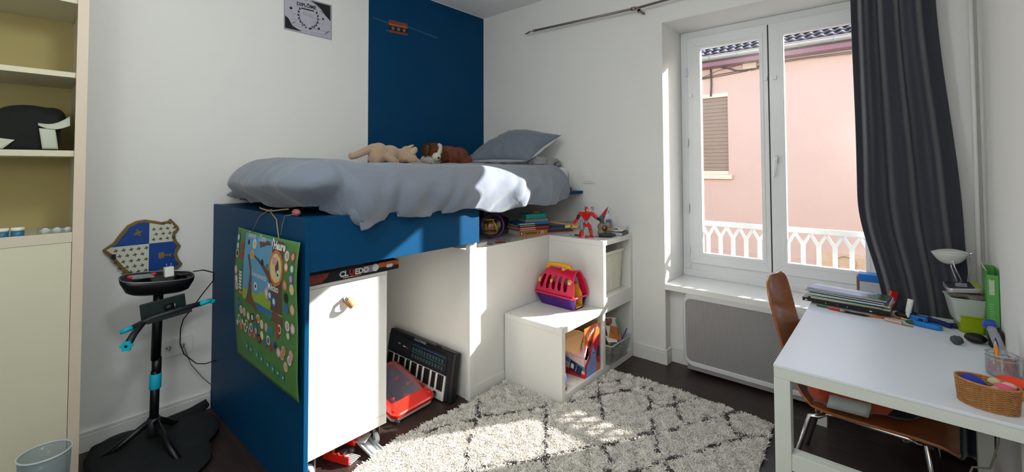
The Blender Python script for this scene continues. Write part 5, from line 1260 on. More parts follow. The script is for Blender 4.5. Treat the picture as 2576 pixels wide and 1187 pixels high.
b = B(); b.tube([Q(.03, .02, .048), Q(.05, .02, .055), Q(.078, .01, .062)], [.008, .010, .005], 6); b.tube([Q(.0, .02, .040), Q(.03, .02, .050)], .007, 6); b.out('orange_leg', M('leg_orange', '#c9863a', .5), cr_)
b = B(); b.lathe([(0, -.008), (.022, -.008), (.022, .008), (0, .008)], Q(.018, .030, .068), 18, mat=FW_.to_track_quat('Z', 'Y').to_matrix()); b.out('wheel', M('wheel_brown', '#4a3428', .4), cr_)
b = B(); b.tube([Q(.03, .01, .035), Q(.052, .012, .030), Q(.055, .012, .012), Q(.035, .012, .002)], [.006, .008, .008, .004], 6); b.tube([Q(-.03, .01, .02), Q(-.01, .01, .006)], [.01, .006], 6); b.out('green_tail', M('tail_green', '#7c8a52', .5), cr_)
# other small things
t = thing('glasses_frame', 'dark toy glasses frame lying in front of the creature toy', 'toy', (1.66, -.28, TOPZ))
b = B(); b.tube([(1.60, -.33, TOPZ + .014), (1.66, -.28, TOPZ + .018), (1.70, -.245, TOPZ + .016)], [.010, .016, .012], 8); b.sph((1.675, -.27, TOPZ + .018), (.03, .02, .016), n=12, m=8); b.out('body', M('slate_plastic', '#353941', .35), t)
b = B(); b.tube([(1.58, -.35, TOPZ + .004), (1.64, -.33, TOPZ + .004), (1.70, -.30, TOPZ + .005)], .003, 5); b.out('thin_arm', BLACK, t)
b = B(); b.tube([(1.70, -.245, TOPZ + .008), (1.722, -.225, TOPZ + .010), (1.735, -.20, TOPZ + .006)], .0022, 5); o = b.out('wire_piece', STEEL); tag(o, 'bent silver wire sticking over the cube edge', 'wire')
b = B(); b.sph((1.44, -.40, TOPZ + .008), (.022, .012, .008)); o = b.out('green_bug', M('bug_green', '#34401f', .4)); tag(o, 'dark green toy bug left of the robot\'s foot', 'toy')
b = B(); b.obox((1.405, -.42, TOPZ + .003), (.03, .02, .004), (0, 0, .4)); o = b.out('clear_piece', plastic_clear('piece_clear', '#cfcfcf', .5), bevel=.001); tag(o, 'small clear plastic piece near the cube corner', 'toy part')
book('notebook', 'dark covered notebook under the loose papers on the upper cube', 'notebook', (1.63, -.10, TOPZ + .0006), (.16, .15, .026), .15, M('nb_dark', '#4d5156', .5), M('nb_pages', '#b5b6b8', .8))
t = book('notepad', 'white notepad lying on the dark notebook', 'notebook', (1.605, -.10, TOPZ + .0275), (.13, .10, .015), .3, M('np_white', '#dcdde4', .6))
b = B(); b.grid(lambda u, v: Vector((1.615 + .09 * u, -.155 + .12 * v, TOPZ + .047 + .018 * sin(4 * u + 3 * v) + .020 * v * u)), 5, 5); o = b.out('crumpled_paper', PAPER, solid=.0006); tag(o, 'crumpled white paper sheet on the notepad', 'paper')
b = B(); b.obox((1.54, -.055, TOPZ + .062), (.035, .035, .06), (0, 0, .2), 0); b.obox((1.54, -.055, TOPZ + .10), (.04, .036, .022), (0, 0, .2), 1); o = b.out('small_bottle', [M('amber_clear', '#a9856a', .3, trans=.3), M('cap_blue2', '#2a7fb5', .4)], bevel=.003); tag(o, 'small amber bottle with blue cap near the wall on the upper cube', 'bottle')
b = B(); b.box(1.515, 1.565, -.08, -.03, TOPZ + .0004, TOPZ + .033); o = b.out('small_block', M('block_brown', '#6f5647', .6), bevel=.002); tag(o, 'brown block under the small amber bottle', 'block')

# translucent crate in the upper cube
t = thing('plastic_crate', 'translucent white plastic crate stored in the upper cube', 'crate', (1.55, -.25, .5625))
CRT = M('crate_white', '#e9e8d6', .4)
b = B(); b.grid(lambda u, v: Vector((1.36 + .27 * v * 1.0, 0, 0)) * 0 + Vector((1.30 + (.30 + .02 * v) * (.5 + .5 * (1 if False else 0)) , 0, 0)), 1, 1); b.bm.clear()
b.verts([(1.30, -.43, .5635), (1.655, -.43, .5635), (1.655, -.085, .5635), (1.30, -.085, .5635), (1.30, -.436, .875), (1.665, -.436, .875), (1.665, -.06, .875), (1.30, -.06, .875)], [(0, 3, 2, 1), (0, 1, 5, 4), (1, 2, 6, 5), (2, 3, 7, 6), (3, 0, 4, 7)])
b.out('crate_wall', CRT, t, solid=.003)
b = B(); b.box(1.665, 1.678, -.437, -.055, .855, .88); 
for y in (-.36, -.25, -.14): b.box(1.656, 1.666, y - .004, y + .004, .58, .855)
b.box(1.664, 1.674, -.41, -.39, .83, .855)
b.out('rim', CRT, t, bevel=.002)

# cardboard box in the low cube
t = thing('toy_box', 'open printed cardboard toy box standing in the low cube shelf', 'box', (1.62, -.68, .06))
CB = M('cardboard', '#b98f62', .8); z0, z1 = .0605, .405
x0, x1, y0, y1 = 1.36, 1.712, -.735, -.525
b = B(); b.box(x0, x1, y0, y0 + .003, z0, z1 - .02); b.box(x0, x1, y1 - .003, y1, z0, z1); b.box(x0, x0 + .003, y0 + .003, y1 - .003, z0, z1); b.box(x1 - .003, x1, y0 + .003, y1 - .003, z0, z1); b.box(x0 + .003, x1 - .003, y0 + .003, y1 - .003, z0, z0 + .003)
b.out('box_body', CB, t)
b = B(); b.verts([(x0 + .05, y0 - .001, z1 - .02), (x1 - .004, y0 - .001, z1 - .02), (x1 - .012, y0 - .055, z1 - .16), (x0 + .10, y0 - .075, z1 - .15), (x0 + .05, y0 - .003, z1 - .021), (x1 - .004, y0 - .003, z1 - .021), (x1 - .012, y0 - .058, z1 - .16), (x0 + .10, y0 - .078, z1 - .15)],
                 [(0, 1, 2, 3), (7, 6, 5, 4), (0, 4, 5, 1), (1, 5, 6, 2), (2, 6, 7, 3), (3, 7, 4, 0)]); b.out('box_flap', CB, t)
pr = [M('bp_orange', '#e06a28', .4, var=.2, scale=12), M('bp_red', '#c41f2c', .4), M('bp_blue', '#7a95cf', .4, var=.15), M('bp_pink', '#d9b6b8', .5), M('bp_teal', '#2a90a8', .4), M('bp_navy', '#2c3550', .4), PAPER, M('bp_dark', '#5a2a24', .4, var=.4, scale=30)]
f = fr((x1, y0, z0), (0, 1, 0), (0, 0, 1)); W_, H_ = y1 - y0, z1 - z0
b = B()
b.prism([(0, H_ * .62), (W_, H_ * .75), (W_, H_), (0, H_)], f, 0, .0006, 0); b.prism([(0, 0), (W_, 0), (W_, H_ * .75), (0, H_ * .62)], f, 0, .0005, 1)
b.prism([(.0, H_ * .40), (.07, H_ * .78), (.12, H_ * .86), (.10, H_ * .66), (.03, H_ * .35)], f, .0006, .001, 7)
b.prism([(.02, 0), (.15, 0), (.17, .06), (.15, .11), (.16, .15), (.135, .16), (.13, .20), (.115, .165), (.105, .21), (.09, .16), (.08, .12), (.03, .08)], f, .0006, .001, 2)
b.prism(circ(.115, .145, .006), f, .001, .0014, 5); b.prism(circ(.138, .145, .006), f, .001, .0014, 5)
b.prism([(.005, .09), (.05, .13), (.055, .20), (.03, .22), (.0, .17)], f, .0006, .001, 6); b.prism([(.15, .0), (.205, .0), (.205, .05), (.17, .06)], f, .0006, .0012, 0); b.prism([(.165, .11), (.207, .10), (.207, .17), (.18, .18)], f, .0006, .0012, 5)
for k in range(6): b.prism([(.03 + k * .027, H_ * .80 + k * .006), (.05 + k * .027, H_ * .80 + k * .006), (.05 + k * .027, H_ * .80 + k * .006 + .028), (.03 + k * .027, H_ * .80 + k * .006 + .028)], f, .0006, .001, 3)
b.out('front_print', pr, t)
f = fr((x0, y0, z0), (1, 0, 0), (0, 0, 1)); b = B(); W2 = x1 - x0
b.prism([(0, 0), (W2, 0), (W2, .25), (0, .25)], f, 0, .0005, 3); b.prism([(0, 0), (W2, 0), (W2, .03), (0, .06)], f, .0005, .0008, 1); b.prism([(0, .08), (W2 * .5, .10), (W2 * .8, .06), (W2, .05), (W2, .08), (W2 * .5, .125), (0, .11)], f, .0005, .0008, 4)
b.prism([(.22, .03), (.27, .02), (.29, .09), (.24, .105)], f, .0008, .0012, 5); b.prism([(.275, .02), (.32, .01), (.335, .07), (.295, .085)], f, .0008, .0012, 5); b.prism([(.235, .05), (.26, .045), (.265, .075), (.245, .085)], f, .0012, .0015, 6)
for k in range(2):
    b.tube([Vector((x0 + .12 + k * .12, y0 - .001, z0 + zq)) for zq in (.14, .235)], .001, 4, mi=1)
    for zq in (.14, .235): b.tube([(x0 + .12 + k * .12, y0 - .001, z0 + zq), (x0 + .22 + k * .12, y0 - .001, z0 + zq)], .001, 4, mi=1)
b.out('side_print', pr, t)
b = B(); b.sph((1.66, -.93, .115), (.028, .03, .055)); b.sph((1.64, -.95, .17), (.022, .02, .03)); o = b.out('blue_toy', M('toy_blue', '#2f4a78', .5)); tag(o, 'small blue toy at the left inside the low cube', 'toy')
b = B(); b.tube([(1.69, -.93, .068), (1.705, -.955, .075), (1.70, -.97, .066)], .006, 6); o = b.out('copper_ring', M('copper', '#8a5a32', .3, .7)); tag(o, 'small copper coloured ring on the low cube floor', 'ring')
b = B(); b.obox((1.65, -.84, .0625), (.10, .10, .003), (0, 0, .5)); o = b.out('paper_scrap', PAPER); tag(o, 'white paper scrap on the floor of the low cube', 'paper')
b = B(); b.box(1.40, 1.60, -.955, -.80, .0608, .215); o = b.out('pink_box', M('pink_card', '#c05a78', .5), bevel=.002); tag(o, 'pink box behind the printed box in the low cube', 'box')

# right bay: papers and clear bin
t = thing('clear_bin', 'clear plastic bin of wooden pieces in the right bay of the low cube', 'bin', (1.72, -.25, .06))
BN = plastic_clear('bin_clear', '#e2e6e6', .16, .12)
bx0, bx1, by0, by1, bz0, bz1 = 1.44, 1.765, -.455, -.13, .061, .215
b = B(); s_ = .02
b.verts([(bx0 + s_, by0 + s_, bz0), (bx1 - s_, by0 + s_, bz0), (bx1 - s_, by1 - s_, bz0), (bx0 + s_, by1 - s_, bz0), (bx0, by0, bz1), (bx1, by0, bz1), (bx1, by1, bz1), (bx0, by1, bz1)], [(0, 3, 2, 1), (0, 1, 5, 4), (1, 2, 6, 5), (2, 3, 7, 6), (3, 0, 4, 7)])
b.out('bin_wall', BN, t, solid=.003, bevel=.01)
b = B(); P = rrect(bx0 - .006, by0 - .004, bx1 + .012, by1 + .006, .02, 4); b.tube([(x, y, bz1) for x, y in P], .0055, 6, closed=True); b.out('rim', plastic_clear('rim_clear', '#e2e6e6', .6, .2), t)
b = B(); b.prism(rrect(.05, .03, .24, .12, .01), fr((bx1 - .002, by0, bz0), (0, 1, 0), (0, 0, 1)), 0, .003); b.out('front_panel', BN, t)
WD = [M('block_wood_%d' % i, c, .6) for i, c in enumerate(('#b98f5c', '#8a6238', '#cba976'))]
rq = random.Random(11)
for i in range(26):
    b = B(); c = (rq.uniform(1.50, 1.73), rq.uniform(-.42, -.18), rq.uniform(.085, .165)); 
    if i % 3: b.obox(c, (rq.uniform(.03, .09), rq.uniform(.012, .03), rq.uniform(.012, .02)), (rq.uniform(-.4, .4), rq.uniform(-.4, .4), rq.uniform(0, 3)))
    else: b.sph(c, rq.uniform(.012, .02), n=10, m=7)
    o = b.out('wooden_piece', WD[i % 3]); tag(o, 'small wooden play piece heaped in the clear bin', 'toy', group='wooden pieces in the clear bin')
pg_ = [M('pp_white', '#dcdad6', .7), M('pp_orange', '#c96a2a', .6, var=.3, scale=30), M('pp_brown', '#8a5238', .6)]
t = thing('paper_craft', 'white and orange paper craft sheets standing in the clear bin', 'paper', (1.62, -.35, .25))
b = B(); b.obox((1.690, -.285, .285), (.003, .20, .17), (radians(-18), radians(-24), .1)); b.out('sheet', pg_[0], t)
b = B(); b.obox((1.706, -.30, .262), (.003, .17, .10), (radians(-25), radians(-28), .05)); b.out('sheet', pg_[1], t)
b = B(); b.obox((1.672, -.37, .340), (.004, .11, .07), (radians(-10), radians(-20), .1)); b.sph((1.680, -.32, .340), (.006, .05, .030)); b.out('brown_shape', pg_[2], t)
b = B(); b.obox((1.722, -.36, .232), (.003, .13, .05), (radians(-20), radians(-40), .1)); b.out('sheet', pg_[0], t)
b = B(); b.tube([(1.72, -.26, .16), (1.725, -.25, .26), (1.705, -.26, .35)], .004, 6); b.tube([(1.70, -.33, .30), (1.715, -.30, .24), (1.72, -.28, .18)], .003, 6); o = b.out('green_ribbon', M('ribbon_green', '#2f7a3a', .5)); tag(o, 'green ribbon hanging among the paper crafts', 'ribbon')
b = B(); b.tube([(1.70, -.22, .12), (1.745, -.15, .262)], .0045, 6); o = b.out('purple_stick', M('stick_purple', '#3a2a72', .5)); tag(o, 'dark purple stick leaning in the clear bin', 'stick')
b = B(); b.obox((1.715, -.375, .212), (.02, .06, .010), (.3, .2, .3)); o = b.out('yellow_piece', M('piece_yellow', '#d6c92e', .5), bevel=.002); tag(o, 'bright yellow flat piece at the bin\'s left rim', 'toy')
b = B(); b.tube([(1.70, -.44, .24), (1.73, -.43, .215), (1.76, -.38, .20), (1.765, -.33, .215)], .0018, 5); o = b.out('wire_loop', DARKG); tag(o, 'thin dark wire drooping over the bin', 'wire')

# ------------------------------------------------------------------ pet carrier
pc = thing('pet_carrier', 'toy pet carrier with red slotted top and purple base on the low cube', 'pet carrier', (1.421, -.602, .4925), rz=-.04)
PCR = M('carrier_red', '#d11745', .28, coat=.4, var=.03); PCP = plastic_clear('carrier_purple', '#5a2a8e', .9, .25); PCY = M('carrier_yellow', '#eeb43a', .4)
L0, L1, HW = -.178, .180, .092
def prof(q):   # arch cross-section, q 0..1 from -y rim over the top to +y rim
    a = pi * q; s = 2.2
    c, s_ = cos(a), sin(a)
    yy = -HW * (abs(c) ** (2 / s)) * (1 if c > 0 else -1)
    zz = .095 + .185 * (abs(s_) ** (2 / s))
    return yy * (1 - .20 * smst(.095, .28, zz)), zz
def hood(u, v):
    yy, zz = prof(v); x = L0 + (L1 - L0) * u
    e = smst(.0, .10, u); zz = .095 + (zz - .095) * (.80 + .20 * e); yy *= (.92 + .08 * e)
    x += (.035 * smst(.095, .28, zz)) * (1 - 1.6 * u)
    return Vector((x, yy, zz))
def slots(u, v):
    for lo_, hi in ((.045, .25), (.75, .955)):
        if lo_ < v < hi:
            for c in (.15, .31, .47, .63, .79):
                if ((u - c) / .046) ** 2 + (max(0, abs(v - (lo_ + hi) / 2) - .055) / .045) ** 2 < 1: return True
    return False
b = B(); b.grid(hood, 88, 96, skip=slots)
b.out('hood', PCR, pc, world=False, solid=.005)
b = B()   # back wall
pts = [hood(0, k / 24) for k in range(25)]; b.bm.faces.new([b.bm.verts.new(p) for p in pts]); b.out('back_wall', PCR, pc, world=False, solid=.004)
b = B(); pts = [hood(1, k / 30) + Vector((.002, 0, 0)) for k in range(31)]; b.tube(pts, .008, 8); b.out('door_arch', PCR, pc, world=False)
b = B(); P = rrect(L0 - .008, -HW - .008, L1 + .008, HW + .008, .03, 5)
b.tube([(x, y, .093) for x, y in P], .0075, 6, closed=True); b.out('rim', PCR, pc, world=False)
b = B(); Pb = rrect(L0 + .03, -HW + .022, L1 - .01, HW - .022, .03, 5); n = len(P)
va = [b.bm.verts.new((x * .985, y * .96, .090)) for x, y in P]; vb = [b.bm.verts.new((x, y, .006)) for x, y in Pb]
for i in range(n):
    if P[i][0] > L1 * .9 and P[(i + 1) % n][0] > L1 * .9 and abs(P[i][1] + P[(i + 1) % n][1]) < .05: continue
    b.bm.faces.new((va[i], va[(i + 1) % n], vb[(i + 1) % n], vb[i]))
b.bm.faces.new(vb); b.out('tray', PCP, pc, world=False, solid=.003)
b = B(); b.tube([(-.13, 0, .275), (-.11, 0, .296), (-.05, 0, .303), (.04, 0, .303), (.09, 0, .296), (.105, 0, .275)], [.012, .014, .015, .015, .014, .012], 10); b.out('handle', M('handle_yellow', '#f0a81e', .4), pc, world=False)
b = B(); b.box(L0 + .04, L1 - .012, -HW + .028, HW - .028, .010, .018); b.out('floor_mat', PCY, pc, world=False)
b = B(); f = fr((L1 - .02, .055, .02), (-1, 0, 0), (0, 0, 1)); b.prism([(0, 0), (.15, 0), (.15, .06), (.10, .13), (.04, .15), (.0, .08)], f, 0, .004); b.out('yellow_gate', PCY, pc, world=False)
def paw(b, u, v, r=.016):
    base = hood(u, v); e1 = (hood(u + .01, v) - hood(u - .01, v)).normalized(); e2 = (hood(u, v + .01) - hood(u, v - .01)).normalized()
    N_ = e1.cross(e2).normalized()
    if N_.y * (base.y) < 0 and abs(base.y) > .05: N_ = -N_
    if abs(base.y) <= .05 and N_.z < 0: N_ = -N_
    f = (base, e1, N_.cross(e1))
    b.prism(circ(0, 0, r, 12, r * .8), f, -.001, .003)
    for a in (-50, -15, 20, 55): b.prism(circ(r * 1.5 * sin(radians(a)), r * 1.5 * cos(radians(a)), r * .38, 8), f, -.001, .003)
for q in ((.045, .15, .015), (.39, .15, .009), (.90, .17, .014), (.62, .42, .015), (.12, .42, .012), (.85, .5, .012)):
    b = B(); paw(b, *q); b.out('paw_print', M('paw_yellow', '#e6c862', .5), pc, world=False)
b = B(); b.cyl((L1 - .01, HW + .0, .093), (L1 + .008, HW + .006, .093), .011); b.out('latch', PCR, pc, world=False)

# ------------------------------------------------------------------ keyboard, pinball toy, truck under the bed
kb = thing('electronic_keyboard', 'black electronic keyboard standing on its side against the storage unit', 'keyboard', (.8, -1.47, 0), rot=(0, 0, 0))
KB = M('keyboard_black', '#14161a', .4); KB2 = M('keyboard_panel', '#1d2126', .35)
th = radians(80); KX0, KX1 = .42, 1.168
KO = Vector((KX0, -1.505, .004)); KU = Vector((1, 0, 0)); KV = Vector((0, cos(th), sin(th))); KN = KU.cross(KV)   # KN faces -y/up
if KN.y > 0: KN = -KN
kf = (KO, KU, KV); LW = KX1 - KX0
def kbox(b, u0, u1, v0, v1, h0, h1, mi=0):
    p = [KO + KU * u + KV * v + KN * h for h in (h0, h1) for v in (v0, v1) for u in (u0, u1)]
    b.verts(p, [(0, 2, 3, 1), (4, 5, 7, 6), (0, 1, 5, 4), (2, 6, 7, 3), (0, 4, 6, 2), (1, 3, 7, 5)], mi)
b = B(); kbox(b, 0, LW, 0, .315, -.055, 0); b.out('case', KB, kb, bevel=.012, seg=4)
b = B(); kbox(b, .01, LW - .075, .165, .285, 0.0002, .006); b.out('control_panel', KB2, kb, bevel=.001)
kw = .0205; nk = 32; u = LW - .062 - kw; i = 0
WKEY = M('key_white', '#d9d8d4', .3)
while i < nk and u > .005:
    b = B(); kbox(b, u + .0006, u + kw - .0006, .004, .158, .0004, .011); b.out('white_key', WKEY, kb, bevel=.001); 
    if (i % 7) not in (3, 6):
        b = B(); kbox(b, u - .0058, u + .0058, .062, .158, .0115, .0205); b.out('black_key', BLACK, kb, bevel=.001)
    u -= kw; i += 1
b = B()
for k in range(22): kbox(b, LW - .055, LW - .030, .02 + k * .0125, .026 + k * .0125, .0003, .005)
b.out('speaker_slots', DARKG, kb)
for k in range(11):
    for r in range(2):
        b = B(); kbox(b, .31 + k * .032, .328 + k * .032, .185 + r * .045, .208 + r * .045, .0062, .0115); b.out('button', M('key_slate', '#3c4a52', .4), kb, bevel=.001)
b = B(); kbox(b, .30, .66, .2665, .2695, .0062, .0068, 0); kbox(b, .30, .66, .218, .2205, .0062, .0068, 1)
kbox(b, .13, .16, .235, .240, .0062, .0068, 2); kbox(b, .19, .225, .228, .233, .0062, .0068, 2); kbox(b, .235, .25, .222, .233, .0062, .0068, 3)
b.out('panel_print', [M('kp_blue', '#3a6ab0', .4), M('kp_green', '#1f8a6a', .4), PAPER, RED], kb)
b = B(); KT = (KO + KU * .44 + KV * .312 + KN * .0004, -KU, -KV); text(b, 'REALISTIC', .022, (KT[0], KT[1], KT[2]), 0, 0, .0008, 0, bold=.0006, sx=1.35, shear=.3); b.out('lettering', M('kb_print', '#8d9296', .5), kb)
b = B(); b.obox(KO + KU * .56 + KV * .318 + KN * -.01, (.045, .014, .012)); b.out('knob', BLACK, kb, bevel=.003)

pb = thing('pinball_toy', 'red tabletop pinball toy lying tilted in front of the keyboard', 'toy', (.92, -1.68, 0))
ax_ = radians(14)
PO = Vector((1.085, -1.868, .045)); PU = Vector((-.04, 1, .02)).normalized(); PV = Vector((-cos(ax_), -.03, sin(ax_))); PN = PU.cross(PV).normalized()
if PN.z < 0: PN = -PN
pf = (PO, PU, PV)
def pbox(b, u0, u1, v0, v1, h0, h1, mi=0):
    p = [PO + PU * u + PV * v + PN * h for h in (h0, h1) for v in (v0, v1) for u in (u0, u1)]
    b.verts(p, [(0, 2, 3, 1), (4, 5, 7, 6), (0, 1, 5, 4), (2, 6, 7, 3), (0, 4, 6, 2), (1, 3, 7, 5)], mi)
PFr = (PO, PU, PV)
b = B(); b.prism(rrect(-.005, -.005, .315, .44, .04, 6), PFr, -.040, -.008); b.out('white_base', M('toy_white', '#dcdada', .35), pb, bevel=.008, seg=3)
RDt = M('toy_red', '#dd2418', .3, coat=.3)
b = B(); outer_ = rrect(-.012, -.012, .322, .447, .045, 6); inn_ = rrect(.028, .075, .282, .40, .012, 6)
def strip(b, A, C, hA, hC):
    va = [b.bm.verts.new(PO + PU * a + PV * c + PN * hA) for a, c in A]; vb = [b.bm.verts.new(PO + PU * a + PV * c + PN * hC) for a, c in C]
    for i in range(len(A)): j = (i + 1) % len(A); b.bm.faces.new((va[i], va[j], vb[j], vb[i])).smooth = False
strip(b, outer_, outer_, -.008, .010); strip(b, outer_, rrect(-.004, -.004, .314, .439, .04, 6), .010, .016); strip(b, rrect(-.004, -.004, .314, .439, .04, 6), inn_, .016, .034); strip(b, inn_, inn_, .034, .0)
b.out('red_housing', RDt, pb)
b = B(); b.prism(rrect(.028, .075, .282, .40, .012, 6), PFr, -.002, .001); b.out('playfield', M('playfield_print', '#55507a', .4, var=.7, scale=22), pb)
rq = random.Random(5)
for k, (u_, v_, c) in enumerate(((.08, .30, 'r'), (.20, .27, 'r'), (.235, .19, 'r'), (.06, .12, 'r'), (.15, .11, 'r'), (.11, .22, 'y'), (.17, .19, 'y'), (.20, .33, 'y'), (.10, .36, 'b'), (.24, .30, 'b'), (.07, .17, 'y'))):
    m = {'r': RDt, 'y': M('toy_olive', '#8c8a4a', .5), 'b': M('toy_navy', '#3a4c8a', .4)}[c]
    b = B(); P_ = PO + PU * u_ + PV * v_
    if c == 'r': b.tube([P_ + PN * .012, P_ + PU * .035 + PV * (.012 if k % 2 else -.008) + PN * .012], [.013, .006], 8)
    elif c == 'y': b.tube([P_ + PN * .008, P_ + PU * .03 + PV * .02 + PN * .008], .004, 6)
    else: b.cyl(P_, P_ + PN * .022, .014, .010, n=14)
    b.out('bumper', m, pb)
b = B(); b.prism(rrect(.024, .070, .286, .405, .012, 6), PFr, .034, .0355); b.out('clear_cover', glass_mat('toy_cover', (.93, .91, .96), .03, .05), pb)
b = B()
for u_, v_ in ((.015, .03), (.295, .03)):
    P_ = PO + PU * u_ + PV * v_; b.cyl(P_ + PN * .006, P_ + PN * .03 - PV * .0, .012, n=12)
b.out('corner_boss', RDt, pb)
b = B(); P_ = PO + PU * .005 + PV * -.012 + PN * -.014; b.cyl(P_, P_ - PV * .028, .013, n=18); P_ = PO + PU * .305 + PV * .03 + PN * -.010; b.cyl(P_, P_ + PU * .040, .016, n=18); b.cyl(P_ + PU * .012, P_ + PU * .020, .020, n=18); b.out('flipper_knob', M('knob_black', '#1c1a1c', .35), pb, bevel=.002)

tk = thing('toy_transporter', 'red and grey toy transporter with ramps on the floor under the cabinet', 'toy vehicle', (1.15, -2.15, 0))
b = B(); b.obox((1.085, -2.145, .045), (.085, .055, .045), (0, 0, .35)); b.obox((1.075, -2.125, .075), (.05, .045, .025), (0, 0, .35)); b.out('cab', RDt, tk, bevel=.012, seg=3)
for dx, dy in ((.040, -.030), (.002, .0)):
    b = B(); c = Vector((1.085 + dx, -2.165 + dy * -.3, .018)); ax2 = Vector((.34, -.94, 0)); b.cyl(c - ax2 * .006 + Vector((.01, -.012, 0)), c + ax2 * .012 + Vector((.01, -.012, 0)), .016, n=18); b.out('toy_wheel', M('tyre_grey', '#4a4c50', .5), tk, bevel=.002)
GRT = M('toy_grey', '#b5b9ba', .35)
b = B(); b.obox((1.135, -2.115, .060), (.09, .065, .006), (.25, -.15, .4)); b.obox((1.110, -2.085, .082), (.012, .08, .02), (.25, 0, .75), mi=1); b.out('upper_deck', [GRT, M('toy_orange', '#e0481e', .35)], tk, bevel=.003)
b = B(); R3 = Matrix.Rotation(.12, 3, 'Z') @ Matrix.Rotation(.28, 3, 'Y'); b.obox((1.198, -2.095, .026), (.12, .080, .005), R3); 
for s_ in (-1, 1): b.obox(Vector((1.198, -2.095, .030)) + R3 @ Vector((0, s_ * .037, 0)), (.12, .006, .012), R3)
b.obox(Vector((1.198, -2.095, .030)) + R3 @ Vector((0, .018, 0)), (.105, .010, .002), R3, mi=1); b.obox(Vector((1.198, -2.095, .030)) + R3 @ Vector((0, -.018, 0)), (.105, .010, .002), R3, mi=1)
b.out('ramp', [GRT, M('toy_slot', '#6f7476', .4)], tk, bevel=.001)
b = B(); R4 = Matrix.Rotation(.35, 3, 'Z'); b.obox((1.135, -2.262, .024), (.17, .008, .042), R4.to_3x3()); 
for k in range(4): b.obox(Vector((1.135, -2.262, .048)) + R4 @ Vector((-.06 + k * .038, 0, 0)), (.012, .010, .010), R4.to_3x3())
b.out('red_side', RDt, tk, bevel=.002)
b = B(); b.obox((1.150, -2.215, .008), (.12, .075, .008), R4.to_3x3())
for k in range(6): b.obox(Vector((1.150, -2.215, .014)) + R4 @ Vector((.04, -.03 + k * .012, 0)), (.06, .004, .004), R4.to_3x3())
b.obox(Vector((1.115, -2.21, .028)), (.05, .05, .02), R4.to_3x3(), mi=1); b.out('lower_deck', [GRT, BLACK], tk)
b = B(); b.sph((1.075, -2.245, .035), (.008, .008, .022)); b.out('yellow_post', M('post_yellow', '#c9a02e', .5), tk)

# ------------------------------------------------------------------ hanging chart on the bed end panel
ch = thing('wall_chart', 'children\'s green calendar chart hung by twine on the blue end panel', 'poster', (.95, -2.55, 1.3))
CXa, CXb, CZt, CZb = .522, 1.345, 1.208, .492
CW, CH = CXb - CXa, CZt - CZb
def csurf(u, v, h=0.0):
    # gently curled cloth-backed chart, bellying away from the panel near the bottom right
    x = CXa + u * CW + .012 * sin(v * 3) * (u - .5) - .012 * (1 - u) * sin(pi * v)
    bulge = .014 + .012 * sin(pi * v * 1.1) + .016 * u * sin(pi * v) + .010 * sin(2.2 * pi * v + 1) * u
    z = CZt - v * CH - .004 * sin(pi * u)
    return Vector((x, -2.5265 - max(.004, bulge) - h, z))
GRC = M('chart_green', '#4c7c40', .55, var=.15, scale=10)
b = B(); b.grid(lambda u, v: csurf(u, v), 30, 40); b.out('sheet', GRC, ch, solid=.0006, solid_off=0)
cm = [M('ch_sky', '#5f9cc4', .5, var=.12, scale=6), M('ch_bark', '#5b463a', .5, var=.15), M('ch_orange', '#c9763c', .5), M('ch_lime', '#8fae3c', .5, var=.15), M('ch_red', '#a5383a', .5), M('ch_white', '#cfd4cc', .5), M('ch_cream', '#d9c48a', .5), M('ch_teal', '#2f8074', .5), M('ch_blue', '#2c6aa8', .5), M('ch_pink', '#c99a98', .5), M('ch_dark', '#27241f', .5), M('ch_yellow', '#dcb83a', .5), M('ch_brown', '#6f4a34', .5)]
def cpoly(b, poly, mi, h=.0016, n=1):
    # polygon in chart units (u right 0..1, v down 0..1 in width units) pasted on the curved sheet
    vs = [b.bm.verts.new(csurf(p[0], p[1], h)) for p in poly]
    try: f = b.bm.faces.new(vs); f.material_index = mi
    except ValueError: pass
def cgridpoly(b, u0, u1, v0, v1, mi, h=.0014):
    b.grid(lambda u, v: csurf(u0 + (u1 - u0) * u, v0 + (v1 - v0) * v, h), 10, 14, mi=mi)
AR = CW / CH
STK = []
def cdisc(b, u, v, r, mi, h, ry=None):
    STK.append((u, v, r, mi, h)); cpoly(b, [(u + r * cos(2 * pi * k / 14), v + (ry or r) * AR * sin(2 * pi * k / 14)) for k in range(14)], mi, h)
b = B(); cgridpoly(b, .17, .80, .02, .46, 0)
cgridpoly(b, .17, .80, .44, .52, 3); b.grid(lambda u, v: csurf(.62 + .18 * u + .02 * (1 - u) * sin(9 * v), .02 + .48 * v, .0018), 6, 16, mi=1)
b.grid(lambda u, v: csurf(.38 + .42 * u, .50 + .05 * v + .05 * u * .2, .0018), 8, 3, mi=8)
cpoly(b, [(.26, .46), (.30, .30), (.24, .18), (.27, .17), (.33, .29), (.33, .46), (.40, .55), (.22, .53)], 12, .0022)
cpoly(b, [(.62, .30), (.48, .22), (.36, .175), (.37, .165), (.50, .195), (.63, .25)], 1, .0024); cpoly(b, [(.42, .06), (.58, .035), (.62, .06), (.56, .065), (.45, .10)], 1, .0024)
cpoly(b, [(.30, .53), (.34, .48), (.44, .55), (.40, .57)], 12, .0022); cpoly(b, [(.62, .56), (.68, .49), (.80, .52), (.80, .58)], 12, .0022)
cpoly(b, [(.47, .40), (.62, .42), (.62, .50), (.42, .50)], 3, .0020)
b.out('landscape_print', cm, ch)
b = B()
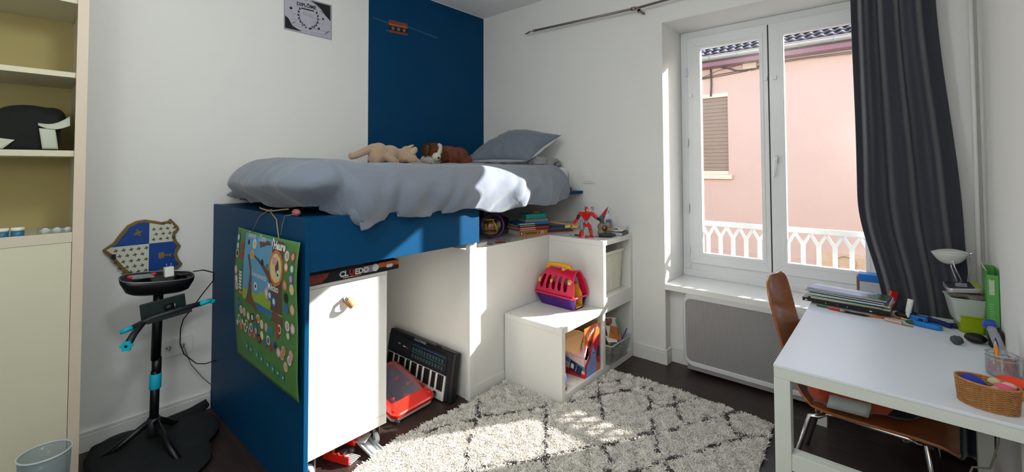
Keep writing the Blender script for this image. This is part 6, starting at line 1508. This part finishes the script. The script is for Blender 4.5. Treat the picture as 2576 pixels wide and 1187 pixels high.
cdisc(b, .715, .20, .105, 2, .0026, .125); cdisc(b, .715, .20, .085, 6, .0030, .105); cpoly(b, [(.66, .19), (.70, .15), (.72, .25), (.69, .30), (.655, .26)], 12, .0034); cdisc(b, .675, .155, .022, 9, .0038, .03); cdisc(b, .71, .155, .022, 9, .0038, .03); cdisc(b, .755, .235, .024, 5, .0038, .022); cdisc(b, .75, .24, .01, 10, .0042)
cdisc(b, .345, .085, .033, 5, .0026); cdisc(b, .345, .085, .016, 11, .0030); cdisc(b, .325, .165, .03, 11, .0026); cdisc(b, .325, .165, .016, 2, .003)
for x0, x1, m_, v_ in ((.38, .45, 4, .13), (.46, .51, 7, .13), (.51, .56, 7, .135), (.57, .65, 9, .145)): cpoly(b, [(x0, v_), (x1, v_ + .005), (x1, v_ + .045), (x0, v_ + .04)], m_, .0026)
cdisc(b, .24, .085, .018, 10, .0026); cdisc(b, .50, .195, .02, 10, .0032); cdisc(b, .585, .205, .014, 12, .003, .025); cdisc(b, .40, .385, .028, 5, .0026); cdisc(b, .40, .385, .012, 10, .003)
cdisc(b, .58, .395, .035, 9, .0026); cdisc(b, .58, .395, .02, 5, .003); cdisc(b, .63, .40, .032, 8, .003); cdisc(b, .63, .40, .018, 5, .0034); cdisc(b, .69, .43, .032, 8, .003); cdisc(b, .69, .43, .018, 5, .0034)
# right column of round stickers
RC = [(.86, .10, 5, 9), (.94, .095, 4, 9), (.86, .17, 2, 5), (.94, .17, 7, 5), (.93, .235, 8, 9), (.85, .29, 2, 9), (.94, .30, 6, 6), (.86, .37, 10, 10), (.86, .44, 8, 8), (.94, .43, 9, 6), (.87, .55, 5, 9), (.94, .55, 9, 5), (.88, .61, 7, 6), (.04, .075, 8, 5), (.04, .14, 7, 5), (.04, .20, 6, 10), (.035, .33, 9, 5), (.05, .40, 9, 5), (.06, .45, 5, 9)]
for u_, v_, m1, m2 in RC:
    cdisc(b, u_, v_, .030, m1, .0026); cdisc(b, u_, v_, .019, m2, .0030)
rq = random.Random(8)
rows_ = [(.60, [(.44, 6, 2)]), (.625, [(.60, 7, 7), (.64, 7, 7)]), (.62, [(.08, 8, 7), (.14, 5, 9), (.20, 6, 9), (.27, 9, 5), (.34, 10, 5), (.41, 8, 12), (.50, 5, 6), (.57, 9, 9), (.65, 7, 8)]),
         (.70, [(.10, 5, 7), (.16, 7, 6), (.24, 6, 12), (.32, 5, 8), (.40, 8, 9), (.50, 6, 5), (.60, 5, 8), (.70, 8, 10), (.82, 9, 2), (.92, 9, 9)]), (.74, [(.06, 7, 5), (.13, 2, 2), (.21, 5, 7), (.29, 9, 4), (.37, 4, 2), (.45, 10, 4), (.56, 12, 8), (.64, 4, 12), (.75, 9, 5), (.80, 9, 2), (.90, 5, 9)]), (.80, [(.85, 6, 9)]), (.58, [(.76, 5, 4)])]
for v_, L_ in rows_:
    for u_, m1, m2 in L_:
        jv = v_ + rq.uniform(-.006, .006) + (.03 * u_ if v_ < .72 else .02 * u_)
        cdisc(b, u_, jv, .028, m1, .0026); cdisc(b, u_ + .002, jv, .018, m2, .0030)
for k in range(8):
    u_ = .22 + k * .075 + (.03 if k > 1 else 0) + (.03 if k > 3 else 0); cdisc(b, u_, .86 + .055 * (u_) , .027, 7, .0022)
    cdisc(b, u_, .86 + .055 * u_, .008, 5, .0026)
for fc in list(b.bm.faces): pass
seps = {}
b.bm.faces.ensure_lookup_table(); b.bm.free()
b = B()
for k in range(2): cpoly(b, [(.10, .10 + k * .075), (.16, .10 + k * .075), (.16, .155 + k * .075), (.10, .155 + k * .075)], 4, .0026)
cpoly(b, [(.10, .265), (.16, .265), (.16, .31), (.10, .31)], 7, .0026)
for k in range(6): cpoly(b, [(.10, .325 + k * .024), (.15, .325 + k * .024), (.15, .343 + k * .024), (.10, .343 + k * .024)], 5, .0026)
cpoly(b, [(.10, .475), (.17, .475), (.17, .50), (.10, .50)], 2, .0026); cpoly(b, [(.70, .575), (.745, .57), (.755, .66), (.715, .665)], 4, .003); cpoly(b, [(.08, .54), (.16, .56), (.15, .58), (.08, .56)], 8, .0026); cpoly(b, [(.56, .53), (.66, .53), (.64, .57), (.55, .57)], 7, .0028)
b.out('side_label', cm, ch)
# every round sticker is a piece of its own: rim, face and mark of one sticker share one mesh
grp = []
for q in STK:
    for g in grp:
        if hypot(g[0][0] - q[0], (g[0][1] - q[1]) / AR) < g[0][2] * .95: g.append(q); break
    else: grp.append([q])
for g in grp:
    sb = B()
    for u_, v_, r_, m_, h_ in g: cpoly(sb, [(u_ + r_ * cos(2 * pi * k / 14), v_ + r_ * AR * sin(2 * pi * k / 14)) for k in range(14)], m_, h_)
    sb.out('round_sticker', cm, ch)
b = B()
def ctext(b, s, size, u, v, mi=0, h=.0034, bold=.0):
    bb = B(); text(bb, s, size, (Vector((0, 0, 0)), Vector((1, 0, 0)), Vector((0, 1, 0))), 0, 0, 0, 0, bold=bold)
    m_ = {}
    for vv in bb.bm.verts: m_[vv] = b.bm.verts.new(csurf(u + vv.co.x / CW, v - vv.co.y / CH, h))
    for ff in bb.bm.faces:
        try: g = b.bm.faces.new([m_[q] for q in ff.verts]); g.material_index = mi
        except ValueError: pass
    bb.bm.free()
ctext(b, 'Heure', .055, .655, .075, bold=.002); ctext(b, "l'", .05, .63, .06, bold=.002); ctext(b, 'Saison', .045, .22, .045, 0); ctext(b, 'Date', .045, .42, .05, 0); ctext(b, 'Événements', .042, .33, .315, 0); ctext(b, 'Météo', .05, .60, .36, 0, bold=.001)
b.out('lettering', [PAPER], ch)
b = B()
TW = M('twine', '#a08a5e', .9)
b.tube([csurf(.27, .012, .003), (.80, -2.53, 1.285), (.905, -2.530, 1.322)], .0018, 6); b.tube([csurf(.72, .012, .003), (1.04, -2.535, 1.29), (.95, -2.530, 1.322)], .0028, 6)
b.tube([(.905, -2.530, 1.321), (.92, -2.51, 1.330), (.95, -2.528, 1.325), (1.0, -2.50, 1.332), (1.05, -2.48, 1.338)], .004, 6); b.tube([(.93, -2.528, 1.325), (.86, -2.545, 1.335), (.83, -2.54, 1.34), (.86, -2.53, 1.33), (.93, -2.52, 1.325)], .0035, 6)
b.out('twine', TW, ch)
b = B(); b.tube([(1.19, -2.515, 1.322), (1.14, -2.533, 1.315), (1.125, -2.54, 1.27), (1.12, -2.545, 1.22)], .0022, 6); o = b.out('grey_string', M('string_grey', '#6f7474', .6)); tag(o, 'thin grey string hanging over the panel beside the chart', 'string')
b = B(); b.sph((1.185, -2.50, 1.330), (.030, .018, .018)); o = b.out('pink_pebble', M('pebble_pink', '#a05a58', .6)); tag(o, 'dull pink bead on the end panel under the duvet edge', 'bead')
b = B(); b.sph((1.13, -.02, 1.352), (.018, .014, .012)); o = b.out('pink_bead', M('pebble_pink', '#a05a58')); tag(o, 'pink bead on the platform near the wall switch', 'bead')

# ------------------------------------------------------------------ diploma and taped picture
dp = thing('diploma', 'black and white printed diploma in a plastic sleeve on the left wall', 'poster', (.004, -1.91, 2.7))
DF = fr((.0015, -2.095, 2.575), (0, 1, 0.02), (0, -.02, 1)); dw, dh = .36, .265
b = B(); b.prism([(-.002, -.004), (dw + .006, -.014), (dw + .01, dh + .004), (0, dh + .004)], DF, 0, .0012); b.out('sleeve', M('sleeve', '#a6a3b4', .25), dp)
pm = [M('dp_paper', '#b3b0bf', .5), M('dp_black', '#15171a', .5), M('dp_grey', '#5d5d66', .5)]
b = B(); b.prism([(.006, .004), (dw - .004, -.002), (dw - .002, dh - .004), (.006, dh - .004)], DF, .0013, .0018, 0)
b.prism([(.006, .008), (.13, .004), (.06, .035), (.03, .085), (.006, .10)], DF, .0018, .0021, 1); b.prism([(dw - .004, dh - .006), (.20, dh - .006), (.27, dh - .04), (.31, dh - .09), (dw - .004, dh - .13)], DF, .0018, .0021, 1)
for sgn in (-1, 1):
    for k in range(7):
        a = radians(-78 + k * 17); cx_, cz_ = dw * .50 + sgn * .075 * cos(a) , dh * .50 + .085 * sin(a)
        for q in (-1, 1):
            ang_ = a + pi / 2 + q * .7; ex = cos(ang_) * sgn; ez = sin(ang_)
            c0 = Vector((cx_ + sgn * q * .006, cz_)); d_ = Vector((ex, ez)); n_ = Vector((-ez, ex))
            b.prism([tuple(c0), tuple(c0 + d_ * .012 + n_ * .005), tuple(c0 + d_ * .024), tuple(c0 + d_ * .012 - n_ * .005)], DF, .0018, .0022, 1)
b.prism(rrect(.125, dh - .086, .225, dh - .077, .004), DF, .0018, .0022, 1)
for x, y, r_ in ((.05, dh - .10, .010), (.26, .055, .009), (.295, dh - .125, .008), (.19, .04, .008)): b.prism(circ(x, y, r_), DF, .0018, .0022, 1)
for k, (xa, xb_, y) in enumerate(((.055, .13, .125), (.21, .31, .13), (.06, .13, .085), (.21, .30, .10), (.06, .14, .055), (.20, .32, .045), (.06, .14, .040), (.03, .33, dh - .012), (.03, .335, .016))): b.prism([(xa, y), (xb_, y - .003), (xb_, y - .0012), (xa, y + .0018)], DF, .0018, .002, 2)
for x, y, s_ in ((.035, dh - .035, 1), (.055, dh - .02, 1), (.265, dh - .045, -1), (.285, dh - .075, -1), (.07, .06, 1), (.32, .03, 1), (.335, .045, 1)):
    b.tube([DF[0] + DF[1] * (x - .012) + DF[2] * (y - .008 * s_) + Vector((.002, 0, 0)), DF[0] + DF[1] * x + DF[2] * (y + .004) + Vector((.002, 0, 0)), DF[0] + DF[1] * (x + .012) + DF[2] * (y + .006 * s_) + Vector((.002, 0, 0))], .0022, 4, mi=1)
for k in range(3): b.tube([DF[0] + DF[1] * (.150 + k * .022 + .010 * cos(t_)) + DF[2] * (dh * .52 + .008 - k * .004 + .010 * sin(t_)) + Vector((.002, 0, 0)) for t_ in [2 * pi * q / 14 for q in range(14)]], .0008, 4, mi=2, closed=True)
text(b, 'DIPLÔME', .037, DF, .092, dh - .066, .0026, 1, bold=.0012, sx=.98)
b.out('printed_sheet', pm, dp)
b = B(); b.grid(lambda u, v: DF[0] + DF[1] * (.175 + .010 * u + .004 * sin(8 * v)) + DF[2] * (-.006 + (dh + .012) * v) + Vector((.0022, 0, 0)), 2, 10); b.out('tape', M('tape_clear', '#b9b6c4', .35), dp)
tp = thing('taped_picture', 'small rust coloured picture strip taped high on the blue wall', 'picture', (.006, -1.1, 2.82))
TF = fr((.0045, -1.20, 2.755), (0, 1, .06), (0, -.06, 1))
tm_ = [M('tp_rust', '#7c3a28', .5, var=.3, scale=20), M('tp_orange', '#b5672c', .5), M('tp_black', '#17140f', .35), M('tp_grey', '#6a6a66', .3)]
b = B(); b.prism([(0, 0), (.20, 0), (.198, .112), (0, .112)], TF, 0, .0012, 0); b.prism([(0, .066), (.199, .066), (.199, .078), (0, .078)], TF, .0012, .0016, 1); b.prism([(0, .020), (.2, .020), (.199, .064), (0, .064)], TF, .0012, .0016, 2)
for k in range(3): b.prism(circ(.04 + k * .060, .042, .016, 14), TF, .0016, .002, 3)
b.out('picture_print', tm_, tp)
TP = M('tape_faded', '#24506b', .35)
b = B(); b.prism([(-.16, .108), (0, .086), (0, .072), (-.16, .094)], TF, 0, .0004); b.prism([(.2, .092), (.555, .040), (.555, .028), (.2, .078)], TF, 0, .0004); b.prism([(-.035, .016), (0, .018), (0, .003), (-.035, .003)], TF, 0, .0004); b.out('tape', TP, tp)

# ------------------------------------------------------------------ heraldic shield on the wall
sh = thing('toy_shield', 'toy heraldic shield in blue and white quarters hung sideways on the wall', 'shield', (.02, -2.86, 1.07))
SF = fr((.010, -3.062, .90), (0, 1, 0), (0, 0, 1))
ol = [(0, .190), (.045, .225), (.075, .275), (.105, .318), (.145, .340), (.185, .345), (.225, .334), (.265, .322), (.292, .326), (.306, .340), (.345, .290), (.352, .268), (.334, .250), (.330, .225), (.342, .195), (.362, .167), (.348, .145), (.342, .118), (.352, .085), (.372, .052), (.345, .028), (.310, .020), (.275, .030), (.240, .012), (.200, .006), (.150, .012), (.110, .035), (.080, .070), (.055, .110), (.030, .150)]
def shrink(P, d):
    o = []; n = len(P)
    for i in range(n):
        a, c, e = Vector(P[i - 1]), Vector(P[i]), Vector(P[(i + 1) % n]); t1 = (c - a).normalized(); t2 = (e - c).normalized(); m_ = (t1 + t2).normalized(); nn = Vector((m_.y, -m_.x))
        o.append(tuple(c + nn * d))
    return o
GOLD = M('antique_gold', '#7a6230', .5, .2, bump=.2); SB = M('heraldic_blue', '#0b3f8a', .45); SW = M('heraldic_white', '#c9cbbd', .5); FL = M('fleur_brown', '#4a3c22', .5)
inn2 = shrink(ol, .017)
b = B(); b.prism(ol, SF, 0, .014); b.out('rim', GOLD, sh, bevel=.004)
def clip(P, ax, val, keep):
    o = []
    for i in range(len(P)):
        a, c = P[i], P[(i + 1) % len(P)]; ia = (a[ax] - val) * keep >= 0; ic = (c[ax] - val) * keep >= 0
        if ia: o.append(a)
        if ia != ic:
            t_ = (val - a[ax]) / (c[ax] - a[ax]); o.append((a[0] + t_ * (c[0] - a[0]), a[1] + t_ * (c[1] - a[1])))
    return o
mx_, mz_ = .205, .200
for kx, kz, m_ in ((-1, 1, SB), (1, 1, SW), (-1, -1, SW), (1, -1, SB)):
    P = clip(clip(inn2, 0, mx_, kx), 1, mz_, kz); b = B(); b.prism(P, SF, .0142, .0155); b.out('quarter', m_, sh)
def fleur(b, x, y, s, rot, mi=0):
    c_, s__ = cos(rot), sin(rot); T = lambda p: (x + s * (p[0] * c_ - p[1] * s__), y + s * (p[0] * s__ + p[1] * c_))
    for P in ([(-.12, -.1), (.12, -.1), (.28, .45), (0, 1), (-.28, .45)], [(.12, -.1), (.35, .3), (.75, .45), (.85, .1), (.6, -.05), (.62, .15), (.35, .05), (.2, -.2)], [(-.12, -.1), (-.2, -.2), (-.35, .05), (-.62, .15), (-.6, -.05), (-.85, .1), (-.75, .45), (-.35, .3)], [(-.4, -.12), (.4, -.12), (.4, -.25), (-.4, -.25)], [(-.15, -.25), (.15, -.25), (.3, -.75), (0, -.55), (-.3, -.75)]):
        b.prism([T(p) for p in P], SF, .0156, .0163, mi)
b = B()
for r in range(5):
    for c in range(5):
        x, y = .055 + c * .034 + (r % 2) * .017, .045 + r * .033
        if inn2 and x < mx_ - .012 and y < mz_ - .014 and x > .055 + (.12 - y) * .55 - .01 and x > .075 * (1 if y > .15 else 1.0) - .02: fleur(b, x, y, .013, -1.3)
for r in range(4):
    for c in range(4):
        x, y = .225 + c * .033 + (r % 2) * .012, .222 + r * .030
        if x < .325 and y < .325 - max(0, .02 if x < .25 else 0): fleur(b, x, y, .012, -1.3)
b.out('small_fleur', FL, sh)
b = B(); fleur(b, .150, .268, .026, -1.2); b.prism(rrect(.250, .105, .278, .140, .004), SF, .0156, .0165); b.prism([(.278, .118), (.30, .115), (.312, .108), (.312, .128), (.30, .124), (.278, .127)], SF, .0156, .0165); b.out('gold_charge', M('charge_gold', '#7f6a35', .5), sh)
b = B(); b.box(.0005, .035, -3.025, -3.005, 1.035, 1.06); o = b.out('wall_hook', BLACK); tag(o, 'small black hook on the wall at the shield\'s left edge', 'hook')

# ------------------------------------------------------------------ exercise stand with tray
xs_ = thing('microphone_stand', 'black stand with turquoise tipped crossbar and tripod foot by the left wall', 'stand', (.30, -2.87, 0))
SX_ = .30
b = B(); b.cyl((SX_, -2.87, .11), (SX_, -2.866, .44), .021, n=20); b.cyl((SX_, -2.866, .50), (SX_, -2.86, .86), .023, n=20); b.cyl((SX_, -2.862, .40), (SX_, -2.862, .51), .022, n=20); b.out('pole', M('pole_black', '#0a0b0e', .35), xs_, smooth=None)
b = B(); b.cyl((SX_, -2.8665, .345), (SX_, -2.8655, .425), .027, n=24); b.out('turquoise_collar', TURQ, xs_, bevel=.002)
for a in (15, 135, 255):
    b = B(); d = Vector((cos(radians(a)), sin(radians(a)), 0)); c0 = Vector((SX_, -2.87, 0)); b.tube([c0 + Vector((0, 0, .17)) + d * .02, c0 + d * .16 + Vector((0, 0, .07)), c0 + d * .26 + Vector((0, 0, .018))], [.016, .017, .016], 12); b.out('leg', M('pole_black', '#0a0b0e'), xs_, smooth=True)
b = B(); b.cyl((SX_, -2.87, .09), (SX_, -2.87, .19), .028); b.out('leg_hub', DARKG, xs_)
b = B(); b.obox((SX_ + .03, -2.842, .785), (.012, .20, .09), (radians(6), 0, 0)); b.out('back_plate', M('plate_smoke', '#1c2a2a', .25), xs_, bevel=.004)
b = B(); b.tube([(SX_ + .05, -2.985, .712), (SX_ + .05, -2.90, .742), (SX_ + .05, -2.80, .757), (SX_ + .05, -2.66, .770)], [.011, .014, .015, .013], 12); b.obox((SX_ + .05, -2.82, .737), (.03, .20, .020), (radians(6), 0, 0)); b.out('crossbar', DARKG, xs_)
b = B(); b.tube([(SX_ + .05, -3.025, .700), (SX_ + .05, -2.975, .715)], [.010, .0145], 14); b.out('grip_tip', TURQ, xs_, smooth=True)
b = B(); b.tube([(SX_ + .05, -2.68, .768), (SX_ + .05, -2.62, .776)], [.0155, .012], 14); b.sph((SX_ + .05, -2.617, .768), (.012, .016, .012)); b.out('grip_tip', TURQ, xs_, smooth=True)
b = B(); b.tube([(SX_ + .05, -2.93, .728), (SX_ + .09, -2.975, .69), (SX_ + .13, -3.005, .655)], [.013, .016, .018], 12); b.out('handle_arm', DARKG, xs_)
b = B(); b.prism([( .025 * (1 + .13 * cos(6 * a)) * cos(a), .025 * (1 + .13 * cos(6 * a)) * sin(a)) for a in [2 * pi * k / 36 for k in range(36)]], fr((SX_ + .135, -3.008, .652), (.5, .86, 0), (0, 0, 1)), 0, .012); b.prism(circ(0, 0, .007), fr((SX_ + .135, -3.008, .652), (.5, .86, 0), (0, 0, 1)), .012, .0125, 1); b.out('flower_knob', [TURQ, BLACK], xs_, bevel=.001)
b = B(); b.cyl((SX_ + .04, -2.84, .780), (SX_ + .04, -2.80, .784), .018, n=20); b.tube([(SX_ + .062, -2.800, .765), (SX_ + .064, -2.798, .785), (SX_ + .062, -2.800, .803)], .003, 6, mi=1); b.out('clamp', [BLACK, STEEL], xs_)
tr = thing('oval_tray', 'black oval tray with silver rim on top of the stand', 'tray', (SX_, -2.86, .86))
TF_ = Matrix.Rotation(radians(-1.5), 3, 'X') 
def oval(k, n, a, c): 
    t_ = 2 * pi * k / n; e = 2.6
    return (c * (abs(cos(t_)) ** (2 / e)) * (1 if cos(t_) > 0 else -1), a * (abs(sin(t_)) ** (2 / e)) * (1 if sin(t_) > 0 else -1))
O_ = Vector((SX_ - .0, -2.862, 0))
def ovring(b, z, a, c, n=40): return [b.bm.verts.new(O_ + Vector((oval(k, n, a, c)[0], oval(k, n, a, c)[1], z - .10 * oval(k, n, a, c)[1] - .24 * oval(k, n, a, c)[0]))) for k in range(n)]
b = B(); rings = [ovring(b, .865, .115, .035), ovring(b, .880, .140, .052), ovring(b, .925, .162, .070), ovring(b, .948, .166, .073), ovring(b, .951, .158, .066), ovring(b, .940, .154, .062)]
for A, C in zip(rings, rings[1:]):
    for k in range(40): b.bm.faces.new((A[k], A[(k + 1) % 40], C[(k + 1) % 40], C[k])).smooth = True
b.bm.faces.new(rings[0][::-1]); b.bm.faces.new(rings[-1]); b.out('tray_body', M('tray_black', '#0b0c0e', .35), tr)
b = B(); b.tube([O_ + Vector((oval(k, 48, .163, .071)[0], oval(k, 48, .163, .071)[1], .950 - .10 * oval(k, 48, .163, .071)[1] - .24 * oval(k, 48, .163, .071)[0])) for k in range(48)], .0035, 6, closed=True); b.out('silver_rim', M('silver_trim', '#8e9294', .3, .8), tr)
t = thing('remote_toy', 'grey and red toy gadget on the left part of the oval tray', 'toy', (SX_, -2.95, .95))
b = B(); b.obox((SX_ + .01, -2.935, .966), (.05, .10, .016), (radians(-6), 0, .25)); b.out('body', M('gadget_grey', '#8b8f90', .4, var=.4, scale=60), t, bevel=.003)
b = B(); b.sph((SX_ + .02, -2.985, .972), (.014, .014, .010)); b.sph((SX_ + .01, -2.885, .970), (.018, .014, .009)); b.out('red_button', RED, t)
t = thing('wall_charger', 'white charger plug standing on the oval tray', 'charger', (SX_ + .03, -2.82, .945))
b = B(); b.obox((SX_ + .03, -2.822, .975), (.035, .042, .052), (.04, 0, 0)); b.out('block', GLOSSW, t, bevel=.003)
b = B(); b.cyl((SX_ + .03, -2.832, 1.001), (SX_ + .03, -2.832, 1.020), .0022, n=8); b.cyl((SX_ + .03, -2.812, 1.001), (SX_ + .03, -2.812, 1.020), .0022, n=8); b.out('pin', STEEL, t)
b = B(); b.lathe([(.008, 0), (.036, 0), (.036, .004), (.008, .004), (.008, 0)], (SX_, -2.755, .942), 28, mat=Matrix.Rotation(radians(-5.5), 3, 'X')); o = b.out('black_disc', M('disc_black', '#141516', .2)); tag(o, 'small black disc at the right end of the oval tray', 'disc')
b = B(); b.tube([(.33, -2.71, .955), (.33, -2.66, .955), (.30, -2.60, .925), (.24, -2.58, .87), (.17, -2.62, .78), (.10, -2.66, .68), (.06, -2.69, .62), (.045, -2.70, .56), (.04, -2.70, .47), (.045, -2.68, .40), (.07, -2.62, .33), (.10, -2.58, .325), (.13, -2.53, .34)], .0032, 8); o = b.out('black_cable', BLACK, smooth=True); tag(o, 'black cable running from the tray past the low wall socket', 'cable')
b = B(); b.tube([(.03, -2.68, .45), (.035, -2.66, .38), (.035, -2.64, .32), (.035, -2.58, .22), (.06, -2.54, .17)], .0022, 6); o = b.out('grey_cable', M('cable_mid', '#59605f', .5), smooth=True); tag(o, 'thin grey cable dropping from the low socket to the bed panel', 'cable')
# dark fabric bag on the floor by the wall
b = B(); b.sph((.24, -2.97, .03), (.24, .18, .035), n=20, m=8); b.sph((.26, -2.70, .035), (.22, .15, .035), n=20, m=8); b.sph((.50, -2.86, .02), (.25, .22, .02), n=20, m=8); b.tube([(.10, -3.1, .03), (.12, -2.9, .04), (.10, -2.65, .05), (.08, -2.56, .07)], [.03, .035, .035, .03], 10)
o = b.out('floor_mat', M('mat_dark', '#0f1617', .8), remesh=.012); tag(o, 'dark crumpled mat on the floor under the stand', 'mat')
